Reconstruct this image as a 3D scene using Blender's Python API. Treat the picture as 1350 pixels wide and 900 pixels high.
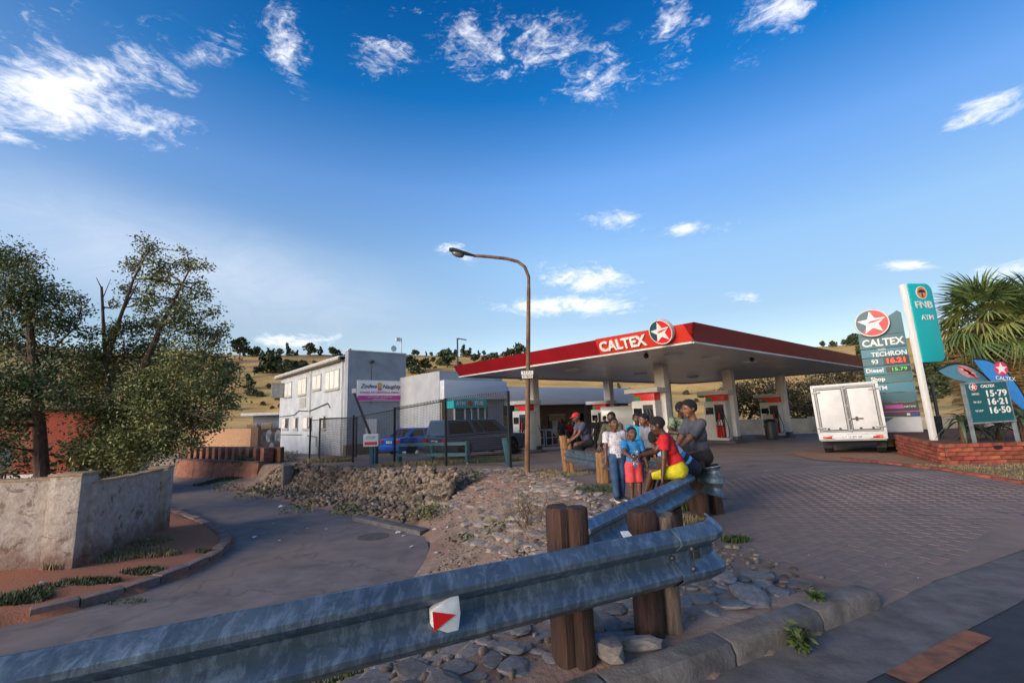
import bpy, bmesh, math, random
import numpy as np
from math import sin, cos, pi, radians, sqrt, atan2
from mathutils import Vector, Matrix, Euler
S = bpy.context.scene
for o in list(bpy.data.objects): bpy.data.objects.remove(o)
random.seed(7); RNG = np.random.default_rng(7)

# ------------------------------------------------------------------ camera
PITCH, ROLL, FPX, CAMH = radians(9.03), radians(2.035), 600.0, 1.5
CR = Matrix.Rotation(pi/2+PITCH, 3, 'X') @ Matrix.Rotation(-ROLL, 3, 'Z')
cd = bpy.data.cameras.new('camera'); cam = bpy.data.objects.new('camera', cd); S.collection.objects.link(cam)
cd.sensor_width = 36; cd.lens = 36*FPX/1350; cd.clip_start = .05; cd.clip_end = 3000
cam.matrix_world = Matrix.Translation((0, 0, CAMH)) @ CR.to_4x4()
S.camera = cam
cd.dof.use_dof = False

# ------------------------------------------------------------------ light
SUN_EL, SUN_AZ = radians(17), radians(231)     # low sun behind the camera on its left; azimuth clockwise from +Y
S.view_settings.view_transform = 'Standard'; S.view_settings.look = 'None'; S.view_settings.gamma = 1
S.view_settings.use_curve_mapping = False
S.view_settings.exposure = 0.70
S.render.engine = 'CYCLES'
sl = bpy.data.lights.new('sun', 'SUN'); sl.energy = 1.95; sl.angle = radians(28); sl.color = (1, .88, .74)
so = bpy.data.objects.new('sun', sl); S.collection.objects.link(so)
sd = Vector((sin(SUN_AZ)*cos(SUN_EL), cos(SUN_AZ)*cos(SUN_EL), sin(SUN_EL)))
so.rotation_euler = sd.to_track_quat('Z', 'Y').to_euler(); so.location = sd*60

W = bpy.data.worlds.new('World'); S.world = W; W.use_nodes = True
def node(nt, t, **kw):
    n = nt.nodes.new(t)
    for k, v in kw.items():
        if k == 'inp':
            for a, b in v.items():
                if isinstance(b, bpy.types.NodeSocket): nt.links.new(b, n.inputs[a])
                else: n.inputs[a].default_value = b
        else: setattr(n, k, v)
    return n
def math_(nt, op, a, b=0.0, c=0.0, clamp=False):
    return node(nt, 'ShaderNodeMath', operation=op, use_clamp=clamp, inp={0: a, 1: b, 2: c}).outputs[0]
def world():
    nt = W.node_tree; nt.nodes.clear()
    sky = node(nt, 'ShaderNodeTexSky', sky_type='NISHITA', sun_disc=False, sun_elevation=SUN_EL, sun_rotation=SUN_AZ,
               altitude=1500, air_density=1.0, dust_density=2.2, ozone_density=3.0)
    tc = node(nt, 'ShaderNodeTexCoord')
    sp = node(nt, 'ShaderNodeSeparateXYZ', inp={0: tc.outputs['Generated']})
    az = math_(nt, 'ARCTAN2', sp.outputs[0], sp.outputs[1]); el = math_(nt, 'ARCSINE', sp.outputs[2])
    v = node(nt, 'ShaderNodeCombineXYZ', inp={0: az, 1: el}).outputs[0]
    # cloud cover: a list of (azimuth, elevation, half width, half height, tilt, strength) in degrees, wispy fBm inside
    blobs = CLOUDS
    cover = None
    for a, e, rx, ry, rot, s in blobs:
        m = node(nt, 'ShaderNodeMapping', vector_type='TEXTURE', inp={0: v, 1: (radians(a), radians(e), 0), 2: (0, 0, radians(rot)), 3: (radians(rx), radians(ry), 1)})
        l = node(nt, 'ShaderNodeVectorMath', operation='LENGTH', inp={0: m.outputs[0]}).outputs['Value']
        f = node(nt, 'ShaderNodeMapRange', interpolation_type='SMOOTHSTEP', inp={0: l, 1: 1.55, 2: 0.0, 3: 0.0, 4: s}).outputs[0]
        cover = f if cover is None else math_(nt, 'MAXIMUM', cover, f)
    # the rest of the sky (outside this view) carries the same kind of scattered cloud
    side = math_(nt, 'GREATER_THAN', math_(nt, 'ABSOLUTE', az), radians(60))
    big = node(nt, 'ShaderNodeTexNoise', inp={'Vector': v, 'Scale': 2.2, 'Detail': 2.0}).outputs[0]
    rest = math_(nt, 'MULTIPLY', node(nt, 'ShaderNodeMapRange', inp={0: big, 1: .52, 2: .75, 3: 0, 4: .9}).outputs[0], side)
    cover = math_(nt, 'MAXIMUM', cover, rest)
    mp = node(nt, 'ShaderNodeMapping', inp={0: v, 2: (0, 0, radians(-28)), 3: (1.0, 2.3, 1)})
    n1 = node(nt, 'ShaderNodeTexNoise', inp={'Vector': mp.outputs[0], 'Scale': 7.0, 'Detail': 10.0, 'Roughness': .66, 'Distortion': .9}).outputs[0]
    n2 = node(nt, 'ShaderNodeTexNoise', inp={'Vector': mp.outputs[0], 'Scale': 34.0, 'Detail': 6.0, 'Roughness': .6, 'Distortion': 1.2}).outputs[0]
    nn = math_(nt, 'ADD', math_(nt, 'MULTIPLY', n1, .7), math_(nt, 'MULTIPLY', n2, .3))
    dens = math_(nt, 'ADD', cover, math_(nt, 'MULTIPLY', math_(nt, 'SUBTRACT', nn, .5), 3.6))
    alpha = node(nt, 'ShaderNodeMapRange', interpolation_type='SMOOTHSTEP', inp={0: dens, 1: .28, 2: 1.25, 3: 0, 4: .95}).outputs[0]
    alpha = math_(nt, 'MULTIPLY', alpha, node(nt, 'ShaderNodeMapRange', inp={0: cover, 1: 0.02, 2: .25}).outputs[0])
    # thin veil of high cloud low on the left
    vm = node(nt, 'ShaderNodeMapping', vector_type='TEXTURE', inp={0: v, 1: (radians(-36), radians(16), 0), 2: (0, 0, radians(-8)), 3: (radians(30), radians(7), 1)})
    vl = node(nt, 'ShaderNodeVectorMath', operation='LENGTH', inp={0: vm.outputs[0]}).outputs['Value']
    veil = node(nt, 'ShaderNodeMapRange', interpolation_type='SMOOTHSTEP', inp={0: vl, 1: 1.2, 2: 0, 3: 0, 4: .42}).outputs[0]
    veil = math_(nt, 'MULTIPLY', veil, math_(nt, 'ADD', n1, .25))
    hs = node(nt, 'ShaderNodeHueSaturation', inp={'Hue': .5, 'Saturation': SKY_SAT, 'Value': 1.0, 'Color': sky.outputs[0]})
    gm = node(nt, 'ShaderNodeGamma', inp={0: hs.outputs[0], 1: SKY_GAMMA})
    # deep polarised blue overhead paling towards the horizon, the same all the way round
    rp = node(nt, 'ShaderNodeValToRGB', inp={0: math_(nt, 'DIVIDE', el, pi/2, clamp=True)}); cr = rp.color_ramp
    K = [(0, 1.9, 1.3, .97), (11, 2.0, 1.35, 1.0), (18.5, 2.6, 1.85, 1.38), (27.5, 2.0, 1.85, 1.75), (37, .18, 1.22, 1.56), (45, .07, .92, 1.32), (90, .07, .88, 1.2)]
    while len(cr.elements) < len(K): cr.elements.new(.5)
    for e_, (d_, r_, g_, b_) in zip(cr.elements, K): e_.position = d_/90; e_.color = (r_/3, g_/3, b_/3, 1)
    tint = node(nt, 'ShaderNodeVectorMath', operation='SCALE', inp={0: rp.outputs[0], 3: 3.0}).outputs[0]
    # the half of the sky towards the sun is paler, as real skies are
    dt_ = node(nt, 'ShaderNodeVectorMath', operation='DOT_PRODUCT', inp={0: tc.outputs['Generated'], 1: (sin(SUN_AZ), cos(SUN_AZ), 0.15)}).outputs['Value']
    sw = node(nt, 'ShaderNodeMapRange', interpolation_type='SMOOTHSTEP', inp={0: dt_, 1: -.1, 2: .75}).outputs[0]
    tint = node(nt, 'ShaderNodeMix', data_type='VECTOR', inp={0: sw, 4: tint, 5: (1.9, 1.6, 1.35)}).outputs[1]
    anti = node(nt, 'ShaderNodeMapRange', interpolation_type='SMOOTHSTEP', inp={0: dt_, 1: -.55, 2: -1.0, 3: 1.0, 4: .72}).outputs[0]
    skyc = node(nt, 'ShaderNodeVectorMath', operation='MULTIPLY', inp={0: gm.outputs[0], 1: tint}).outputs[0]
    skyc = node(nt, 'ShaderNodeVectorMath', operation='SCALE', inp={0: skyc, 3: anti}).outputs[0]
    mx = node(nt, 'ShaderNodeMix', data_type='RGBA', inp={0: math_(nt, 'MAXIMUM', alpha, veil, clamp=True), 6: skyc, 7: CLOUD_COL})
    bg = node(nt, 'ShaderNodeBackground', inp={0: mx.outputs[2], 1: SKY_STR})
    out = node(nt, 'ShaderNodeOutputWorld', inp={0: bg.outputs[0]})
SKY_SAT, SKY_GAMMA, SKY_STR = 1.1, 1.1, .098
CLOUD_COL = (7.2, 7.3, 7.9, 1)
CLOUDS = [
    (-48.7, 28.2, 7.2, 3.9, 36, 0.95),
    (-44.3, 31.2, 6.9, 3.1, 45, 0.78),
    (-41.1, 28.8, 5.1, 3.0, 1, 0.62),
    (-38.8, 33.5, 2.6, 1.8, -7, 0.60),
    (-27.9, 38.9, 3.1, 4.0, 37, 0.74),
    (-16.9, 40.2, 4.9, 2.9, 6, 0.56),
    (-3.4, 42.1, 8.2, 4.0, -15, 0.62),
    (4.2, 42.2, 8.4, 3.6, 1, 0.56),
    (12.8, 38.3, 6.7, 3.7, 5, 0.62),
    (23.3, 40.8, 3.7, 5.0, -35, 0.64),
    (35.4, 38.0, 5.5, 3.0, -10, 0.70),
    (32.4, 36.5, 4.3, 2.1, -3, 0.40),
    (49.0, 24.0, 2.6, 1.4, 5, 0.62),
    (-49.0, 34.5, 3.5, 1.2, 34, 0.35),
    (-34.3, 37.5, 5.0, 1.7, 30, 0.38),
    (-12.9, 44.2, 7.5, 1.5, 9, 0.36),
    (14.4, 22.8, 4.7, 1.6, -11, 0.85),
    (22.0, 20.8, 3.4, 1.0, -2, 0.70),
    (25.8, 20.3, 2.9, 1.0, -3, 0.65),
    (10.0, 16.1, 7.9, 2.2, -10, 1.05),
    (6.5, 13.4, 9.4, 1.6, -5, 1.05),
    (-25.3, 9.3, 4.9, 1.1, 2, 1.00),
    (42.1, 12.6, 2.4, 0.6, -14, 0.95),
    (48.3, 10.7, 2.7, 1.0, 3, 0.95),
    (28.4, 11.9, 2.5, 0.8, -9, 0.80),
    (-7.0, 20.4, 4.3, 1.3, -19, 0.70),
    (-37.1, 35.7, 1.9, 0.7, 33, 0.50),
    (-40.0, 26.8, 2.6, 0.8, 5, 0.60),
]
world()

# ------------------------------------------------------------------ materials
def lin(h):
    if not isinstance(h, str): return tuple(h)
    c = [int(h[i:i+2], 16)/255 for i in (0, 2, 4)]
    return tuple(x/12.92 if x <= .04045 else ((x+.055)/1.055)**2.4 for x in c)
MATS = {}
def mat(name, col, rough=.7, metal=0.0, var=.18, scale=6.0, col2=None, bump=0.0, bscale=60.0, isl=0.0, emit=0.0, coat=0.0, stretch=None, lo=.35, hi=.65, fn=None, trans=0.0):
    if name in MATS: return MATS[name]
    m = bpy.data.materials.new(name); m.use_nodes = True; nt = m.node_tree
    b = nt.nodes['Principled BSDF']; c = lin(col)
    c2 = lin(col2) if col2 else tuple(x*(1-2*var) for x in c)
    b.inputs['Roughness'].default_value = rough; b.inputs['Metallic'].default_value = metal
    if coat: b.inputs['Coat Weight'].default_value = coat
    if trans: b.inputs['Transmission Weight'].default_value = trans
    tc = node(nt, 'ShaderNodeTexCoord'); vec = tc.outputs['Object']
    if stretch: vec = node(nt, 'ShaderNodeMapping', inp={0: vec, 3: stretch}).outputs[0]
    nz = node(nt, 'ShaderNodeTexNoise', inp={'Vector': vec, 'Scale': scale, 'Detail': 7.0, 'Roughness': .62})
    f = node(nt, 'ShaderNodeMapRange', inp={0: nz.outputs[0], 1: lo, 2: hi}).outputs[0]
    mx = node(nt, 'ShaderNodeMix', data_type='RGBA', inp={0: f, 6: c2+(1,), 7: c+(1,)})
    cc = mx.outputs[2]
    if isl:
        g = node(nt, 'ShaderNodeNewGeometry'); oi = node(nt, 'ShaderNodeObjectInfo')
        r = math_(nt, 'FRACT', math_(nt, 'ADD', g.outputs['Random Per Island'], oi.outputs['Random']))
        val = node(nt, 'ShaderNodeMapRange', inp={0: r, 1: 0, 2: 1, 3: 1-isl, 4: 1+isl}).outputs[0]
        hue = node(nt, 'ShaderNodeMapRange', inp={0: math_(nt, 'FRACT', math_(nt, 'MULTIPLY', r, 7.31)), 1: 0, 2: 1, 3: .5-.03*isl, 4: .5+.03*isl}).outputs[0]
        cc = node(nt, 'ShaderNodeHueSaturation', inp={'Hue': hue, 'Value': val, 'Color': cc}).outputs[0]
    if fn: cc = fn(nt, tc, cc, b)
    nt.links.new(cc, b.inputs['Base Color'])
    if emit:
        nt.links.new(cc, b.inputs['Emission Color']); b.inputs['Emission Strength'].default_value = emit
    if bump:
        n2 = node(nt, 'ShaderNodeTexNoise', inp={'Vector': vec, 'Scale': bscale, 'Detail': 6.0, 'Roughness': .65})
        bp = node(nt, 'ShaderNodeBump', inp={'Strength': min(1, bump), 'Distance': .02*max(1, bump), 'Height': n2.outputs[0]})
        nt.links.new(bp.outputs[0], b.inputs['Normal'])
    MATS[name] = m
    return m

# ------------------------------------------------------------------ object helpers
COL = S.collection
def tag(o, label=None, cat=None, group=None, kind=None):
    if label: o['label'] = label
    if cat: o['category'] = cat
    if group: o['group'] = group
    if kind: o['kind'] = kind
    return o
def thing(name, label, cat, loc=(0, 0, 0), rz=0, group=None, tilt=(0, 0)):
    o = bpy.data.objects.new(name, None); COL.objects.link(o); o.empty_display_size = .1
    o.location = loc; o.rotation_euler = (tilt[0], tilt[1], rz)
    return tag(o, label, cat, group)
def wm(o): return wm(o.parent) @ o.matrix_basis if o.parent else o.matrix_basis.copy()
def link(name, me, m, parent=None, loc=None):
    o = bpy.data.objects.new(name, me); COL.objects.link(o)
    if m is not None and not me.materials: me.materials.append(m)
    if parent: o.parent = parent
    if loc is not None: o.location = loc
    return o
class MB:
    """collects shapes; build() links them as ONE mesh object (verts in the parent's space unless world=True)"""
    def __init__(s): s.v = []; s.f = []; s.mi = []; s.T = Matrix.Identity(4); s.m = 0
    def add(s, vs, fs, T=None):
        n = len(s.v); T = s.T @ T if T is not None else s.T
        s.v.extend([(T @ Vector(p))[:] for p in vs]); s.f.extend([[i+n for i in f] for f in fs]); s.mi.extend([s.m]*len(fs)); return s
    def box(s, c, d, T=None, rz=0, taper=1.0):
        x, y, z = d[0]/2, d[1]/2, d[2]/2
        vs = [(-x, -y, -z), (x, -y, -z), (x, y, -z), (-x, y, -z)]+[(a*taper, b*taper, z) for a, b in ((-x, -y), (x, -y), (x, y), (-x, y))]
        M = Matrix.Translation(c) @ Matrix.Rotation(rz, 4, 'Z')
        return s.add(vs, [(3, 2, 1, 0), (4, 5, 6, 7), (0, 1, 5, 4), (1, 2, 6, 5), (2, 3, 7, 6), (3, 0, 4, 7)], (T @ M) if T is not None else M)
    def bar(s, a, b, w, h=None, up=(0, 0, 1)):
        a, b = Vector(a), Vector(b); d = b-a; L = d.length; d.normalize(); u = Vector(up)
        if abs(d.dot(u)) > .98: u = Vector((0, 1, 0))
        r = d.cross(u).normalized(); u = r.cross(d); h = h or w
        vs = [(p+r*i*w/2+u*j*h/2)[:] for p in (a, b) for i, j in ((-1, -1), (1, -1), (1, 1), (-1, 1))]
        return s.add(vs, [(3, 2, 1, 0), (4, 5, 6, 7), (0, 1, 5, 4), (1, 2, 6, 5), (2, 3, 7, 6), (3, 0, 4, 7)])
    def tube(s, pts, r, n=8, cap=True):
        pts = [Vector(p) for p in pts]; k = len(pts); rs = r if hasattr(r, '__len__') else [r]*k
        vs = []; prev = None
        for i, p in enumerate(pts):
            d = (pts[min(i+1, k-1)]-pts[max(i-1, 0)]).normalized()
            if prev is None:
                u = Vector((0, 0, 1)) if abs(d.z) < .9 else Vector((0, 1, 0)); a = d.cross(u).normalized()
            else:
                a = prev-d*prev.dot(d); a = a.normalized() if a.length > 1e-6 else d.orthogonal().normalized()
            b = d.cross(a); prev = a
            for j in range(n):
                t = 2*pi*j/n; vs.append((p+(a*cos(t)+b*sin(t))*rs[i])[:])
        fs = [(i*n+j, i*n+(j+1) % n, (i+1)*n+(j+1) % n, (i+1)*n+j) for i in range(k-1) for j in range(n)]
        if cap: fs += [tuple(range(n))[::-1], tuple((k-1)*n+j for j in range(n))]
        return s.add(vs, fs)
    def lathe(s, prof, n=16, T=None):
        vs = [(r*cos(2*pi*j/n), r*sin(2*pi*j/n), z) for r, z in prof for j in range(n)]; k = len(prof)
        fs = [(i*n+j, i*n+(j+1) % n, (i+1)*n+(j+1) % n, (i+1)*n+j) for i in range(k-1) for j in range(n)]
        fs += [tuple(range(n))[::-1], tuple((k-1)*n+j for j in range(n))]
        return s.add(vs, fs, T)
    def prism(s, poly, h, T=None):
        n = len(poly); a = sum(poly[i][0]*poly[(i+1) % n][1]-poly[(i+1) % n][0]*poly[i][1] for i in range(n))
        if a < 0: poly = poly[::-1]
        vs = [(x, y, 0) for x, y in poly]+[(x, y, h) for x, y in poly]
        return s.add(vs, [tuple(range(n))[::-1], tuple(range(n, 2*n))]+[(i, (i+1) % n, n+(i+1) % n, n+i) for i in range(n)], T)
    def ball(s, c, r, nu=10, nv=6, T=None):
        r = r if hasattr(r, '__len__') else (r, r, r); vs = [(c[0], c[1], c[2]-r[2])]
        for i in range(1, nv):
            a = -pi/2+pi*i/nv
            vs += [(c[0]+r[0]*cos(a)*cos(2*pi*j/nu), c[1]+r[1]*cos(a)*sin(2*pi*j/nu), c[2]+r[2]*sin(a)) for j in range(nu)]
        vs.append((c[0], c[1], c[2]+r[2])); e = len(vs)-1; fs = []
        for j in range(nu):
            k = (j+1) % nu; fs.append((0, 1+k, 1+j)); fs.append((e, e-nu+j, e-nu+k))
            for i in range(nv-2): fs.append((1+i*nu+j, 1+i*nu+k, 1+(i+1)*nu+k, 1+(i+1)*nu+j))
        return s.add(vs, fs, T)
    def mesh(s, name='m', mats=()):
        me = bpy.data.meshes.new(name); me.from_pydata(s.v, [], s.f)
        for m in mats: me.materials.append(m)
        if len(mats) > 1: me.polygons.foreach_set('material_index', s.mi)
        me.update(); return me
    def build(s, name, m, parent=None, world=False, smooth=False, bevel=0, label=None, seg=2):
        if world and parent:
            I = wm(parent).inverted(); s.v = [(I @ Vector(p))[:] for p in s.v]
        ms = m if isinstance(m, (list, tuple)) else (m,)
        me = s.mesh(name, ms)
        if bevel:
            bm = bmesh.new(); bm.from_mesh(me); bmesh.ops.remove_doubles(bm, verts=bm.verts, dist=1e-5)
            es = [e for e in bm.edges if len(e.link_faces) == 2 and e.calc_face_angle(0) > .5]
            bmesh.ops.bevel(bm, geom=es, offset=bevel, segments=seg, affect='EDGES', profile=.6, clamp_overlap=True); bm.to_mesh(me); bm.free()
        if smooth or bevel:
            me.polygons.foreach_set('use_smooth', [True]*len(me.polygons)); me.set_sharp_from_angle(angle=radians(38))
        o = link(name, me, None, parent)
        if label: o['label'] = label
        return o
def npmesh(name, v, f, m, parent=None, smooth=False, mi=None):
    me = bpy.data.meshes.new(name); v = np.asarray(v, float).reshape(-1, 3); f = np.asarray(f)
    k = f.shape[1]; me.vertices.add(len(v)); me.vertices.foreach_set('co', v.ravel())
    me.loops.add(f.size); me.loops.foreach_set('vertex_index', f.ravel().astype(np.int32))
    me.polygons.add(len(f)); me.polygons.foreach_set('loop_start', np.arange(0, f.size, k, dtype=np.int32))
    if smooth: me.polygons.foreach_set('use_smooth', np.ones(len(f), bool))
    me.update(calc_edges=True); me.validate()
    ms = m if isinstance(m, (list, tuple)) else (m,)
    for x in ms: me.materials.append(x)
    if mi is not None: me.polygons.foreach_set('material_index', np.asarray(mi, np.int32))
    return link(name, me, None, parent)
def copy_tree(o, parent=None):
    c = o.copy(); COL.objects.link(c)
    if parent: c.parent = parent
    for ch in list(o.children): copy_tree(ch, c)
    return c
def frame3(o, x, y, z=None):
    x, y = Vector(x).normalized(), Vector(y).normalized(); z = Vector(z) if z is not None else x.cross(y)
    M = Matrix((x, y, z)).transposed().to_4x4(); M.translation = o; return M
FONT = None
def text(name, s, size, m, parent, T, depth=.004, bold=0.0, width=1.0, align='CENTER', shear=0.0, spacing=1.0):
    """lettering as real raised letters; T maps the text's own plane (x right, y up, z out) into the parent's space"""
    c = bpy.data.curves.new('t', 'FONT'); c.body = s; c.size = size; c.extrude = depth/2; c.offset = bold; c.align_x = align; c.align_y = 'CENTER'
    c.shear = shear; c.space_character = spacing; c.resolution_u = 3
    o = bpy.data.objects.new('t', c); COL.objects.link(o); bpy.context.view_layer.update()
    dg = bpy.context.evaluated_depsgraph_get(); me = bpy.data.meshes.new_from_object(o.evaluated_get(dg))
    bpy.data.objects.remove(o); bpy.data.curves.remove(c)
    me.transform(T @ Matrix.Translation((0, 0, depth/2)) @ Matrix.Diagonal((width, 1, 1, 1)))
    me.materials.clear(); me.materials.append(m); me.name = name
    return link(name, me, None, parent)
def ray(px, py): return CR @ Vector(((px-675)/FPX, -(py-450)/FPX, -1.0))
def atz(px, py, z):
    d = ray(px, py); t = (z-CAMH)/d.z; return Vector((d.x*t, d.y*t, z))
def aty(px, py, y):
    d = ray(px, py); t = y/d.y; return Vector((d.x*t, y, CAMH+d.z*t))
# ------------------------------------------------------------------ terrain
TH = .714; U = np.array([cos(TH), sin(TH)]); V = np.array([-U[1], U[0]]); C0 = np.array([5.11, 12.76])
UX = Vector((U[0], U[1], 0)); VX = Vector((V[0], V[1], 0)); ZX = Vector((0, 0, 1))
def cs(c, s, z=0.0): q = C0+U*c+V*s; return Vector((q[0], q[1], z))
RD = np.array([.896, .443]); RN = np.array([.443, -.896])          # along the main road, and from the kerb out to the road
KB = np.array([1.62, 3.10])
RB = np.array([(-16, -5), (-8, -1.2), (-4.4, 2.2), (-2.7, 4.6), (-2.0, 6.8), (-1.75, 9), (-2.0, 10.9), (-3.4, 12.5), (-6.2, 14.9), (-9.4, 17.6), (-12.1, 20.0), (-17.2, 23.6), (-27, 31)], float)
LB = np.array([(-22, 3.5), (-13, 5.2), (-9, 6.2), (-7.3, 6.85), (-6.5, 7.7), (-6.05, 9.1), (-6.3, 10.6), (-7.3, 11.9), (-9.0, 13.5), (-12.1, 16.1), (-18.5, 21.2), (-28, 28.5)], float)
def smooth_poly(p, k=3):
    for _ in range(k):
        q = [p[0]]
        for a, b in zip(p[:-1], p[1:]): q += [a*.75+b*.25, a*.25+b*.75]
        q.append(p[-1]); p = np.array(q)
    return p
RBs, LBs = smooth_poly(RB, 2), smooth_poly(LB, 2)
def pdist(x, y, P):
    d = np.full(x.shape, 1e9)
    for a, b in zip(P[:-1], P[1:]):
        e = b-a; t = np.clip(((x-a[0])*e[0]+(y-a[1])*e[1])/(e@e), 0, 1)
        d = np.minimum(d, np.hypot(x-a[0]-e[0]*t, y-a[1]-e[1]*t))
    return d
def inpoly(x, y, P):
    c = np.zeros(x.shape, bool); n = len(P)
    for i in range(n):
        a, b = P[i], P[(i+1) % n]
        if a[1] == b[1]: continue
        k = ((a[1] > y) != (b[1] > y)) & (x < (b[0]-a[0])*(y-a[1])/(b[1]-a[1])+a[0]); c ^= k
    return c
SPOLY = np.concatenate([LBs, RBs[::-1]])
ss = lambda a, b, t: (lambda q: q*q*(3-2*q))(np.clip((t-a)/(b-a), 0, 1))
def vnoise(x, y, s, seed=0):
    x = np.asarray(x)*s; y = np.asarray(y)*s; xi = np.floor(x).astype(np.int64); yi = np.floor(y).astype(np.int64)
    fx = x-xi; fy = y-yi; fx = fx*fx*(3-2*fx); fy = fy*fy*(3-2*fy)
    def h(a, b):
        n = (a*374761393+b*668265263+seed*1442695041) & 0x7fffffff; n = ((n ^ (n >> 13))*1274126177) & 0x7fffffff
        return ((n ^ (n >> 16)) & 0xffff)/65535.0
    return (h(xi, yi)*(1-fx)+h(xi+1, yi)*fx)*(1-fy)+(h(xi, yi+1)*(1-fx)+h(xi+1, yi+1)*fx)*fy
def fbm(x, y, s, o=4, seed=0):
    r = 0; a = .5
    for i in range(o): r = r+a*(vnoise(x, y, s*2**i, seed+i)-.5); a *= .5
    return r
def zup(x, y):
    x, y = np.asarray(x, float), np.asarray(y, float)
    r = .14*ss(3, 9, y)*ss(3, 7.5, x)
    return r-.032*np.maximum(0, np.minimum(y, 45)-9)
def zlow(x, y):
    y = np.asarray(y, float); return -1.2-.012*np.maximum(0, np.minimum(y, 50)-12)
def site(x, y):
    x, y = np.asarray(x, float), np.asarray(y, float)
    i = inpoly(x, y, SPOLY); dR = pdist(x, y, RBs); dL = pdist(x, y, LBs)
    zu, zl = zup(x, y), zlow(x, y); kb = (x-KB[0])*RN[0]+(y-KB[1])*RN[1]
    verge = ss(-.25, -.05, kb)*0
    # kerbed verge beside the main road stands a little proud of it
    al = (x-KB[0])*RD[0]+(y-KB[1])*RD[1]
    zu = np.where((kb > -.12) & (y < 9) & (kb < 1), zu-.03, zu)
    zu = np.where((kb < -.10) & (y < 7), zu+.125*ss(1.7, .3, al)*ss(-4.5, -2.2, kb)*(kb > -6), zu)
    n = fbm(x, y, .9, 4, 3)
    g = ss(-2.2, -3.6, x)*ss(11, 12.2, y)
    t = np.clip(dR/3.0, 0, 1); soft = zl+(zu-zl)*(t*.65+.35*ss(0, 1, t))+n*.22*ss(0, .6, dR)*(1-t)
    heap = zl+.24*ss(0, 1.1, dR)+n*.22*ss(0, .5, dR)
    wall = heap+(zu-heap)*ss(1.32, 1.62, dR)
    right = soft*(1-g)+wall*g
    left = zl+.10+.045*np.minimum(dL, 4)+n*.06
    r = np.where(dL < dR, left, right)
    return np.where(i, zl-.06, r)
def hill(x, y):
    x, y = np.asarray(x, float), np.asarray(y, float); r = np.hypot(x, y); a = np.arctan2(x, y)
    ridge = 41-4.5*ss(.2,.6,a)+4.0*fbm(a*4, a*0+3, 1.2, 3, 11)*2-2.5*ss(.1, .9, a)+3.0*ss(-.5, -1.1, a)+5*ss(.75, 1.0, a)
    h = -1.6+(ridge+1.6)*ss(60, 330, r)**.9+fbm(x, y, .012, 4, 21)*9*ss(60, 150, r)*ss(420, 250, r)+fbm(x, y, .05, 3, 5)*1.6*ss(60, 120, r)
    return h-ss(360, 900, r)*25
def ax(a, b, f0, f1, s, big):
    c = list(np.arange(f0, f1+1e-6, s)); lo = []; st = s; t = f0
    while t > a: st = min(st*1.25, big); t -= st; lo.append(t)
    hi = []; st = s; t = f1
    while t < b: st = min(st*1.25, big); t += st; hi.append(t)
    return np.array(lo[::-1]+c+hi)
def gridmesh(name, xs, ys, fz, m, keep=None):
    X, Y = np.meshgrid(xs, ys); Z = fz(X, Y); nx, ny = len(xs), len(ys)
    k = np.arange(nx*ny).reshape(ny, nx); f = np.stack([k[:-1, :-1], k[:-1, 1:], k[1:, 1:], k[1:, :-1]], -1).reshape(-1, 4)
    if keep is not None:
        c = keep((X[:-1, :-1]+X[1:, 1:])/2, (Y[:-1, :-1]+Y[1:, 1:])/2).ravel(); f = f[c]
    return npmesh(name, np.stack([X, Y, Z], -1).reshape(-1, 3), f, m, smooth=True)
def dirtfn(nt, tc, cc, b):
    n = node(nt, 'ShaderNodeTexNoise', inp={'Vector': tc.outputs['Object'], 'Scale': .55, 'Detail': 5.0})
    f = node(nt, 'ShaderNodeMapRange', inp={0: n.outputs[0], 1: .42, 2: .6}).outputs[0]
    sp = node(nt, 'ShaderNodeSeparateXYZ', inp={0: tc.outputs['Object']})
    left = node(nt, 'ShaderNodeMapRange', inp={0: math_(nt, 'ADD', sp.outputs[0], sp.outputs[1]), 1: 6.2, 2: 4.6}).outputs[0]
    left = math_(nt, 'MULTIPLY', left, node(nt, 'ShaderNodeMapRange', inp={0: sp.outputs[0], 1: -3.0, 2: -5.0}).outputs[0])
    f = math_(nt, 'MAXIMUM', math_(nt, 'MULTIPLY', f, .28), left)
    return node(nt, 'ShaderNodeMix', data_type='RGBA', inp={0: f, 6: cc, 7: lin('9a6044')+(1,)}).outputs[2]
M_DIRT = mat('dirt', '958171', .95, col2='6e5c50', scale=3, bump=.8, bscale=28, fn=dirtfn)
g = gridmesh('ground', ax(-75, 75, -15, 14, .22, 5), ax(-40, 75, -1, 26, .22, 5), site, M_DIRT); tag(g, kind='structure')
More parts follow.
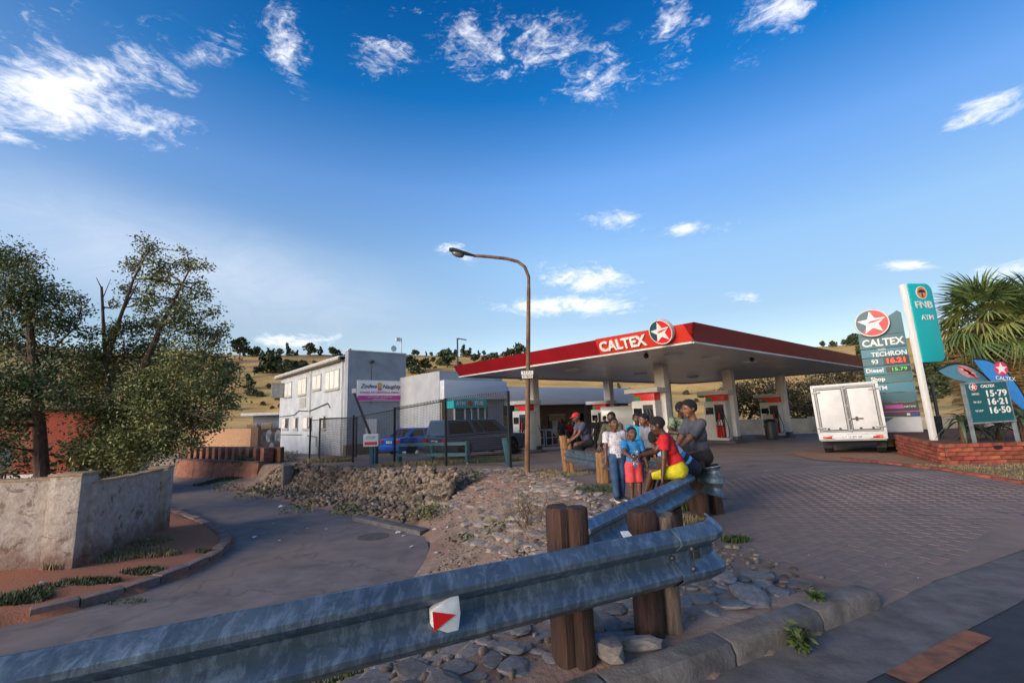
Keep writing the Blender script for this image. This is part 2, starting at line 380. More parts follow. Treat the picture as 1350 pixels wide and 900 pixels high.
def hillfn(nt, tc, cc, b):
    o = tc.outputs['Object']
    n = node(nt, 'ShaderNodeTexNoise', inp={'Vector': node(nt, 'ShaderNodeMapping', inp={0: o, 3: (.02, .045, .14)}).outputs[0], 'Scale': 1.0, 'Detail': 9.0, 'Roughness': .75, 'Distortion': 1.0})
    f = node(nt, 'ShaderNodeMapRange', inp={0: n.outputs[0], 1: .5, 2: .66}).outputs[0]
    c1 = node(nt, 'ShaderNodeMix', data_type='RGBA', inp={0: f, 6: cc, 7: lin('77723f')+(1,)}).outputs[2]
    n2 = node(nt, 'ShaderNodeTexNoise', inp={'Vector': node(nt, 'ShaderNodeMapping', inp={0: o, 3: (.012, .02, .30)}).outputs[0], 'Scale': 1.0, 'Detail': 6.0, 'Roughness': .6})
    f2 = node(nt, 'ShaderNodeMapRange', inp={0: n2.outputs[0], 1: .565, 2: .63, 4: .8}).outputs[0]
    c2 = node(nt, 'ShaderNodeMix', data_type='RGBA', inp={0: f2, 6: c1, 7: lin('8a5f45')+(1,)}).outputs[2]
    n3 = node(nt, 'ShaderNodeTexNoise', inp={'Vector': o, 'Scale': .7, 'Detail': 5.0, 'Roughness': .75})
    f3 = node(nt, 'ShaderNodeMapRange', inp={0: n3.outputs[0], 1: .56, 2: .7, 4: .6}).outputs[0]
    return node(nt, 'ShaderNodeMix', data_type='RGBA', inp={0: f3, 6: c2, 7: lin('5c5a33')+(1,)}).outputs[2]
M_HILL = mat('dry_grass', 'd9ad62', .95, col2='b88c4a', scale=.12, bump=1.5, bscale=.9, fn=hillfn)
na, nr = 260, 120
aa = np.linspace(-1.75, 1.75, na); rr = np.concatenate([np.linspace(50, 130, 50), np.linspace(132, 520, 60), np.linspace(540, 1500, 10)])
A, Rr = np.meshgrid(aa, rr); X, Y = Rr*np.sin(A), Rr*np.cos(A); k = np.arange(na*nr).reshape(nr, na)
ho = npmesh('hill', np.stack([X, Y, hill(X, Y)-.15*(Rr < 51)], -1).reshape(-1, 3), np.stack([k[:-1, :-1], k[:-1, 1:], k[1:, 1:], k[1:, :-1]], -1).reshape(-1, 4), M_HILL, smooth=True); tag(ho, kind='structure')
pl = MB(); pl.add([(-2500, -2500, -6), (2500, -2500, -6), (2500, 2500, -6), (-2500, 2500, -6)], [(0, 1, 2, 3)]); tag(pl.build('far_ground', M_HILL), kind='structure')

def resample(P, n):
    d = np.concatenate([[0], np.cumsum(np.hypot(*np.diff(P, axis=0).T))]); t = np.linspace(0, d[-1], n)
    return np.stack([np.interp(t, d, P[:, 0]), np.interp(t, d, P[:, 1])], -1)
def loft(name, A, B, n, m, fz, dz, mt):
    A, B = resample(np.array(A, float), n), resample(np.array(B, float), n); t = np.linspace(0, 1, m)[None, :, None]
    P = A[:, None]*(1-t)+B[:, None]*t; Z = fz(P[..., 0], P[..., 1])+dz
    k = np.arange(n*m).reshape(n, m); f = np.stack([k[:-1, :-1], k[1:, :-1], k[1:, 1:], k[:-1, 1:]], -1).reshape(-1, 4)
    o = npmesh(name, np.concatenate([P, Z[..., None]], -1).reshape(-1, 3), f, mt, smooth=True)
    if o.data.polygons[0].normal.z < 0: o.data.flip_normals()
    return o
def streetfn(nt, tc, cc, b):
    n = node(nt, 'ShaderNodeTexNoise', inp={'Vector': tc.outputs['Object'], 'Scale': .35, 'Detail': 4.0, 'Distortion': .8})
    f = node(nt, 'ShaderNodeMapRange', inp={0: n.outputs[0], 1: .45, 2: .62, 4: .55}).outputs[0]
    return node(nt, 'ShaderNodeMix', data_type='RGBA', inp={0: f, 6: cc, 7: lin('806a5c')+(1,)}).outputs[2]
def crackfn(nt, tc, cc, b):
    cc = streetfn(nt, tc, cc, b); nz = node(nt, 'ShaderNodeTexNoise', inp={'Vector': tc.outputs['Object'], 'Scale': 1.4, 'Detail': 5.0}); w = node(nt, 'ShaderNodeVectorMath', operation='ADD', inp={0: tc.outputs['Object'], 1: nz.outputs[1]})
    v = node(nt, 'ShaderNodeTexVoronoi', feature='DISTANCE_TO_EDGE', inp={'Vector': w.outputs[0], 'Scale': .33}); f = node(nt, 'ShaderNodeMapRange', inp={0: v.outputs['Distance'], 1: .010, 2: .003, 4: .32}).outputs[0]
    cc = node(nt, 'ShaderNodeMix', data_type='RGBA', inp={0: f, 6: cc, 7: lin('3a3433')+(1,)}).outputs[2]
    n2 = node(nt, 'ShaderNodeTexNoise', inp={'Vector': tc.outputs['Object'], 'Scale': .9, 'Detail': 4.0, 'Distortion': .8}); f2 = node(nt, 'ShaderNodeMapRange', inp={0: n2.outputs[0], 1: .6, 2: .68, 4: .35}).outputs[0]
    return node(nt, 'ShaderNodeMix', data_type='RGBA', inp={0: f2, 6: cc, 7: lin('4a4444')+(1,)}).outputs[2]
M_STREET = mat('worn_asphalt', '7c726e', .88, col2='635a58', scale=1.6, bump=.35, bscale=90, fn=crackfn)
M_ROAD = mat('dark_asphalt', '33363d', .75, col2='262a31', scale=5, bump=.5, bscale=150)
M_CONC = mat('concrete', '686463', .9, col2='4b4849', scale=4, bump=.4, bscale=60)
def stainfn(nt, tc, cc, b):
    cc = streetfn(nt, tc, cc, b)
    m = node(nt, 'ShaderNodeMapping', inp={0: tc.outputs['Object'], 2: (0, 0, radians(-38)), 3: (.12, 1.1, 1)}); n = node(nt, 'ShaderNodeTexNoise', inp={'Vector': m.outputs[0], 'Scale': 1.6, 'Detail': 7.0, 'Roughness': .7})
    f = node(nt, 'ShaderNodeMapRange', inp={0: n.outputs[0], 1: .5, 2: .7, 4: .5}).outputs[0]; cc = node(nt, 'ShaderNodeMix', data_type='RGBA', inp={0: f, 6: cc, 7: lin('4a4442')+(1,)}).outputs[2]
    n2 = node(nt, 'ShaderNodeTexNoise', inp={'Vector': tc.outputs['Object'], 'Scale': 1.1, 'Detail': 3.0, 'Distortion': 1.0}); f2 = node(nt, 'ShaderNodeMapRange', inp={0: n2.outputs[0], 1: .64, 2: .72, 4: .6}).outputs[0]
    return node(nt, 'ShaderNodeMix', data_type='RGBA', inp={0: f2, 6: cc, 7: lin('38333a')+(1,)}).outputs[2]
M_PAVE = mat('forecourt_paving', '88756b', .85, col2='6c5c55', scale=1.3, bump=.4, bscale=70, fn=stainfn)
tag(loft('side_street', LBs, RBs, 120, 14, zlow, 0.0, M_STREET), kind='structure')
# the forecourt and its entrance apron: one sheet from the guardrail side to the planter side
FL = [(2.75, 3.75), (1.75, 5.0), (2.15, 6.4), (1.6, 9.6), (1.05, 12.6), (.2, 15.6), (-3.2, 17.6), (-7.5, 21.4), (-11, 24.5), (-22, 38)]
FR = [(5.3, 4.9), (8.2, 7.2), (10.2, 9.4), (12.5, 11), (16, 13), (20, 17), (25, 22), (29, 27), (30, 32), (24, 50)]
tag(loft('forecourt', FL, FR, 150, 60, zup, .012, M_PAVE), kind='structure')
def strip(name, off0, off1, t0, t1, z0, m, n=40):
    A = [KB+RD*t+RN*off0 for t in np.linspace(t0, t1, n)]; B = [KB+RD*t+RN*off1 for t in np.linspace(t0, t1, n)]
    return tag(loft(name, A, B, n, 4, zup, z0, m), kind='structure')
strip('road', .42, 9, -30, 60, .004, M_ROAD, 60)
strip('gutter', -.02, .44, -30, 1.3, .008, M_CONC, 40); strip('gutter', -.55, .44, 1.3, 40, .008, M_CONC, 60)
# worn painted line on the road
M_LINE = mat('worn_line_paint', '8f5a3c', .85, col2='5c3f33', scale=9, bump=.2)
p, q = atz(1183, 897, 0), atz(1288, 837, 0); d = (q-p).normalized(); nrm = Vector((d.y, -d.x, 0)); mb = MB()
for i in range(6):
    a, b = p.lerp(q, i/6), p.lerp(q, (i+1)/6)
    mb.add([(a+nrm*.075).to_tuple(), (b+nrm*.075).to_tuple(), (b-nrm*.055).to_tuple(), (a-nrm*.055).to_tuple()], [(0, 1, 2, 3)])
mb.v = [(x, y, .016) for x, y, z in mb.v]; tag(mb.build('road_line', M_LINE), kind='structure')
# manhole cover in the side street
q = atz(492, 707, -1.2); mb = MB(); mb.lathe([(.36, 0), (.36, .006), (.30, .006), (.30, .005), (0.01, .005)], 20, Matrix.Translation(q)); pass
tag(mb.build('manhole_cover', mat('iron', '5a5250', .85, bump=.3)), 'round dark iron manhole cover set flush in the side street', 'manhole cover')

# ---- kerbs
M_KERB = mat('kerb_concrete', '77716c', .9, col2='4f4a47', scale=5, bump=.6, bscale=45)
kerb = thing('kerb', 'broken grey concrete kerb blocks along the main road below the guardrail', 'kerb', (KB[0], KB[1], 0))
def kerbblock(t0, t1, end=False):
    mb = MB(); pr = [(0, -.12), (.0, .07), (-.03, .125), (-.17, .135), (-.17, -.12)]; secs = [(t0, 1), (t1-.16, 1), (t1-.05, .9), (t1, .55)] if end else [(t0, 1), (t1, 1)]
    vs = []
    for t, s in secs:
        for o, z in pr:
            oo = -.085+(o+.085)*s; q = KB+RD*t+RN*oo; vs.append((q[0], q[1], z*(s if z > 0 else 1)+float(zup(*q))))
    n = len(pr); fs = [(i*n+j, i*n+(j+1) % n, (i+1)*n+(j+1) % n, (i+1)*n+j) for i in range(len(secs)-1) for j in range(n)]
    fs += [tuple(range(n))[::-1], tuple((len(secs)-1)*n+j for j in range(n))]
    mb.add(vs, fs); return mb
ts = [-9, -8, -7, -6, -5, -4, -3.1, -2.2, -1.3, -.42, .43, 1.2]
for i, (a, b) in enumerate(zip(ts[:-1], ts[1:])):
    kerbblock(a+.008, b-.008, i == len(ts)-2).build('kerb_block', M_KERB, kerb, world=True, bevel=.014)
    if i == 0: kerb['kind'] = 'structure'
# kerb of the side street, left side, blocks partly sunken
sk = thing('street_kerb', 'low red brown concrete kerb curving round the side street corner', 'kerb', (-6.1, 9, -1.2)); sk['kind'] = 'structure'
M_KERB2 = mat('dusty_kerb', '8a736a', .92, col2='6a554e', scale=4, bump=.5, bscale=40)
P = resample(LBs[(LBs[:, 0] > -14)], 36)
for i, (a, b) in enumerate(zip(P[:-1], P[1:])):
    if random.random() < .06: continue
    d = (b-a)/np.hypot(*(b-a)); nn = np.array([-d[1], d[0]])*(1 if True else -1); h = .145+random.uniform(-.02, .015)
    q = (a+b)/2+nn*.09*(1 if inpoly(np.array([(a+b)[0]/2+nn[0]*.3]), np.array([(a+b)[1]/2+nn[1]*.3]), SPOLY)[0] == False else -1)
    mb = MB(); mb.box((0, 0, 0), (np.hypot(*(b-a))-.015, .22, .3), rz=0)
    o = mb.build('kerb_block', M_KERB2, sk, bevel=.02)
    o.matrix_basis = wm(sk).inverted() @ Matrix.Translation((q[0], q[1], float(zlow(*q))+h-.15)) @ Matrix.Rotation(atan2(d[1], d[0])+random.uniform(-.03, .03), 4, 'Z') @ Matrix.Rotation(random.uniform(-.06, .06), 4, 'X')
# drain slab (concrete edging) on the right side of the side street
mb = MB(); a, b = atz(470, 684, -1.2), atz(560, 704, -1.2)
mb.bar(a+Vector((0, 0, .03)), b+Vector((0, 0, .03)), .28, .14); tag(mb.build('edging_slab', M_CONC, bevel=.015), kind='structure')

# ---- rocks
def rockmesh(seed, flat=1.0, sub=1, am=.28):
    bm = bmesh.new(); bmesh.ops.create_icosphere(bm, subdivisions=sub, radius=.5); r = random.Random(seed)
    ph = [r.uniform(0, 6) for _ in range(9)]; sx, sy = r.uniform(.75, 1.25), r.uniform(.7, 1.1)
    for v in bm.verts:
        p = v.co; k = 1+am*(sin(3.1*p.x*2+ph[0])*cos(2.7*p.y*2+ph[1])+.7*sin(4.3*p.z*2+ph[2]+p.x*3))+r.uniform(-.07, .07)
        v.co = Vector((p.x*k*sx, p.y*k*sy, max(-.5, min(.42, p.z*k*1.15))*flat))
    me = bpy.data.meshes.new('rock'); bm.to_mesh(me); bm.free(); return me
M_ROCK = mat('rock', '857565', .92, col2='55493f', scale=7, bump=.5, bscale=22, isl=.5)
M_ROCKB = mat('blue_rock', '807a78', .85, col2='5f5954', scale=5, bump=.4, bscale=25, isl=.35)
M_ROCKR = mat('gabion_rock', '8b7a69', .95, col2='4f443b', scale=7, bump=.5, bscale=22, isl=.6)
def rocks(m, n, flat, sub, am=.28, s0=0):
    r = []
    for i in range(n):
        me = rockmesh(s0+i*17, flat, sub, am); me.materials.append(m); r.append(me)
    return r
def place_rocks(parent, meshes, pts, name='stone'):
    """pts: list of (location, size(3), euler)"""
    I = wm(parent).inverted()
    for i, (p, s, e) in enumerate(pts):
        o = link(name, meshes[i % len(meshes)], None, parent)
        o.matrix_basis = I @ Matrix.LocRotScale(Vector(p), Euler(e), Vector(s))
def join_rocks(name, meshes, pts, m, parent=None, kind='stuff'):
    vs, fs, n = [], [], 0; dat = []
    for me in meshes:
        v = np.empty(len(me.vertices)*3); me.vertices.foreach_get('co', v); f = np.empty(len(me.polygons)*3, np.int64); me.polygons.foreach_get('vertices', f); dat.append((v.reshape(-1, 3), f.reshape(-1, 3)))
    I = wm(parent).inverted() if parent else Matrix.Identity(4)
    for i, (p, s, e) in enumerate(pts):
        v, f = dat[i % len(dat)]; Mx = np.array(I @ Matrix.LocRotScale(Vector(p), Euler(e), Vector(s)))
        vs.append(v @ Mx[:3, :3].T+Mx[:3, 3]); fs.append(f+n); n += len(v)
    o = npmesh(name, np.concatenate(vs), np.concatenate(fs), m, parent); o['kind'] = kind; return o
def zs(x, y): return float(site(np.array([x]), np.array([y]))[0])
# flat stones set in the verge between kerb and guardrail and beyond its end
def verge_pts(n, rmin, x0, x1, y0, y1, ok, seed, size, hmul=.22):
    r = random.Random(seed); pts = []; out = []; cell = {}
    rg = np.random.default_rng(seed); cx, cy = rg.uniform(x0, x1, n*30), rg.uniform(y0, y1, n*30); kk = ok(cx, cy)
    for x, y in zip(cx[kk].tolist(), cy[kk].tolist()):
        if len(out) >= n: break
        s = r.uniform(*size); k = (int(x*2), int(y*2)); bad = False
        for i in (-1, 0, 1):
            for j in (-1, 0, 1):
                for (a, b, t) in cell.get((k[0]+i, k[1]+j), ()):
                    if (a-x)**2+(b-y)**2 < (rmin*(s+t))**2: bad = True
        if bad: continue
        cell.setdefault(k, []).append((x, y, s)); out.append((x, y, s, r.uniform(0, 6.28), r.uniform(.6, 1.0), r.uniform(-.12, .12), r.uniform(-.12, .12)))
    xs, ys = np.array([o[0] for o in out]), np.array([o[1] for o in out]); z = site(xs, ys)
    return [((x, y, z[i]+s*hmul*.02), (s, s*w, s*hmul*r.uniform(.7, 1.5)), (ta, tb, a)) for i, (x, y, s, a, w, ta, tb) in enumerate(out)]
def okverge(x, y):
    kb = (x-KB[0])*RN[0]+(y-KB[1])*RN[1]; al = (x-KB[0])*RD[0]+(y-KB[1])*RD[1]
    return (kb < -.36) & (kb > -2.2) & (al < 1.0-.35*(-kb-.2)) & (al > -2.9)
vg = thing('stone_verge', 'rough flat stones set in dirt between the kerb and the guardrail', 'stone verge', (.6, 3.2, 0)); vg['kind'] = 'structure'
VM = rocks(M_ROCKB, 9, 1.0, 2, .16, 100)
place_rocks(vg, VM, verge_pts(300, .33, -2, 3.0, 1.2, 5.2, okverge, 5, (.10, .42), .15))
join_rocks('pebbles', VM[:4], verge_pts(500, .4, -3, 3.4, .6, 6.0, lambda x, y: okverge(x, y) | inpoly(x, y, np.array([(1.2, 3.8), (2.6, 4.1), (2.2, 6.4), (1.2, 5.6)])), 6, (.03, .09), .6), M_ROCK, vg)
# loose boulders beside the posts
for px, py, s, lb in ((800, 862, (.30, .22, .13), 'dark rounded boulder lying against the near guardrail post'), (770, 838, (.26, .2, .2), 'brown angular boulder between the two front guardrail posts'), (845, 853, (.26, .12, .08), 'pale flat stone at the foot of the right front post')):
    q = atz(px, py, .14); o = link('boulder', VM[int(s[0]*100) % 9], None); o.matrix_basis = Matrix.LocRotScale(q+Vector((0, 0, s[2]*.3)), Euler((.1, .1, px)), Vector(s)*.95); tag(o, lb, 'boulder')
# stone-pitched bank running down to the side street
bk = thing('rubble_bank', 'bank of pale loose stones sloping down to the side street', 'stone bank', (-.3, 9.5, -.8)); bk['kind'] = 'structure'
BM_ = rocks(M_ROCK, 8, .9, 1, .3, 300); BM2 = rocks(mat('pale_bank_stone', 'a3968a', .95, col2='7d7068', scale=6, bump=.5, bscale=22, isl=.35), 6, .9, 2, .22, 340)
BP = np.array([(-1.5, 8.6), (-1.7, 10.8), (-2.6, 12.3), (-2.9, 14.2), (.2, 14.8), (1.0, 12.2), (1.55, 9.4), (1.9, 6.8), (1.4, 5.4), (-.4, 5.0), (-1.8, 6.6)])
okb = lambda x, y: inpoly(x, y, BP)
okn = lambda x, y: okb(x, y) & ((x+1.6)*.5+(y-9.)*.15 > .35)
place_rocks(bk, BM2, verge_pts(290, .36, -3, 2, 5, 15, okn, 8, (.14, .42), .2))
join_rocks('rubble', BM_, verge_pts(1900, .33, -3, 2, 4.8, 15, okb, 9, (.03, .10), .5), M_ROCK, bk)
# dirt bank under the guardrail toward the street
join_rocks('bank_rubble', BM_, verge_pts(1400, .35, -4.6, 1.2, .5, 6.5, lambda x, y: ~inpoly(x, y, SPOLY) & ((x-KB[0])*RN[0]+(y-KB[1])*RN[1] < -1.2), 19, (.04, .16), .6), M_ROCK, None)
# rubble stone wall (broken gabions) holding the forecourt edge
gw = thing('rubble_wall', 'dark dry stone rubble wall holding up the forecourt edge above the side street', 'stone wall', (-5, 16.5, -1))
GP = resample(RBs[(RBs[:, 1] > 11.6) & (RBs[:, 0] > -12.2)], 200)
def gabion(n, seed, smin, smax, hlo, hhi, dlo, dhi):
    r = random.Random(seed); out = []
    for _ in range(n):
        i = r.randrange(0, 198); d = GP[i+1]-GP[i]; d = d/np.hypot(*d); nn = np.array([d[1], -d[0]])*(1 if d[0] < 0 else -1); nn = nn if nn[1] > 0 or nn[0] > 0 else -nn
        f = i/199; w = r.random(); q0 = GP[i]; dd = dlo+(dhi-dlo)*w**.7; q = q0+nn*dd
        zl, zu = float(zlow(*q)), float(zup(*q)); h = hlo+(hhi-hlo)*w; s = r.uniform(smin, smax)*(1.2-.4*w)
        top = zu+.04+(.15 if f < .2 else 0)*r.random()
        z = zl+.12+(top-zl-.12)*max(0, min(1, h+.08*sin(i*.35)+r.uniform(-.05, .05)))
        out.append(((q[0], q[1], z), (s*r.uniform(.9, 1.5), s, s*r.uniform(.55, .95)), (r.uniform(-.5, .5), r.uniform(-.5, .5), r.uniform(0, 6))))
    return out
GM = rocks(M_ROCKR, 8, .9, 1, .3, 500)
place_rocks(gw, GM, gabion(300, 1, .16, .32, .0, 1.0, 1.05, 1.6))
join_rocks('rubble_fill', GM, gabion(5600, 2, .08, .25, .0, 1.0, 1.0, 1.75), M_ROCKR, gw)
join_rocks('fallen_rubble', GM, [((x, y, z+r_), s, e) for (p, s, e) in gabion(800, 3, .05, .17, 0, .2, .15, 1.2) for x, y, z, r_ in [(p[0], p[1], zs(p[0], p[1]), .03)]], M_ROCKR, gw)
# cement post of the old gabion wall
q = atz(382, 640, -.8); q = Vector((-9.3, 19.0, 0)); mb = MB(); mb.box((q.x, q.y, -.85), (.34, .5, 1.25), rz=.6); mb.build('end_pier', M_CONC, gw, world=True, bevel=.02)
# ------------------------------------------------------------------ filling station canopy
M_RED = mat('red_paint', '870f19', .38, var=.10, scale=.8, bump=0)
M_ORED = mat('orange_red_sign', 'c43425', .4, var=.05, scale=2)
M_WHITE = mat('white_paint', 'dcdad4', .5, var=.06, scale=2)
M_SOFF = mat('soffit_white', 'd3cec6', .3, var=.06, scale=.7, lo=.3, hi=.7)
M_LGREY = mat('light_grey_paint', 'cfcdca', .55, col2='b9b7b3', scale=1.5)
M_DGREY = mat('dark_grey_metal', '33363a', .5, var=.1)
M_BLACK = mat('black_rubber', '141414', .7, var=.1)
M_BLK2 = mat('black_paint', '1a1b1d', .5, var=.1)
M_TEAL = mat('dark_teal', '0f5560', .4, var=.05, scale=2)
M_TURQ = mat('turquoise', '00a7ab', .4, var=.03, scale=2)
M_STAR = mat('star_red', 'd8232a', .4, var=.03)
M_NAVYG = mat('star_teal', '1f4a56', .4, var=.03)
M_GREEN = mat('sign_green', '1d8a4e', .45, var=.05)
M_GLASS = mat('dark_glass', '10151a', .06, var=.05, coat=.5)
M_CHROME = mat('steel', 'b8bcc0', .3, 1.0, var=.05)
def starlogo(parent, T, r, th):
    mb = MB(); mb.lathe([(r, 0), (r, th*.8), (r*.985, th), (r*.92, th), (r*.92, th*.8), (.001, th*.8)], 40, T); mb.build('logo_rim', M_LGREY, parent, smooth=True)
    R = r*.92; mb = MB(); mb.lathe([(R, th*.8), (R, th*.86), (.001, th*.86)], 40, T); mb.build('logo_disc', M_STAR, parent)
    arc = [(R*.995*cos(radians(a)), R*.995*sin(radians(a))) for a in range(88, 232, 6)]
    mb = MB(); mb.prism(arc+[(-.05*R, .0)], th*.05, T @ Matrix.Translation((0, 0, th*.88))); mb.build('logo_segment', M_NAVYG, parent)
    st = []
    for i in range(10):
        q = R*(.93 if i % 2 == 0 else .40); a = radians(90+36*i+4); st.append((q*cos(a), q*sin(a)))
    mb = MB(); mb.prism(st, th*.12, T @ Matrix.Translation((0, 0, th*.9))); mb.build('logo_star', M_WHITE, parent)
    mb = MB(); mb.prism([(-.28*R, -.02*R), (-.1*R, .14*R), (.82*R, .26*R), (.1*R, .02*R)], th*.04, T @ Matrix.Translation((0, 0, th*1.04))); mb.build('logo_stripe', M_STAR, parent)
can = thing('station_canopy', 'big red edged filling station canopy on pale columns with a star roundel', 'canopy', (C0[0], C0[1], 0))
LC, LS, ZC, FH, FL_ = 20.9, 11.7, 3.35, .5, .2
def fasc(name, a, b, oa, ob):
    # a->b bottom edge; oa, ob outward flare vectors at the top
    mb = MB(); up = ZX*FH; vs = [a, b, b+ob+up, a+oa+up]; n = (b-a).cross(up).normalized(); ins = -n*.06
    vs += [v+ins for v in vs]; mb.add([v[:] for v in vs], [(0, 1, 2, 3), (7, 6, 5, 4), (0, 4, 5, 1), (3, 2, 6, 7), (0, 3, 7, 4), (1, 5, 6, 2)])
    return mb.build(name, M_RED, can, world=True)
c00, c10, c11, c01 = cs(0, 0, ZC), cs(LC, 0, ZC), cs(LC, LS, ZC), cs(0, LS, ZC)
f_ = FL_
for a, b, oa, ob, n in ((c00, c10, (-UX-VX)*f_, (UX-VX)*f_, 8), (c10, c11, (UX-VX)*f_, (UX+VX)*f_, 5), (c11, c01, (UX+VX)*f_, (-UX+VX)*f_, 8), (c01, c00, (-UX+VX)*f_, (-UX-VX)*f_, 5)):
    for i in range(n):
        g0_, g1_ = (0 if i == 0 else .005), (0 if i == n-1 else .005); m_ = (oa+ob)/2; d_ = (b-a).normalized()
        fasc('fascia_panel', a.lerp(b, i/n)+d_*g0_, a.lerp(b, (i+1)/n)-d_*g1_, oa if i == 0 else m_, ob if i == n-1 else m_)
mb = MB(); z_ = ZC+FH-.03
mb.add([(cs(-.15, -.15, z_))[:], cs(LC+.15, -.15, z_)[:], cs(LC+.15, LS+.15, z_)[:], cs(-.15, LS+.15, z_)[:]], [(0, 1, 2, 3)]); mb.build('roof_sheet', M_LGREY, can, world=True)
mb = MB()
for (a, b) in ((c00, c10), (c10, c11), (c11, c01), (c01, c00)): mb.bar(a-ZX*.03, b-ZX*.03, .09, .055)
mb.build('edge_trim', M_LGREY, can, world=True)
npan = 27; wv = LS/npan
for i in range(npan):
    mb = MB(); s0, s1 = i*wv+.006, (i+1)*wv-.006; z0 = ZC+.012+random.uniform(-.002, .002)
    vs = [cs(.05, s0, z0), cs(LC-.05, s0, z0), cs(LC-.05, s1, z0), cs(.05, s1, z0)]; vs += [v+ZX*.02 for v in vs]
    mb.add([v[:] for v in vs], [(3, 2, 1, 0), (4, 5, 6, 7), (0, 1, 5, 4), (1, 2, 6, 5), (2, 3, 7, 6), (3, 0, 4, 7)]); mb.build('soffit_panel', M_SOFF, can, world=True)
for c, s in ((2.3, 1.9), (4.6, 1.7), (8.2, 1.8), (12.5, 1.9), (17, 1.8), (3.0, 7.3), (8.5, 7.4), (14, 7.4)):
    mb = MB(); mb.lathe([(.34, .02), (.33, -.05), (.24, -.08), (.001, -.085)], 18, Matrix.Translation(cs(c, s, ZC))); mb.build('ceiling_lamp', M_WHITE, can, world=True, smooth=True)
for c, s in ((1.2, 2.3), (6.5, 1.0)):
    mb = MB(); q = cs(c, s, ZC-.08); mb.lathe([(.02, .1), (.07, .06), (.09, 0), (.07, -.06), (.01, -.09)], 10, Matrix.Translation(q)); mb.build('camera_dome', M_DGREY, can, world=True, smooth=True)
ROW1, ROW2 = [5.15, 11.45, 18.5], [4.1, 10.4, 17.0]
for s_, row in ((4.18, ROW1), (11.0, ROW2)):
    for c_ in row:
        q = cs(c_, s_); g0 = float(zup(q.x, q.y)); mb = MB(); mb.box((q.x, q.y, (g0-.1+ZC+.015)/2), (.40, .46, ZC+.01-g0+.1), rz=TH)
        mb.build('column', M_LGREY, can, world=True, bevel=.02)
        mb = MB(); mb.box((q.x, q.y, g0+.16), (.46, .52, .34), rz=TH); mb.build('column_plinth', M_DGREY, can, world=True, bevel=.015)
# the raised sign panel with letters and star roundel on the left edge
yf = (-UX*f_+ZX*FH).normalized(); TF = lambda s, h, o=0.0: frame3(cs(0, s, ZC)+yf*h+(-UX*FH-ZX*f_).normalized()*o, -VX, yf)
sg = MB(); Lf = FH/cos(atan2(f_, FH)); p4 = [(-1.62, .02), (1.66, .02), (1.5, Lf*1.0), (-1.66, Lf*1.05)]
sg.prism(p4, .06, TF(1.6, 0)); sg.build('sign_panel', M_ORED, can, world=True)
I_ = wm(can).inverted()
text('lettering', 'CALTEX', .46, M_WHITE, can, I_ @ TF(2.26, Lf*.50, .062), .05, bold=.014, width=1.04, spacing=1.0)
starlogo(can, I_ @ TF(.74, Lf*.86, .09), .37, .16)

# ------------------------------------------------------------------ fuel pumps
def pump(c, s, label, redside=True):
    q = cs(c, s); z0 = float(zup(q.x, q.y)); p = thing('fuel_pump', label, 'fuel pump', (q.x, q.y, z0), TH-pi/2, 'fuel pumps under the canopy')
    mb = MB(); mb.box((0, 0, .08), (1.9, 1.1, .16)); mb.build('island_plinth', M_CONC, p, bevel=.03)
    mb = MB(); mb.box((0, 0, 1.13), (1.12, .62, 1.94)); mb.build('cabinet', M_LGREY, p, bevel=.03)
    mb = MB(); mb.box((-.28, -.318, 1.62), (.40, .012, .34)); mb.build('display', M_GLASS, p)
    for y in (-.325, .325):
        mb = MB(); mb.box((.22, y, 1.32), (.46, .02, 1.2)); mb.build('nozzle_recess', M_DGREY, p)
        mb = MB(); mb.box((.22, y*1.06, .58), (.44, .03, .56)); mb.build('red_panel', M_STAR, p)
        mb = MB(); mb.box((.22, y*1.09, 1.03), (.36, .03, .26)); mb.build('price_panel', M_WHITE, p)
        for k in range(3):
            x = .08+k*.14; nz = MB(); nz.bar((x, y*1.12, 1.5), (x, y*1.16, 1.2), .05, .06); nz.bar((x, y*1.16, 1.22), (x, y*1.35, 1.08), .03, .03); nz.build('nozzle', M_STAR if k == 1 else M_BLK2, p)
            hs = MB(); pts = [(x, y*1.12, 1.75)]+[(x+.1*sin(t*pi)*(k-1)+.28*sin(t*pi), y*(1.2+.5*sin(t*pi)), 1.75-1.45*sin(t*pi*.62)) for t in (.2, .4, .6, .75, .9)]+[(x+.02, y*1.2, 1.15)]
            hs.tube(pts, .018, 6); hs.build('hose', M_BLACK, p, smooth=True)
    mb = MB(); mb.box((.02, 0, 2.24), (1.0, .5, .38)); mb.build('header_sign', M_STAR, p, bevel=.04)
    mb = MB(); mb.box((-.30, -.256, 2.18), (.3, .012, .2)); mb.box((-.486, 0, 2.18), (.012, .4, .2)); mb.build('green_flash', M_GREEN, p)
    mb = MB(); mb.box((0, 0, 2.52), (1.62, .95, .2)); mb.build('header_canopy', M_LGREY, p, bevel=.03)
    return p
pump(ROW1[0]-.38, 4.72, 'pale fuel pump with a wide red and green header right behind the children')
pump(ROW1[1]-.38, 4.72, 'grey fuel pump with red hoses left of the canopy middle column')
pump(ROW1[2]-.38, 4.72, 'farthest right fuel pump where a person in red trousers stands')
pump(ROW2[0]-.42, 11.3, 'white and red fuel pump half hidden by the rusty lamp post')
pump(ROW2[1]-.42, 11.3, 'dim fuel pump with a dark header above the man in the red cap')
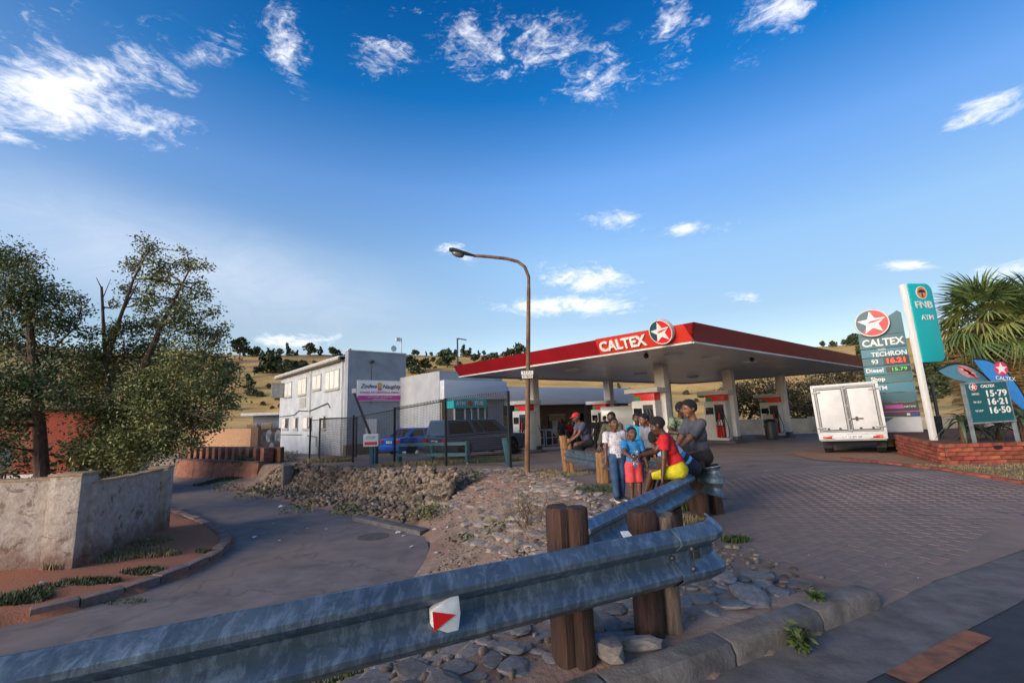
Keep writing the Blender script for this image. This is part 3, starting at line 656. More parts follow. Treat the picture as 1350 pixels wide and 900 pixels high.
# rubbish bin between pumps
q = cs(14.6, 3.6); q.z = float(zup(q.x, q.y)); b_ = thing('rubbish_bin', 'dark rounded rubbish bin beside the second pump island', 'bin', q)
mb = MB(); mb.lathe([(.27, 0), (.3, .1), (.32, .9), (.30, .95)], 14); mb.build('drum', M_DGREY, b_, smooth=True); mb = MB(); mb.lathe([(.33, .93), (.33, 1.0), (.2, 1.1), (.01, 1.12)], 14); mb.build('lid', M_BLK2, b_, smooth=True)

# ------------------------------------------------------------------ shop behind the canopy
SH = np.array([-3.95, 25.5]); shv = lambda t, w, z: Vector((*(SH+U*t+V*w), z))
M_SILV = mat('silver_cladding', 'cbccd0', .5, .05, var=.06, scale=.5, stretch=(1, 1, 6))
M_WALLG = mat('grey_plaster', 'a5a9ac', .85, col2='92969a', scale=.9, bump=.2, bscale=20)
M_BRK = mat('buff_brick', '8c7866', .9, col2='6c5a4c', scale=9, bump=.4, bscale=30)
M_DARKIN = mat('dim_interior', '2b2622', .9, var=.2)  # gloom of the shop recess painted into the ceiling colour
def obox(p, t0, t1, w0, w1, z0, z1, fr=None):
    """box in a facade frame fr(t, w, z)"""
    mb = MB(); vs = [fr(t, w, z)[:] for z in (z0, z1) for t, w in ((t0, w0), (t1, w0), (t1, w1), (t0, w1))]
    return mb.add(vs, [(3, 2, 1, 0), (4, 5, 6, 7), (0, 1, 5, 4), (1, 2, 6, 5), (2, 3, 7, 6), (3, 0, 4, 7)])
shop = thing('station_shop', 'low grey filling station shop with a silver fascia under the canopy', 'shop', shv(0, 0, -.5))
def sp(name, m, t0, t1, w0, w1, z0, z1, **k): return obox(0, t0, t1, w0, w1, z0, z1, shv).build(name, m, shop, world=True, **k)
sp('side_wall', M_WALLG, -.0, 4.6, .35, 8, -.9, 4.05); sp('back_wall', M_BRK, 2.9, 21, 2.6, 3.0, -1.2, 2.2); sp('roof', M_LGREY, 4.62, 21, .4, 8.0, 2.25, 2.9)
sp('fascia', M_SILV, .0, 4.58, -.12, .33, 2.42, 3.5, bevel=.03); sp('fascia', M_SILV, 4.64, 20.7, -.1, .36, 2.02, 3.2, bevel=.03)
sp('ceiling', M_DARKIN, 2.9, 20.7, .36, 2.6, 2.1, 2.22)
sp('front_wall', M_BRK, 2.75, 3.2, .1, 2.6, -.8, 2.05); sp('front_wall', M_BRK, .05, 2.7, .2, .34, -.8, 2.3)
for t in (4.8, 7.2, 12.0, 16.2, 20.4):
    sp('post', M_DGREY, t, t+.16, .0, .16, -1.2, 2.03)
for t0, t1, z1 in ((3.6, 5.3, 1.4), (8.9, 10.0, 1.3), (13.6, 15.0, 1.3), (17.4, 18.6, 1.2)):
    sp('door', M_GLASS, t0, t1, 2.52, 2.59, -1.1, z1); sp('door_frame', M_DGREY, t0-.08, t1+.08, 2.54, 2.595, z1, z1+.08)
for t0, t1 in ((5.6, 6.8), (10.8, 12.6)):
    sp('window', M_GLASS, t0, t1, 2.52, 2.59, .2, 1.3); sp('window_frame', M_LGREY, t0-.06, t1+.06, 2.55, 2.597, 1.3, 1.37); sp('window_sill', M_LGREY, t0-.06, t1+.06, 2.45, 2.597, .12, .19)
for t, w in ((7.6, .5), (11.1, .6), (12.9, .5)): sp('notice_board', M_LGREY, t, t+w, 2.5, 2.59, -.2, .9)
# ice chests / gas cages in front
def cage(t, lb):
    q = shv(t, 1.2, 0); z = float(zup(q.x, q.y)); c = thing('gas_cage', lb, 'gas cage', (q.x, q.y, z), TH)
    mb = MB(); [mb.box((x, y, .55), (.05, .05, 1.1)) for x in (-.6, 0, .6) for y in (-.3, .3)]; [mb.box((0, y, z), (1.25, .04, .05)) for y in (-.3, .3) for z in (.05, .55, 1.08)]; mb.build('frame', M_LGREY, c)
    for x in (-.4, -.1, .2, .45): mb = MB(); mb.lathe([(.13, .06), (.14, .1), (.14, .6), (.05, .72), (.05, .8)], 10, Matrix.Translation((x, 0, 0))); mb.build('gas_bottle', M_DGREY if x < 0 else M_RED, c, smooth=True)
cage(9.4, 'grey gas bottle cage against the brick shop wall left of the red cap man'); cage(8.0, 'gas bottle cage beside the white fuel pump pillar')
# cash machine kiosk
km = thing('cash_machine_kiosk', 'teal topped cash machine kiosk on the shop front behind the pickup', 'cash machine', shv(1.4, -.3, -.55))
def kp(name, m, t0, t1, w0, w1, z0, z1, **k): return obox(0, t0, t1, w0, w1, z0, z1, shv).build(name, m, km, world=True, **k)
kp('header', M_TURQ, .25, 2.5, -.7, .15, 1.92, 2.4); kp('cabinet', M_DGREY, .35, 2.4, -.55, .15, -.6, 1.9)
for t in (.32, 1.0, 1.45, 1.92, 2.4): kp('mullion', M_WHITE, t, t+.07, -.63, -.56, .0, 1.9)
for t in (.42, 1.1, 1.55, 2.02): kp('screen_panel', mat('kiosk_teal_screen', '1d5f66', .2), t, t+.36, -.6, -.555, 1.0, 1.75)
I_ = wm(km).inverted()
text('lettering', 'FNB', .34, M_WHITE, km, I_ @ frame3(shv(1.95, -.705, 2.16), UX, ZX), .02, bold=.006); text('lettering', 'ATM', .3, M_WHITE, km, I_ @ frame3(shv(.7, -.705, 2.16), UX, ZX), .02, bold=.004)
mb = MB(); mb.lathe([(.17, 0), (.17, .02), (.001, .02)], 16, frame3(shv(1.32, -.702, 2.16), UX, ZX)); mb.build('emblem', M_ORED, km, world=True)
# dim people who stand under the canopy are added with the other people

# ------------------------------------------------------------------ two storey school
SC = np.array([-9.9, 27.2]); scv = lambda t, w, z: Vector((*(SC+U*t+V*w), z))
def streakfn(nt, tc, cc, b):
    n = node(nt, 'ShaderNodeTexNoise', inp={'Vector': node(nt, 'ShaderNodeMapping', inp={0: tc.outputs['Object'], 3: (2.6, 2.6, .22)}).outputs[0], 'Scale': 1.0, 'Detail': 6.0, 'Roughness': .65})
    f = node(nt, 'ShaderNodeMapRange', inp={0: n.outputs[0], 1: .52, 2: .72, 4: .45}).outputs[0]
    return node(nt, 'ShaderNodeMix', data_type='RGBA', inp={0: f, 6: cc, 7: lin('7d7f80')+(1,)}).outputs[2]
M_SCH = mat('sunlit_grey_wall', 'b3b8bd', .8, col2='9da2a8', scale=1.1, bump=.2, bscale=14, fn=streakfn)  # school side wall: sunlight painted in as the lighter grey
M_SCH2 = mat('mid_shaded_grey_wall', '8f969e', .8, col2='7d838b', scale=.8, bump=.2, bscale=14, fn=streakfn)  # school front: shade painted into a darker grey; the low house reuses it
M_WIN = mat('window_glare', 'f3f1ea', .12, var=.1, scale=3, coat=.6)  # bright sky reflection is painted into the near-white pane colour
M_WIN2 = mat('window_dark', '3a3f46', .1, var=.2, coat=.5)
M_FRM = mat('window_frame_white', 'a7a6a1', .6)
school = thing('school_building', 'two storey pale grey school building with a white and pink signboard', 'school', scv(0, 0, -.5))
def scp(name, m, t0, t1, w0, w1, z0, z1, par=None, **k): return obox(0, t0, t1, w0, w1, z0, z1, scv).build(name, m, par or school, world=True, **k)
scp('front_wall', M_SCH2, 0, 3.82, 0, .5, -1.2, 5.62); scp('side_wall', M_SCH, .012, 3.8, .502, 15.0, -1.6, 5.2)
scp('plinth', mat('brown_plinth', '6d5b50', .9), -.03, 3.85, -.03, .49, -1.2, .05)
mb = MB(); a, b = scv(-.35, .55, 5.30), scv(-.35, 15.6, 5.30); c, d = scv(3.9, 15.6, 5.5), scv(3.9, .55, 5.5)
mb.add([p[:] for p in (a, b, c, d)]+[(p+ZX*.07)[:] for p in (a, b, c, d)], [(3, 2, 1, 0), (4, 5, 6, 7), (0, 1, 5, 4), (1, 2, 6, 5), (2, 3, 7, 6), (3, 0, 4, 7)]); mb.build('roof', M_LGREY, school, world=True)
scp('gutter', M_FRM, -.42, -.32, .55, 15.5, 5.14, 5.29); scp('eave_board', mat('eave_brown', '8a7a6a', .8), -.3, .01, .56, 15.4, 5.08, 5.13)
scp('wall_cap', M_LGREY, -.04, 3.86, -.04, .54, 5.62, 5.68)
def swin(w0, w1, z0, z1, n, dark=False, opn=False):
    f = scp('window', M_FRM, -.03, .012, w0, w1, z0, z1)
    st = (w1-w0)/n
    for i in range(n):
        scp('pane', M_WIN2 if (dark and i != 1) else M_WIN, -.045, -.028, w0+i*st+.07, w0+(i+1)*st-.07, z0+.09, z1-.09, par=f)
    scp('sill', M_FRM, -.10, .012, w0-.06, w1+.06, z0-.07, z0-.004, par=f)
    if opn:
        o = obox(0, -1.0, -.03, w1-.02, w1+.03, z0, z1, scv).build('open_sash', M_FRM, f, world=True)
for w0, w1 in ((1.35, 3.85),): swin(w0, w1, 3.42, 4.68, 3)
swin(4.75, 6.5, 3.6, 4.66, 2); swin(7.9, 9.9, 3.42, 4.68, 2); swin(11.6, 13.6, 3.46, 4.66, 2, opn=True)
for w0, w1 in ((3.6, 4.4), (6.4, 8.3), (9.6, 10.8), (12.1, 13.9)): swin(w0, w1, .92, 1.85, 2, dark=True)
def pipe(pts, r=.045): mb = MB(); mb.tube(pts, r, 6); return mb.build('pipe', M_LGREY if r > .04 else M_DGREY, school, world=True, smooth=True)
pipe([scv(-.08, .75, -.8), scv(-.08, .75, 5.1)]); pipe([scv(-.08, 6.85, 1.1), scv(-.08, 6.85, 5.0)]); pipe([scv(-.06, 2.8, 2.3), scv(-.06, 3.2, 2.6), scv(-.06, 6.9, 2.2), scv(-.06, 9.4, 2.3), scv(-.06, 10.5, 2.0), scv(-.06, 14.8, 1.95)], .03)
pipe([scv(-.06, 5.2, -.2), scv(-.06, 5.2, .45), scv(-.06, 7.2, .5)], .03); pipe([scv(-.06, 8.6, .55), scv(-.06, 14.5, .5)], .025); pipe([scv(1.45, -.06, 2.4), scv(1.45, -.06, 5.0)], .02)
scp('vent_panel', M_FRM, -.03, .012, 7.9, 9.4, 2.5, 3.2)
scp('poster', M_WHITE, 1.15, 1.85, -.03, -.002, .35, 1.5)
mb = MB(); mb.tube([scv(3.6, .2, 4.6), scv(3.6, .2, 6.7)], .035, 6); mb.box(scv(3.35, .2, 6.6)[:], (.3, .14, .22), rz=TH); mb.build('floodlight_mast', M_LGREY, school, world=True)
mb = MB(); mb.box(scv(1.45, -.12, 5.0)[:], (.2, .2, .16), rz=TH); mb.build('wall_lamp', M_DGREY, school, world=True)
mb = MB(); mb.lathe([(.01, 0), (.14, .05), (.2, .12)], 12, frame3(scv(3.0, .2, 5.95), UX, ZX)); mb.tube([scv(3.0, .25, 5.6), scv(3.0, .25, 5.95)], .02, 5); mb.build('satellite_dish', M_LGREY, school, world=True)
sb = thing('signboard', 'white and pink fashion school signboard fixed to the grey school wall', 'signboard', scv(2.0, -.05, 3.2))
obox(0, .55, 3.42, -.09, -.03, 2.58, 3.86, scv).build('frame', M_LGREY, sb, world=True); obox(0, .59, 3.38, -.10, -.085, 2.92, 3.82, scv).build('board', mat('sign_white', 'e6e2e2', .5, var=.03), sb, world=True)
M_PINK = mat('sign_pink', 'c23f94', .5, var=.05); M_TXT = mat('sign_black', '1b1418', .6)
obox(0, .59, 3.38, -.10, -.085, 2.62, 2.92, scv).build('pink_band', M_PINK, sb, world=True)
I_ = wm(sb).inverted(); sT = lambda t, z: I_ @ frame3(scv(t, -.101, z), UX, ZX)
text('lettering', 'Zodwa', .36, M_TXT, sb, sT(1.25, 3.48), .012, shear=.35, bold=.004); text('lettering', 'Naughty', .36, M_TXT, sb, sT(2.75, 3.46), .012, shear=.35, bold=.004)
text('lettering', 'SCHOOL OF CREATION & DESIGN', .155, M_PINK, sb, sT(2.0, 3.1), .012, bold=.004, width=1.08); text('lettering', 'TEL 011 412 5880  CELL 072 881 4402', .1, M_WHITE, sb, sT(2.0, 2.82), .012); text('lettering', 'info@zodwanaughty.co.za', .09, M_WHITE, sb, sT(2.0, 2.69), .012)
mb = MB(); mb.lathe([(.17, 0), (.17, .012), (.10, .012), (.10, .004), (.001, .004)], 20, sT(1.98, 3.56)); mb.build('emblem', mat('sign_gold', 'd8b040', .5), sb)
mb = MB(); mb.prism([(-.14, -.02), (.14, -.02), (.09, -.22), (0, -.14), (-.09, -.22)], .012, sT(1.98, 3.40)); mb.build('ribbon', M_PINK, sb)

# ------------------------------------------------------------------ black mesh fence, gate, teal bumper rail, boom
M_FEN = mat('fence_black', '1d1f22', .55, var=.1)
FP = [(-9.96, 22.49), (-7.25, 20.74), (-5.02, 19.27), (-2.51, 16.75), (-.19, 15.11)]
fen = thing('mesh_fence', 'tall black welded mesh fence along the top of the rubble wall', 'fence', (-5, 19.3, -.3)); hts = [2.0, 2.0, 2.2, 2.33, 2.38]
for i, (a, b) in enumerate(zip(FP[:-1], FP[1:])):
    a3, b3 = Vector((*a, float(zup(*a)))), Vector((*b, float(zup(*b)))); L = (b3-a3).length; mb = MB(); n = int(L/.1)
    h0, h1 = hts[i], hts[i+1]
    for k in range(1, n):
        p = a3.lerp(b3, k/n); mb.bar(p+ZX*.1, p+ZX*(h0+(h1-h0)*k/n-.03), .0065)
    for k in range(0, 36):
        z0, z1 = .1+(h0-.15)*k/35, .1+(h1-.15)*k/35; mb.bar(a3+ZX*z0, b3+ZX*z1, .0062)
    mb.build('mesh_panel', M_FEN, fen, world=True)
    mb = MB(); mb.bar(a3+ZX*(h0-.03), b3+ZX*(h1-.03), .035)
    if i == 3 or i == 2:  # toothed top
        for k in range(int(L/.1)):
            p = a3.lerp(b3, k*.1/L)+ZX*(h0+(h1-h0)*k*.1/L); mb.bar(p, p+ZX*.07+(b3-a3).normalized()*.04, .02)
    mb.build('top_rail', M_FEN, fen, world=True)
for (x, y), h in zip(FP, hts):
    z = float(zup(x, y)); mb = MB(); mb.box((x, y, z+h/2+.02), (.075, .075, h+.1), rz=.6); mb.build('post', M_FEN, fen, world=True)
# gate leaf (folded louvre gate) at the left end
gt = thing('mesh_gate', 'black close barred gate leaf standing beside the pale school wall', 'gate', (-9.5, 22.5, -.4), .9)
mb = MB(); [mb.box((x, 0, 1.0), (.07, .06, 2.05)) for x in (0, 2.0)]; [mb.box((1, 0, z), (2, .05, .05)) for z in (.05, 2.0)]; mb.build('frame', M_FEN, gt)
mb = MB(); [mb.box((1, 0, .1+i*.038), (1.95, .02, .012)) for i in range(50)]; mb.build('bars', M_FEN, gt)
M_TPAINT = mat('teal_rail_paint', '1d5a66', .5, var=.12)
tr = thing('bumper_rail', 'low teal painted parking rail in front of the blue and black cars', 'rail', (-3.2, 18, -.3))
TP = [aty(527, 597, 18.9), aty(570, 600, 18.2), aty(616, 603, 17.5)]
TP0 = [aty(496, 597, 19.4)]
for p in TP0+TP:
    z = float(zup(p.x, p.y)); mb = MB(); mb.box((p.x, p.y, z+.4), (.13, .13, .86), rz=.7); mb.build('post', M_TPAINT, tr, world=True, bevel=.01)
for h in (.74, .34):
    mb = MB(); a, b = TP[0], TP[-1]; mb.bar((a.x, a.y-.09, float(zup(a.x, a.y))+h), (b.x, b.y-.09, float(zup(b.x, b.y))+h), .05, .12); mb.build('rail', M_TPAINT, tr, world=True)
p = aty(671, 605, 15.6); z = float(zup(p.x, p.y)); st = thing('leaning_post', 'short teal post leaning against the last black fence post', 'post', (p.x, p.y, z), 0, None, (0, -.14)); mb = MB(); mb.box((0, 0, .42), (.18, .12, .95)); mb.build('timber', M_TPAINT, st, bevel=.01); mb = MB(); mb.box((0, 0, .92), (.2, .14, .04)); mb.build('cap', M_TPAINT, st)
bp = aty(487, 580, 19.0); bo = thing('boom_gate', 'raised slanting boom pole with a white control box behind the fence', 'boom gate', (bp.x, bp.y, float(zup(bp.x, bp.y))))
mb = MB(); mb.box((bp.x+.1, bp.y, bp.z+.0), (.62, .3, .5)); mb.build('control_box', M_WHITE, bo, world=True, bevel=.02); mb = MB(); mb.box((bp.x+.1, bp.y, (bp.z-.25+bo.location.z)/2), (.14, .14, bp.z-.2-bo.location.z)); mb.build('post', M_TPAINT, bo, world=True)
I_ = wm(bo).inverted(); text('lettering', 'STOP', .16, M_BLK2, bo, I_ @ frame3(Vector((bp.x+.1, bp.y-.152, bp.z+.1)), (1, 0, 0), ZX), .006); mb = MB(); mb.box((bp.x+.1, bp.y-.155, bp.z-.12), (.5, .008, .12)); mb.build('red_label', M_STAR, bo, world=True)
a = aty(466, 515, 19.0); mb = MB(); mb.bar(aty(488, 572, 19.0), a, .07, .09); mb.build('boom', M_BLK2, bo, world=True); mb = MB(); mb.box((a.x+.03, a.y, a.z), (.16, .12, .18)); mb.build('boom_tip', M_WHITE, bo, world=True)

# ------------------------------------------------------------------ street lamp and masts
M_RUST = mat('rusty_steel', '8a6a50', .8, .2, col2='5a3d2c', scale=4, stretch=(1, 1, .5), bump=.2)
lp = thing('street_lamp', 'tall rusty street lamp with a curved arm beside the black fence', 'street lamp', (.28, 13.0, -.16))
b0, b1 = Vector((.28, 13.0, -.3)), aty(697, 380, 13.0); mb = MB(); arc = [b0, b0.lerp(b1, .5), b1]
end = aty(624, 337, 13.0)
ctl = [aty(697, 365, 13.0), aty(692, 352, 13.0), aty(683, 345, 13.0), aty(668, 341, 13.0), aty(645, 338.5, 13.0), end]
mb.tube(arc, [.075, .065, .055], 10); mb.tube([b1]+ctl, .048, 10); mb.build('pole', M_RUST, lp, world=True, smooth=True)
h = aty(607, 333, 13.0); hd = MB(); dr = (h-end).normalized()
for k, (t, w, hh) in enumerate(((-.05, .10, .07), (.25, .20, .12), (.5, .26, .15), (.72, .22, .13))):
    pass
T_ = frame3(end, dr, ZX)
prof = [(-.06, .05, .05), (.12, .09, .07), (.4, .13, .10), (.62, .14, .12), (.74, .08, .08)]
vs = []; n = 10
for x, w, hh in prof:
    for j in range(n): t = 2*pi*j/n; vs.append((x, hh*.8*sin(t) if sin(t) > 0 else hh*.5*sin(t), w*cos(t)))
fs = [(i*n+j, i*n+(j+1) % n, (i+1)*n+(j+1) % n, (i+1)*n+j) for i in range(len(prof)-1) for j in range(n)]+[tuple(range(n))[::-1], tuple((len(prof)-1)*n+j for j in range(n))]
hd.add(vs, fs, T_); hd.build('lamp_head', M_DGREY, lp, world=True, smooth=True)
mb = MB(); mb.ball((.48, -.07, 0), (.2, .10, .11), 10, 6, T_); mb.build('lamp_bowl', mat('lamp_bowl', '6b6660', .25), lp, world=True, smooth=True)
tg = aty(695, 492, 12.85); mb = MB(); nb = MB(); nb.box((tg.x, tg.y, tg.z+.02), (.34, .012, .1)); nb.box((tg.x, tg.y, tg.z-.09), (.31, .012, .09)); nb.build('number_plate', M_WHITE, lp, world=True)
I_ = wm(lp).inverted(); text('lettering', '117.1', .1, M_BLK2, lp, I_ @ frame3(Vector((tg.x, tg.y-.008, tg.z+.02)), (1, 0, 0), ZX), .004, width=1.2); text('lettering', '01 MOVE', .07, M_BLK2, lp, I_ @ frame3(Vector((tg.x, tg.y-.008, tg.z-.09)), (1, 0, 0), ZX), .004)
ml = aty(603, 485, 34); mt = thing('antenna_mast', 'thin grey mast with a short arm behind the canopy tip', 'mast', (ml.x, ml.y, -.6)); mb = MB(); e = aty(603, 446, 34); mb.tube([(ml.x, ml.y, -.6), e], .06, 6); mb.tube([e, aty(615, 448, 34)], .045, 6); mb.build('mast', M_DGREY, mt, world=True)
# ------------------------------------------------------------------ guardrails
def galvfn(nt, tc, cc, b):
    n = node(nt, 'ShaderNodeTexNoise', inp={'Vector': node(nt, 'ShaderNodeMapping', inp={0: tc.outputs['Object'], 2: (0, 0, radians(-26)), 3: (22, 10, 9)}).outputs[0], 'Scale': 1.0, 'Detail': 8.0, 'Roughness': .7, 'Distortion': .5})
    f = node(nt, 'ShaderNodeMapRange', inp={0: n.outputs[0], 1: .48, 2: .72, 4: .62}).outputs[0]
    n2 = node(nt, 'ShaderNodeTexNoise', inp={'Vector': tc.outputs['Object'], 'Scale': 3.0, 'Detail': 4.0})
    r = node(nt, 'ShaderNodeMapRange', inp={0: n2.outputs[0], 1: .3, 2: .7, 3: .32, 4: .55}).outputs[0]; nt.links.new(r, b.inputs['Roughness'])
    return node(nt, 'ShaderNodeMix', data_type='RGBA', inp={0: f, 6: cc, 7: lin('a9bac6')+(1,)}).outputs[2]
M_GALV = mat('galvanised_steel', '6b7a86', .4, .7, col2='54636f', scale=5, bump=.25, bscale=8, fn=galvfn)
M_WOOD = mat('dark_creosoted_wood', '4a3026', .85, col2='22150f', scale=5, stretch=(4, 4, .5), bump=.8, bscale=18)
M_WOOD2 = mat('weathered_pale_wood', '9a7148', .85, col2='6b4a30', scale=6, stretch=(4, 4, .4), bump=.6, bscale=18)
M_WOOD3 = mat('grey_split_wood', '83705f', .9, col2='54443a', scale=6, stretch=(3, 3, .6), bump=.8, bscale=20)
WP = [(.0, .150), (.004, .157), (.012, .157), (.080, .112), (.086, .104), (.086, .080), (.080, .072), (.020, .030), (.012, .022), (.012, 0)]
WP = WP+[(d, -z) for d, z in WP[-2::-1]]
def wbeam(name, path, parent, m=M_GALV, side=1, flare=None, th=.005):
    """sweeps the W profile along path [(x,y,z centre)], the ridges standing out to the given side"""
    P = [Vector(p) for p in path]; n = len(P); k = len(WP); vs = []
    for i, p in enumerate(P):
        d = (P[min(i+1, n-1)]-P[max(i-1, 0)]); d.z = 0; d.normalize(); out = Vector((d.y, -d.x, 0))*side
        s = flare[i] if flare else (1, 1)
        for o in (0, -th):
            for q, z in WP: vs.append((p+out*(q*s[0]+o)+ZX*(z*s[1]))[:])
    fs = []; m2 = 2*k
    for i in range(n-1):
        for j in range(k-1):
            fs.append((i*m2+j, (i+1)*m2+j, (i+1)*m2+j+1, i*m2+j+1)); fs.append((i*m2+k+j, i*m2+k+j+1, (i+1)*m2+k+j+1, (i+1)*m2+k+j))
        for j in (0, k-1): fs.append((i*m2+j, i*m2+k+j, (i+1)*m2+k+j, (i+1)*m2+j))
    for i in (0, n-1): fs += [(i*m2+j, i*m2+j+1, i*m2+k+j+1, i*m2+k+j) for j in range(k-1)]
    mb = MB(); mb.add(vs, fs); o = mb.build(name, m, parent, world=True, smooth=True); o.data.set_sharp_from_angle(angle=radians(24)); return o
def ip(a, b, n): return [tuple(Vector(a).lerp(Vector(b), i/(n-1))) for i in range(n)]
def plank_post(parent, top, zb, w, d, rz, m, name='post', lean=(0, 0), world=True):
    mb = MB(); h = top.z-zb; nn = 9; vs = []; r = random.Random(int(top.x*100)+int(w*1000))
    for k, z in enumerate((0, .3, .65, .97, 1)):
        for j in range(12):
            a = 2*pi*j/12; x, y = cos(a), sin(a); q = max(abs(x), abs(y))**.75
            s = (1 if k < 4 else .93)*(1+r.uniform(-.03, .03)); X, Y = x/q*w/2*s, y/q*d/2*s
            vs.append((X+lean[0]*h*z, Y+lean[1]*h*z, h*z+(r.uniform(-.012, .012) if k >= 3 else 0)))
    fs = [(i*12+j, i*12+(j+1) % 12, (i+1)*12+(j+1) % 12, (i+1)*12+j) for i in range(4) for j in range(12)]+[tuple(48+j for j in range(12))]
    mb.add(vs, fs, Matrix.Translation((top.x, top.y, zb)) @ Matrix.Rotation(rz, 4, 'Z')); return mb.build(name, m, parent, world=True, smooth=True)
RA = atan2(RD[1], RD[0])
gr = thing('guardrail', 'dented galvanised steel guardrail across the foreground with a red and white reflector', 'guardrail', (.3, 2.6, 0))
g0, g1 = Vector((-1.68, 1.60, .632)), Vector((1.03, 2.935, .632)); gd = (g1-g0).normalized(); gn = Vector((gd.y, -gd.x, 0))
wbeam('beam', ip(g0-gd*6, g0-gd*2.2, 8), gr); wbeam('beam', ip(g0-gd*2.2+gn*.004, g1, 24), gr)
e0 = g1-gd*.16+gn*.012; end = [e0+gd*t for t in (0, .1, .2, .29)]; fl = [(1.05, 1.03)]*3+[(1.05, 1.05)]
c = e0+gd*.29-gn*.11
for i, a in enumerate((18, 38, 58, 76)):
    end.append(c+gn*.11*cos(radians(a))+gd*.11*sin(radians(a))+ZX*(.004*(i+1))); fl.append((1.0-.1*i, 1.07+.012*i))
wbeam('end_piece', end, gr, flare=fl)
def bolt(p, par, r=.016):
    mb = MB(); mb.lathe([(r, 0), (r, .006), (r*.6, .014), (.001, .015)], 8, frame3(p, gd, ZX)); return mb.build('bolt', M_DGREY, par, world=True, smooth=True)
for t, z in ((.02, .055), (.02, -.055), (-.07, 0)): bolt(g1+gd*(t-.09)+gn*(.02 if z == 0 else .09)+ZX*z, gr)
mb = MB(); mb.box((0, 0, 0), (.055, .05, .012), T=frame3(g1+gd*.02+gn*.036, gd, ZX)); mb.build('slot_bolt', M_DGREY, gr, world=True, bevel=.006)
mb = MB(); mb.prism([(-.03, -.022), (.035, -.018), (.03, .02), (-.025, .024)], .002, frame3(aty(825, 704, 2.84), gd, (ZX*.6-gn*.8).normalized())); mb.build('sticker', M_WHITE, gr, world=True)
for i, (px, py, Y, w, d, m, zt) in enumerate(((736, 667, 2.80, .13, .16, M_WOOD, 0), (760, 669, 2.76, .115, .10, M_WOOD, 0), (845, 672, 3.06, .17, .16, M_WOOD, 0), (874, 677, 3.10, .125, .1, M_WOOD3, 0))):
    q = aty(px, py, Y); plank_post(gr, q, .05, w, d, RA, m, 'post' if i in (0, 2) else 'spacer_block', world=True)
rp = aty(578, 806, 2.3)
tt = ((rp-g0).xy.dot(gd.xy)); q = g0+gd*tt; q = q+gn*.03+ZX*.0
rf = MB(); T_ = frame3(q, gd, ZX); rf.prism([(-.070, .028), (.052, .092), (.062, .0), (.048, -.098), (-.066, -.038)], .05, T_); ro = rf.build('reflector', mat('reflector_white', 'd0d4d6', .45, var=.12, scale=20), gr, world=True, bevel=.004)
mb = MB(); mb.prism([(-.068, .028), (.036, -.004), (-.062, -.052)], .004, T_ @ Matrix.Translation((0, 0, .05))); mb.build('red_triangle', mat('reflector_red', 'd21c1c', .4, var=.05), ro, world=True)

g2 = thing('guardrail', 'second guardrail beside the forecourt on which the children and the red cap man sit', 'guardrail', (2.0, 9, -.1))
p0, p1, p2 = Vector((2.46, 6.62, .52)), Vector((1.80, 10.1, .44)), Vector((1.22, 12.9, .36))
wbeam('beam', ip(p0, p1, 14)+ip(p1, p2, 10)[1:], g2, side=1)
dd = (p0-p1).normalized(); nn = Vector((-dd.y, dd.x, 0)); en = [p0+dd*.0, p0+dd*.15, p0+dd*.28]; fl = [(1, 1), (1, 1), (1, 1.05)]
c = p0+dd*.28+nn*.17
for i, a in enumerate((22, 45, 68, 90)): en.append(c-nn*.17*cos(radians(a))+dd*.17*sin(radians(a))); fl.append((1, 1.1+.08*i))
wbeam('end_piece', [tuple(v) for v in en], g2, side=-1, flare=fl)
for px, py, Y, w, m, ln in ((742, 574, 12.75, .22, M_WOOD2, -.09), (793, 596, 10.15, .24, M_WOOD2, .0), (750, 578, 12.6, .1, M_WOOD2, -.05)):
    q = aty(px, py, Y); zb = zs(q.x, q.y)-.1; q2 = q.copy(); q2.x -= ln*(q.z-zb) if ln else 0; plank_post(g2, q2, zb, w, w, .2, m, lean=(ln, 0))
q = aty(916, 607, 6.62); plank_post(g2, q, -.1, .24, .24, .1, M_WOOD); q = aty(938, 612, 6.75); plank_post(g2, q, -.1, .17, .2, .1, M_WOOD, 'spacer_block')
lr = thing('loose_rail', 'loose length of guardrail running from the front posts to the boy in yellow shorts', 'guardrail piece', (1.2, 4.9, 0))
a, b = aty(766, 689, 4.0), aty(893, 631, 5.75); a.z -= .15; b.z -= .15
lpth = ip(a, b, 12)+[tuple(b+Vector((.3, .45, .0)))]
o = wbeam('beam', lpth, lr, side=1)
q = aty(885, 650, 5.6); plank_post(lr, Vector((q.x, q.y, .35)), -.1, .2, .18, .6, M_WOOD, 'post')

# ------------------------------------------------------------------ left garden wall
def plasterfn(nt, tc, cc, b):
    n = node(nt, 'ShaderNodeTexNoise', inp={'Vector': tc.outputs['Object'], 'Scale': 2.6, 'Detail': 9.0, 'Roughness': .72, 'Distortion': .7})
    f = node(nt, 'ShaderNodeMapRange', inp={0: n.outputs[0], 1: .56, 2: .61, 4: .8}).outputs[0]
    c = node(nt, 'ShaderNodeMix', data_type='RGBA', inp={0: f, 6: cc, 7: lin('6a5748')+(1,)}).outputs[2]
    sp = node(nt, 'ShaderNodeSeparateXYZ', inp={0: tc.outputs['Object']})
    n2 = node(nt, 'ShaderNodeTexNoise', inp={'Vector': tc.outputs['Object'], 'Scale': 4.0, 'Detail': 5.0})
    low = node(nt, 'ShaderNodeMapRange', inp={0: math_(nt, 'SUBTRACT', sp.outputs[2], math_(nt, 'MULTIPLY', n2.outputs[0], .9)), 1: .05, 2: -.35, 4: .75}).outputs[0]
    return node(nt, 'ShaderNodeMix', data_type='RGBA', inp={0: low, 6: c, 7: lin('6b4a39')+(1,)}).outputs[2]
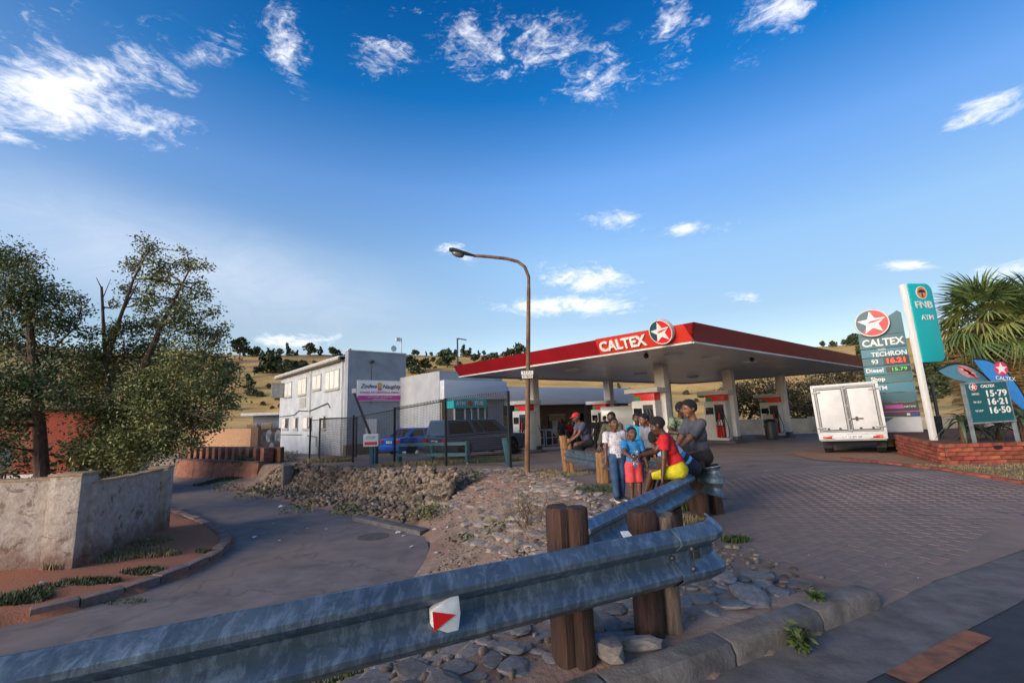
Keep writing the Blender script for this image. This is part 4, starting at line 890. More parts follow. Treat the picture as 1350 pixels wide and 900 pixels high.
M_PLAS = mat('peeling_plaster', 'b3a699', .95, col2='9a8c80', scale=7, bump=1.6, bscale=9, fn=plasterfn)
M_COPE = mat('coping_mortar', 'a98c6c', .95, col2='8a7058', scale=6, bump=.8, bscale=20)
gwl = thing('garden_wall', 'old plastered garden wall with peeling paint left of the side street', 'wall', (-8.6, 9.6, -1.0))
def wallseg(a, b, th, z0a, z0b, z1a, z1b, name='wall_panel', m=M_PLAS, cope=True, n=14):
    a, b = Vector((a[0], a[1], 0)), Vector((b[0], b[1], 0)); d = (b-a).normalized(); nn = Vector((d.y, -d.x, 0)); vs = []; r = random.Random(3); k = n
    for i in range(k+1):
        t = i/k; p = a.lerp(b, t); z0 = z0a+(z0b-z0a)*t; z1 = z1a+(z1b-z1a)*t+(r.uniform(-.012, .012) if 0 < i < k else 0)
        vs += [(p+nn*th/2+ZX*z0)[:], (p+nn*th/2+ZX*z1)[:], (p-nn*th/2+ZX*z1)[:], (p-nn*th/2+ZX*z0)[:]]
    fs = [(i*4+j, i*4+(j+1) % 4, i*4+4+(j+1) % 4, i*4+4+j) for i in range(k) for j in range(4)]+[(3, 2, 1, 0), (k*4, k*4+1, k*4+2, k*4+3)]
    mb = MB(); mb.add(vs, fs); mb.build(name, m, gwl, world=True)
    if cope:
        mb = MB(); [mb.bar(a.lerp(b, i/k)+ZX*(vs[i*4+1][2]+.012), a.lerp(b, (i+1)/k)+ZX*(vs[i*4+5][2]+.012), th+.05, .035) for i in range(k)]; mb.build('coping', M_COPE, gwl, world=True)
wa, wb_, wc, wd = (-8.75, 8.98), (-8.22, 9.06), (-9.0, 11.75), (-8.92, 12.1)
wallseg((-13.2, 8.3), wa, .22, -1.35, -1.25, .60, .58); wallseg(wb_, wc, .2, -1.3, -1.3, .46, .42)
pq = Vector(((wa[0]+wb_[0])/2, 9.0, 0)); mb = MB(); mb.box((pq.x, pq.y, -.32), (.56, .42, 1.92), rz=.1); mb.build('pillar', M_PLAS, gwl, world=True, bevel=.03); mb = MB(); mb.box((pq.x, pq.y, .66), (.6, .46, .05), rz=.1); mb.build('pillar_cap', M_COPE, gwl, world=True, bevel=.01)
mb = MB(); mb.box((-9.1, 12.0, -.42), (.42, .42, 1.75), rz=.35); mb.build('pillar', M_PLAS, gwl, world=True, bevel=.03); mb = MB(); mb.box((-9.1, 12.0, .47), (.45, .45, .04), rz=.35); mb.build('pillar_cap', M_COPE, gwl, world=True, bevel=.01)

# ------------------------------------------------------------------ walls and houses beyond the side street
M_RBRK = mat('red_brown_block', '9c6c58', .95, col2='7a4f40', scale=4, bump=.5, bscale=16)
def brickfn(w, h, mortar, c2):
    def fn(nt, tc, cc, b):
        g = node(nt, 'ShaderNodeNewGeometry'); sp = node(nt, 'ShaderNodeSeparateXYZ', inp={0: tc.outputs['Object']})
        v = node(nt, 'ShaderNodeCombineXYZ', inp={0: math_(nt, 'ADD', sp.outputs[0], sp.outputs[1]), 1: sp.outputs[2]})
        br = node(nt, 'ShaderNodeTexBrick', inp={'Vector': v.outputs[0], 'Color1': cc, 'Color2': lin(c2)+(1,), 'Mortar': lin(mortar)+(1,), 'Scale': 1.0, 'Mortar Size': .012, 'Brick Width': w, 'Row Height': h})
        return br.outputs[0]
    return fn
M_SBRK = mat('sandy_brick', 'b58f6d', .95, col2='96704f', scale=5, bump=.4, bscale=20, fn=brickfn(.3, .14, '8f7a66', 'a87e5c'))
M_OBRK = mat('orange_brick', 'a8472f', .9, col2='8a3826', scale=3, bump=.3, bscale=20, fn=brickfn(.24, .085, '7c4a3c', '963d2a'))
rw = thing('retaining_wall', 'red brown concrete retaining wall along the far bend of the side street', 'retaining wall', (-15, 23, -1.3))
A_, B_ = Vector((-18.6, 25.3, 0)), Vector((-12.0, 21.4, 0)); d_ = (B_-A_).normalized(); n_ = Vector((d_.y, -d_.x, 0))
for i in range(4):
    a, b = A_.lerp(B_, i/4)+d_*.01, A_.lerp(B_, (i+1)/4)-d_*.01; mb = MB(); vs = []
    for p in (a, b): vs += [(p+ZX*-1.75)[:], (p-n_*.22-ZX*.32)[:], (p-n_*.55-ZX*.32)[:], (p-n_*.55-ZX*1.75)[:]]
    mb.add(vs, [(0, 4, 5, 1), (1, 5, 6, 2), (2, 6, 7, 3), (3, 7, 4, 0), (0, 1, 2, 3), (7, 6, 5, 4)]); mb.build('wall_block', M_RBRK, rw, world=True, bevel=.02)
mb = MB(); mb.bar(A_-n_*.3-ZX*.29, B_-n_*.3-ZX*.29, .3, .05); mb.build('ledge', M_CONC, rw, world=True)
cw = thing('buttress_wall', 'row of short red brown buttresses standing above the retaining wall', 'buttress wall', (-15, 24, -.3))
for i in range(12):
    p = A_.lerp(B_, .03+i*.082)-n_*.9; mb = MB(); mb.box((p.x, p.y, -.02), (.28, .5, .66), rz=atan2(d_.y, d_.x)); mb.build('buttress', M_RBRK, cw, world=True, bevel=.02)
mb = MB(); mb.bar(A_-n_*1.35+ZX*-.05, B_-n_*1.35+ZX*-.05, .2, .7); mb.build('back_panel', mat('shadowed_soil_brick', '70493b', .95), cw, world=True)  # panel colour darkened to paint in the shade between the buttresses
bw = thing('brick_wall', 'sunlit sandy brick wall with a corner and grey graffiti beside the school', 'brick wall', (-16, 28, 0))
Y0 = 26.5; k0 = aty(336, 563, Y0); k1 = aty(225, 578, 33); k2 = aty(368, 560, 29.5)
def bseg(a, b, zt, zb, m): mb = MB(); a, b = Vector((a.x, a.y, (zt+zb)/2)), Vector((b.x, b.y, (zt+zb)/2)); mb.bar(a, b, .24, zt-zb); return mb.build('wall', m, bw, world=True)
bseg(k1, k0, 1.2, -1.0, M_SBRK); bseg(k0+(k2-k0).normalized()*.13, k2, 1.14, -1.0, mat('shaded_brick', '7e5d4c', .95, col2='654838', scale=5, fn=brickfn(.3, .14, '6d5a4e', '74513f')))  # face turned from the sun: same brick darkened, shade painted in
mb = MB(); mb.box((k0.x, k0.y, .12), (.34, .34, 2.3), rz=.4); mb.build('corner_pier', M_SBRK, bw, world=True)
# graffiti: painted swirls as thin raised shapes
gd_ = (k2-k0); gd_.z = 0; gd_.normalize(); gm = M_LGREY
for k, (t, z, r) in enumerate(((.9, .55, .42), (1.45, .7, .38), (2.0, .5, .45), (2.6, .62, .42), (1.2, .0, .36), (1.8, -.05, .34), (2.45, .05, .38))):
    mb = MB(); mb.lathe([(r, 0), (r, .006), (r*.45, .006), (r*.45, 0)], 14, frame3(Vector((k0.x, k0.y, 0))+gd_*t+Vector((gd_.y, -gd_.x, 0))*(.124+.002*k)+ZX*z, gd_, ZX)); mb.build('graffiti_loop', gm if k % 2 else mat('graffiti_grey', '7d7b7c', .8), bw, world=True)
q = thing('tyre', 'old black tyre leaning at the end of the graffiti wall', 'tyre', k2+Vector((-.3, -.6, -.0)))
mb = MB(); mb.lathe([(.2, -.09), (.3, -.1), (.33, -.05), (.33, .05), (.3, .1), (.2, .09), (.2, -.09)], 18, Matrix.Rotation(pi/2-.1, 4, 'X')); mb.build('tread', M_BLACK, q, smooth=True); q.location.z = zs(q.location.x, q.location.y)+.3
hs = thing('house', 'low grey house with a flat white roof edge behind the brick wall', 'house', aty(340, 560, 40))
a, b = aty(322, 560, 40), aty(372, 560, 41)
mb = MB(); mb.bar(Vector((a.x, a.y+2, .3)), Vector((b.x, b.y+2, .3)), 4, 3.6); mb.build('wall', M_SCH2, hs, world=True); mb = MB(); mb.bar(Vector((a.x-.6, a.y+1.6, 2.25)), Vector((b.x, b.y+1.6, 2.25)), 5, .22); mb.build('roof', M_WHITE, hs, world=True)
for px in (333, 352): q = aty(px, 558, 39.9); mb = MB(); mb.box((q.x, q.y-.02, 1.1), (.9, .1, .7)); o = mb.build('window', M_WIN2, hs, world=True)
ob = thing('brick_house', 'orange red brick house with a white base band behind the left garden wall', 'house', (-20, 17, -1))
a, b = aty(-60, 560, 17), aty(112, 560, 18); 
mb = MB(); mb.bar(Vector((a.x, a.y+2, 1.1)), Vector((b.x, b.y+2, 1.1)), 4, 2.4); mb.build('wall', M_OBRK, ob, world=True); mb = MB(); mb.bar(Vector((a.x-.1, a.y+2, -.6)), Vector((b.x+.03, b.y+2, -.6)), 4.06, 1.0); mb.build('base_band', M_WHITE, ob, world=True)
mb = MB(); mb.bar(Vector((a.x-.3, a.y+2, 2.35)), Vector((b.x+.3, b.y+2, 2.35)), 4.6, .12); mb.build('roof', M_DGREY, ob, world=True)
q = aty(8, 602, 14.5); dsh = thing('satellite_dish', 'white satellite dish on a short pole by the orange brick house', 'satellite dish', (q.x, q.y, -1)); mb = MB(); mb.lathe([(.01, 0), (.2, .03), (.34, .09), (.4, .14)], 18, frame3(q, (.2, -1, 0), (-.3, -.06, 1), None)); mb.build('dish', M_WHITE, dsh, world=True, smooth=True)
mb = MB(); mb.tube([q, (q.x+.05, q.y+.1, -1)], .025, 6); mb.tube([q-ZX*.2, q+Vector((.55, -.15, -.1))], .012, 5); mb.box((q+Vector((.55, -.15, -.08)))[:], (.08, .06, .06)); mb.build('arm', M_DGREY, dsh, world=True)
# low grey wall at the end of the side street
e = thing('end_wall', 'low grey plaster wall at the far end of the side street', 'wall', aty(190, 630, 30)); a, b = aty(120, 600, 29), aty(238, 603, 29)
for i in range(3): p, q = a.lerp(b, i/3), a.lerp(b, (i+1)/3-.01); mb = MB(); mb.bar(Vector((p.x, p.y, -.95)), Vector((q.x, q.y, -.95)), .2, 1.5); mb.build('wall_panel', mat('end_wall_plaster', '978a80', .95, col2='7c7068', scale=2), e, world=True)

# ------------------------------------------------------------------ perimeter wall behind the pumps
pw = thing('perimeter_wall', 'long cream boundary wall behind the pumps and the planter', 'wall', (20, 32, -1)); M_CRM = mat('cream_plaster', 'c9bda8', .9, col2='ab9f8c', scale=1.2, bump=.2, bscale=10)
WQ = [(8, 38.5), (13, 36.9), (18.8, 35.0), (23.5, 31.2), (25.0, 27.5), (23.5, 22.8), (27, 17.5), (33, 12)]
for (a, b) in zip(WQ[:-1], WQ[1:]):
    n_ = max(1, int(np.hypot(b[0]-a[0], b[1]-a[1])/2.6))
    for i in range(n_):
        p, q = Vector((*a, -.45)).lerp(Vector((*b, -.45)), i/n_), Vector((*a, -.45)).lerp(Vector((*b, -.45)), (i+1)/n_); dq = (q-p).normalized()
        mb = MB(); mb.bar(p+dq*.02, q-dq*.02, .2, 1.8); mb.build('wall_panel', M_CRM, pw, world=True); mb = MB(); mb.box((p.x, p.y, -.4), (.32, .32, 1.95), rz=.4); mb.build('pier', M_CRM, pw, world=True)

# ------------------------------------------------------------------ brick planter
pa = thing('brick_planter', 'low red brick planter at the entrance with signs standing in it', 'planter', (9.5, 10.5, .1))
PL = [Vector((10.7, 13.1, 0)), Vector((8.95, 9.85, 0)), Vector((10.55, 9.7, 0)), Vector((13.2, 10.9, 0)), Vector((16.0, 12.8, 0))]
M_PBRK = mat('planter_brick', '99503a', .9, col2='73382a', scale=9, bump=.5, bscale=30, isl=.35)
M_MORT = mat('mortar', '7c6a5e', .95); M_SOIL = mat('planter_soil', '6a4330', .95, bump=.8, bscale=12)
bmh = MB(); bmh.box((0, 0, 0), (.222, .11, .073)); bmh = bmh.mesh('brick', (M_PBRK,)); nb = 0; bricks = []
for a, b in zip(PL[:-1], PL[1:]):
    L = (b-a).length; d = (b-a)/L; rz = atan2(d.y, d.x); nr = Vector((d.y, -d.x, 0)); z0 = min(float(zup(a.x, a.y)), float(zup(b.x, b.y)))-.05; zt = .56
    mb = MB(); ca, cb = a-nr*.06+ZX*((z0+zt)/2-.01), b-nr*.06+ZX*((z0+zt)/2-.01); mb.bar(ca+d*.10, cb-d*.12, .10, zt-z0-.03); mb.build('mortar_core', M_MORT, pa, world=True)
    for r_ in range(7):
        z = zt-.04-r_*.085
        if z < z0: break
        t = .115 if r_ % 2 else .0
        while t < L-.06:
            p = a+d*(t+.111)+ZX*z
            if t+.22 > L+.09: break
            bricks.append((p, rz)); t += .234
bricks.sort(key=lambda q: q[0].y+abs(q[0].x-9)*.5)
I_ = wm(pa).inverted()
for i, (p, rz) in enumerate(bricks[:300]):
    o = link('brick', bmh, None, pa); o.matrix_basis = I_ @ Matrix.Translation(p+Vector((random.uniform(-.003, .003), random.uniform(-.003, .003), 0))) @ Matrix.Rotation(rz+random.uniform(-.012, .012), 4, 'Z')
if len(bricks) > 300:
    mb = MB()
    for p, rz in bricks[300:]: mb.box(p[:], (.222, .11, .073), rz=rz)
    tag(mb.build('brick_courses', M_PBRK, pa, world=True), kind='stuff')
mb = MB(); mb.add([(p.x, p.y+.1, .42) for p in PL]+[(17, 17, .42), (12, 17, .42)], [tuple(range(7))]); mb.build('soil', M_SOIL, pa, world=True)
q = aty(1315, 588, 9.75); mb = MB(); mb.box((q.x, q.y-.02, .47), (.26, .09, .07), rz=.2); mb.build('vent_grille', M_BLK2, pa, world=True)
q = atz(1286, 607, .16); o = link('boulder', VM[3], None); o.matrix_basis = Matrix.LocRotScale(Vector((q.x, q.y-.1, .17)), Euler((0, 0, .1)), Vector((.95, .35, .26))); tag(o, 'pale flat rock lying against the front of the brick planter', 'boulder')
# brick edging along the drive below the planter and a dry lawn strip
ed = thing('brick_edging', 'row of brick edging between the drive and the grass strip', 'edging', (9, 8.6, .1)); ed['kind'] = 'structure'
E0 = [atz(1110, 604, .06), atz(1160, 612, .07), atz(1230, 622, .09), atz(1310, 634, .1), atz(1400, 648, .1)]
for a, b in zip(E0[:-1], E0[1:]):
    L = (b-a).length; n_ = int(L/.23); rz = atan2((b-a).y, (b-a).x)
    for i in range(n_):
        p = a.lerp(b, (i+.5)/n_); o = link('brick', bmh, None, ed); o.matrix_basis = wm(ed).inverted() @ Matrix.Translation((p.x, p.y, float(zup(p.x, p.y))+.02)) @ Matrix.Rotation(rz+random.uniform(-.05, .05), 4, 'Z') @ Matrix.Rotation(random.uniform(-.08, .08), 4, 'X')
mb = MB(); lw = [E0[1], E0[2], E0[3], E0[4], Vector((14.5, 10.5, 0)), PL[2]+Vector((0, -.1, 0)), PL[1]+Vector((-.2, -.2, 0))]; LAWN = np.array([p.xy for p in lw])
xs_ = np.arange(6.5, 16, .2); ys_ = np.arange(6, 12, .2)
M_SAND = mat('sandy_dirt', '9a7152', .95, col2='86604a', scale=3, bump=.5, bscale=30)
SANDP = np.array([p[:2] for p in (atz(1040, 597, 0), atz(1075, 610, 0), atz(1160, 613, .07), atz(1230, 623, .09), atz(1310, 634, .1), atz(1420, 650, .1))]+[(14.5, 10.6), (10.6, 9.6), (8.9, 9.8), (10.6, 13.2), (9.0, 15)])
o = gridmesh('sand_strip', np.arange(5, 15.2, .12), np.arange(5.5, 15.5, .12), lambda X, Y: zup(X, Y)+.026+.012*fbm(X, Y, 2.0, 3, 8), M_SAND, keep=lambda X, Y: inpoly(X, Y, SANDP)); tag(o, kind='structure')
# ------------------------------------------------------------------ vehicles
M_TYRE = mat('tyre_rubber', '17171a', .85, var=.1, bump=.2); M_RIM = mat('alloy_rim', 'a9adb2', .3, .8, var=.1)
M_LENS_R = mat('lens_red', 'b01a16', .15, coat=.5); M_LENS_O = mat('lens_orange', 'e06a12', .2, coat=.4); M_LENS_W = mat('lens_white', 'd8d8d8', .15, coat=.5)
M_PLATE = mat('plate_white', 'd9dbd6', .5); M_UND = mat('underbody', '121212', .9)
def wheel(par, c, r, w, m=M_RIM):
    T = Matrix.Translation(c) @ Matrix.Rotation(pi/2, 4, 'Y'); mb = MB()
    mb.lathe([(r*.62, -w/2), (r*.93, -w/2), (r, -w*.36), (r, w*.36), (r*.93, w/2), (r*.62, w/2)], 22, T); t = mb.build('wheel', M_TYRE, par, smooth=True)
    mb = MB(); mb.lathe([(r*.64, -w*.44), (r*.64, w*.44), (r*.56, w*.40), (r*.5, w*.2), (r*.18, w*.28), (.01, w*.3)], 20, T)
    mb.lathe([(r*.64, -w*.44), (r*.56, -w*.40), (r*.5, -w*.2), (r*.18, -w*.28), (.01, -w*.3)][::-1], 20, T)
    for k in range(5):
        a = 2*pi*k/5
        for s in (1, -1): mb.bar((c[0]+s*w*.33, c[1]+cos(a)*r*.15, c[2]+sin(a)*r*.15), (c[0]+s*w*.38, c[1]+cos(a)*r*.58, c[2]+sin(a)*r*.58), r*.16, .03)
    mb.build('rim', m, t, smooth=True)
def car(name, label, cat, loc, rz, paint, L, Wd, H, belt, prof, gh, r=.32, ax=(.75, 3.35), canopy=None, plate=None, group=None):
    """car in its own frame: x right, y forward from the rear bumper, z up. prof: side outline of the lower body (y,z) from rear to front along the top;
    gh: greenhouse (rear belt y, front belt y, rear roof y, front roof y)"""
    t = thing(name, label, cat, loc, rz, group); w = Wd/2; zb = .24
    pts = [(prof[0][0], zb)]+list(prof)+[(prof[-1][0], zb)]; low = []
    for yc in ax[::-1]:
        low += [(yc+(r+.06)*cos(a), max(zb, r+(r+.06)*sin(a))) for a in np.linspace(-.25, pi+.25, 13)]
    pts = pts+low; mb = MB()
    secs = [(-w, .96), (-w*.9, 1.0), (w*.9, 1.0), (w, .96)]
    T = lambda x: Matrix(((0, 0, 1, x), (1, 0, 0, 0), (0, 1, 0, 0), (0, 0, 0, 1)))
    mb.prism(pts, Wd, T(-w)); mb.build('body', paint, t, bevel=.05, seg=3)
    mb = MB(); mb.box((0, L/2, .33), (Wd*.92, L*.9, .2)); mb.build('underbody', M_UND, t)
    yr, yf, yr2, yf2 = gh; wb, wr = w*.95, w*.78; zt = H
    q = [(-wb, yr, belt), (wb, yr, belt), (wb, yf, belt), (-wb, yf, belt), (-wr, yr2, zt), (wr, yr2, zt), (wr, yf2, zt-.03), (-wr, yf2, zt-.03)]
    mb = MB(); mb.add(q, [(3, 2, 1, 0), (4, 5, 6, 7), (0, 1, 5, 4), (1, 2, 6, 5), (2, 3, 7, 6), (3, 0, 4, 7)]); mb.build('cabin', paint, t, bevel=.05, seg=3)
    Q = [Vector(v) for v in q]
    def pane(a, b, c, d, u0, u1, v0=.14, v1=.86):
        f = lambda u, v: (a*(1-u)+b*u)*(1-v)+(d*(1-u)+c*u)*v
        vs = [f(u0, v0), f(u1, v0), f(u1-(.0), v1), f(u0, v1)]; n = (vs[1]-vs[0]).cross(vs[3]-vs[0]).normalized(); vs = [v+n*.006 for v in vs]+[v-n*.02 for v in vs]
        m2 = MB(); m2.add([v[:] for v in vs], [(0, 1, 2, 3), (7, 6, 5, 4), (0, 4, 5, 1), (1, 5, 6, 2), (2, 6, 7, 3), (3, 7, 4, 0)]); m2.build('window', M_GLASS, t)
    pane(Q[0], Q[1], Q[5], Q[4], .08, .92); pane(Q[2], Q[3], Q[7], Q[6], .07, .93)
    for u0, u1 in (canopy or ((.08, .47), (.52, .9))): pane(Q[1], Q[2], Q[6], Q[5], u0, u1); pane(Q[3], Q[0], Q[4], Q[7], 1-u1, 1-u0)
    for x in (-w+.12, w-.12):
        for y in ax: wheel(t, (x, y, r), r, .21)
        z = prof[0][1]; mb = MB(); mb.box((x*.93, -.012, z*.82), (.30, .06, .20)); mb.build('tail_light', M_LENS_R, t, bevel=.015)
        mb = MB(); mb.box((x*.9, prof[-1][0], prof[-1][1]*.86), (.34, .05, .16)); mb.build('headlight', M_LENS_W, t, bevel=.015)
        s = 1 if x > 0 else -1; mb = MB(); mb.box((s*(w+.10), yf-.25, belt+.06), (.2, .08, .13)); mb.build('wing_mirror', paint, t, bevel=.02)
    mb = MB(); mb.box((0, -.03, .44), (Wd*.96, .12, .22)); mb.build('bumper', M_DGREY if canopy else paint, t, bevel=.03)
    mb = MB(); mb.box((0, -.022, prof[0][1]*.78), (.48, .02, .12)); mb.build('number_plate', M_PLATE, t)
    if plate: text('lettering', plate, .085, M_BLK2, t, frame3(Vector((0, -.034, prof[0][1]*.78)), (1, 0, 0), ZX), .004, bold=.002)
    return t
M_NAVY = mat('charcoal_blue_paint', '3c506f', .25, .35, var=.05, coat=.6); M_BLUE = mat('bright_blue_paint', '1660c4', .2, .3, var=.05, coat=.7); M_CARW = mat('white_car_paint', 'd9dad8', .25, var=.03, coat=.5)
def hd(dx, dy): return -atan2(dx, dy)
q = atz(588, 604, -.27); R_ = hd(.72, .69); Rm = Matrix.Rotation(R_, 3, 'Z'); o_ = q-Rm @ Vector((.86, 0, 0)); z = float(zup(o_.x, o_.y))
pk = car('pickup_truck', 'dark charcoal pickup truck with a windowed canopy parked behind the fence', 'pickup', (o_.x, o_.y, z), R_, M_NAVY, 5.0, 1.74, 1.70, 1.0, [(0, .98), (3.55, 1.0), (4.75, .92), (5.0, .72)], (.05, 3.95, .22, 3.0), r=.35, ax=(1.05, 3.95), canopy=((.04, .40), (.46, .56), (.59, .86)), plate='FV 42 KL')
q = atz(512, 598, -.38); R_ = hd(.60, .80); z = float(zup(q.x, q.y))
car('sedan_car', 'bright blue sedan parked left of the dark pickup', 'car', (q.x, q.y+.2, z), R_, M_BLUE, 4.4, 1.74, 1.45, .92, [(0, .93), (.35, .98), (3.3, .92), (4.2, .75), (4.4, .6)], (.45, 3.25, 1.15, 2.45), r=.31, ax=(.85, 3.4), plate='DN 18 GP')
q = aty(546, 575, 34.0); z = float(zup(q.x, q.y)); car('minibus', 'white van roof showing behind the blue sedan', 'van', (q.x-.2, q.y, z), hd(.6, .8), M_CARW, 4.4, 1.7, 1.95, 1.1, [(0, 1.1), (3.6, 1.1), (4.3, .95), (4.4, .6)], (.05, 3.9, .15, 3.3), ax=(.8, 3.5))
q = aty(826, 580, 27.0); z = float(zup(q.x, q.y)); wp = car('light_truck', 'white light truck seen behind the heads of the children', 'truck', (q.x-1.2, q.y, z), hd(.93, -.36), M_CARW, 4.7, 1.72, 1.75, 1.05, [(0, .75), (2.2, .75), (2.25, 1.05), (3.9, 1.02), (4.7, .85)], (2.3, 3.95, 2.4, 3.3), r=.34, ax=(.9, 3.85), canopy=((.15, .85),))
mb = MB(); mb.box((0, 1.05, 1.5), (1.75, 2.2, 1.35)); mb.build('load_box', M_CARW, wp, bevel=.06)
# delivery truck seen square from behind
TR = hd(.585, .81); dt = thing('delivery_truck', 'white delivery truck with two closed rear doors beside the green price totem', 'truck', (9.8, 13.55, -.01), TR, None, (0, -.03)); dt.scale = (.94, 1, .965)
M_BOXW = mat('box_white', 'c2c2c2', .5, var=.08, scale=2.5); M_ALU = mat('aluminium_frame', '7f8183', .45, .4, var=.1); M_SEAL = mat('door_seal', '2a2a2b', .8)
def tb(name, m, c, d, par=dt, **k): mb = MB(); mb.box(c, d); return mb.build(name, m, par, **k)
tb('box_body', M_BOXW, (0, 1.65, 1.37), (1.72, 3.2, 1.50), bevel=.035)
for x in (-.835, .835): tb('corner_post', M_BOXW, (x, .02, 1.36), (.075, .10, 1.46), bevel=.012)
tb('top_frame', M_BOXW, (0, .02, 2.085), (1.74, .10, .09), bevel=.02); tb('bottom_frame', M_BOXW, (0, .02, .635), (1.74, .10, .07), bevel=.012)
for s in (-1, 1):
    d_ = tb('rear_door', M_SEAL, (s*.398, .03, 1.355), (.775, .04, 1.35)); tb('door_panel', M_BOXW, (s*.398, .0, 1.355), (.64, .03, 1.22), d_, bevel=.006)
    for x in (s*.398-.36, s*.398+.36): tb('door_frame', M_ALU, (x, -.004, 1.355), (.05, .03, 1.33), d_)
    for z in (.70, 2.01): tb('door_frame', M_ALU, (s*.398, -.006, z), (.77, .028, .045), d_)
    for z in (.80, 1.9): tb('hinge', M_ALU, (s*.74, -.028, z), (.24, .02, .05), d_, bevel=.006)
    for z in (.80,): tb('stop_block', M_BLK2, (s*.40-.14*s, -.022, z-.02), (.06, .02, .05), d_); tb('stop_block', M_BLK2, (s*.40+.16*s, -.022, z-.02), (.06, .02, .05), d_)
mb = MB(); mb.tube([(.02, -.035, .66), (.02, -.035, 2.06)], .016, 8); [mb.box((.02, -.035, z), (.06, .03, .05)) for z in (.72, 1.05, 1.45, 1.98)]; mb.build('lock_bar', M_ALU, dt, smooth=False)
mb = MB(); mb.bar((.06, -.045, 1.06), (.36, -.045, 1.06), .03, .03); mb.box((.2, -.04, 1.06), (.06, .02, .12)); mb.build('door_handle', M_BLK2, dt)
tb('rear_beam', M_BOXW, (0, .0, .525), (1.72, .12, .15), bevel=.015); tb('light_bar', M_ALU, (0, -.02, .43), (1.66, .06, .03))
for s in (-1, 1):
    l = tb('tail_light', M_LENS_R, (s*.60, -.075, .53), (.30, .03, .09), bevel=.01); tb('reverse_lens', M_LENS_W, (s*.47, -.09, .53), (.08, .01, .07), l); tb('indicator_lens', M_LENS_O, (s*.71, -.09, .53), (.08, .01, .07), l)
tb('number_plate', M_PLATE, (0, -.075, .525), (.46, .015, .10)); text('lettering', 'CX 15 ZD GP', .082, mat('plate_blue', '18265c', .6), dt, frame3(Vector((0, -.083, .525)), (1, 0, 0), ZX), .004, bold=.001)
tb('chassis', M_UND, (0, 1.9, .36), (1.2, 3.5, .16)); tb('axle', M_UND, (0, .75, .30), (1.3, .12, .12)); tb('cab', M_BOXW, (0, 4.1, 1.1), (1.6, 1.5, 1.5), bevel=.1)
for x in (-.68, .68): wheel(dt, (x, .75, .31), .31, .24); wheel(dt, (x, 3.9, .31), .31, .2)
tb('mudflap', M_BLACK, (-.68, .40, .32), (.26, .02, .3)); tb('mudflap', M_BLACK, (.68, .40, .32), (.26, .02, .3))

# ------------------------------------------------------------------ price totem
TX = Vector((.80, -.60, 0)); TY = ZX
tq = aty(1183, 560, 16.2); tz = float(zup(tq.x, tq.y)); tot = thing('price_totem', 'tall dark teal fuel price totem with a star roundel behind the delivery truck', 'price totem', (tq.x, tq.y, tz), -.6435, None, (0, -.012))
def tpan(name, m, z0, z1, w, y=-.16, par=tot, th=.3, x=0, **k): mb = MB(); mb.box((x, 0, (z0+z1)/2), (w, th, z1-z0-.02)); return mb.build(name, m, par, **k)
TW = 1.3; M_TEAL2 = mat('mid_teal', '17697a', .4, var=.04)
tpan('base_panel', M_LGREY, -.2, 1.02, TW); mb = MB(); mb.prism([(-TW/2, .62), (-TW/2, 1.0), (-.05, 1.0)], .012, frame3(Vector((0, -.165, 0)), (1, 0, 0), ZX)); mb.build('base_wedge', M_TEAL, tot)
tpan('notice_panel', mat('notice_dark', '1e2329', .4), 1.02, 1.52, TW); zz = [1.52, 1.86, 2.2, 2.5, 2.82, 3.12, 3.44, 3.92]
for i, (a, b) in enumerate(zip(zz[:-1], zz[1:])): tpan('panel', M_TEAL if i % 2 == 0 else M_TEAL2, a, b, TW)
mb = MB(); mb.prism([(-TW/2, 3.92), (TW/2, 3.92), (TW/2, 4.62), (TW/2-.1, 4.72), (-.1, 4.3), (-TW/2, 3.98)], .3, frame3(Vector((0, .15, 0)), (1, 0, 0), ZX)); mb.build('top_panel', M_TEAL, tot)
tT = lambda x, z: frame3(Vector((x, -.152, z)), (1, 0, 0), ZX)
starlogo(tot, frame3(Vector((-.2, -.2, 4.36)), (1, 0, 0), ZX), .5, .12)
text('lettering', 'CALTEX', .35, M_WHITE, tot, tT(.0, 3.64), .02, bold=.010, width=.9); text('lettering', 'with', .13, M_WHITE, tot, tT(-.05, 3.405), .012); text('lettering', 'TECHRON', .22, M_WHITE, tot, tT(.12, 3.22), .02, bold=.004, width=.95)
mb = MB(); mb.box((.28, -.155, 2.97), (.7, .02, .25)); mb.build('price_screen', mat('screen_black', '1a0604', .3), tot); text('lettering', '16.21', .23, mat('led_red', 'ff3a20', .5, emit=1.2, var=0), tot, frame3(Vector((.28, -.168, 2.97)), (1, 0, 0), ZX), .008, bold=.006, width=1.15)
mb = MB(); mb.box((.3, -.155, 2.66), (.66, .02, .2)); mb.build('price_screen', mat('screen_black2', '0c130d', .3), tot); text('lettering', '15.79', .16, mat('led_green', '35c940', .5, emit=.5, var=0), tot, frame3(Vector((.32, -.168, 2.66)), (1, 0, 0), ZX), .008, width=1.25)
text('lettering', 'Diesel', .2, M_WHITE, tot, tT(-.35, 2.66), .012, bold=.004); text('lettering', 'Shop', .2, M_WHITE, tot, tT(-.3, 2.35), .012, bold=.004); text('lettering', 'ATM', .19, M_WHITE, tot, tT(-.28, 2.03), .012, bold=.004); text('lettering', '93', .2, M_WHITE, tot, tT(-.3, 2.97), .012, bold=.004)
for z, m, w in ((1.37, M_PINK, .5), (1.2, M_PINK, 1.3)): mb = MB(); mb.box((.0, -.153, z), (w, .012, .12 if w < 1 else .03)); mb.build('print_band', m, tot)
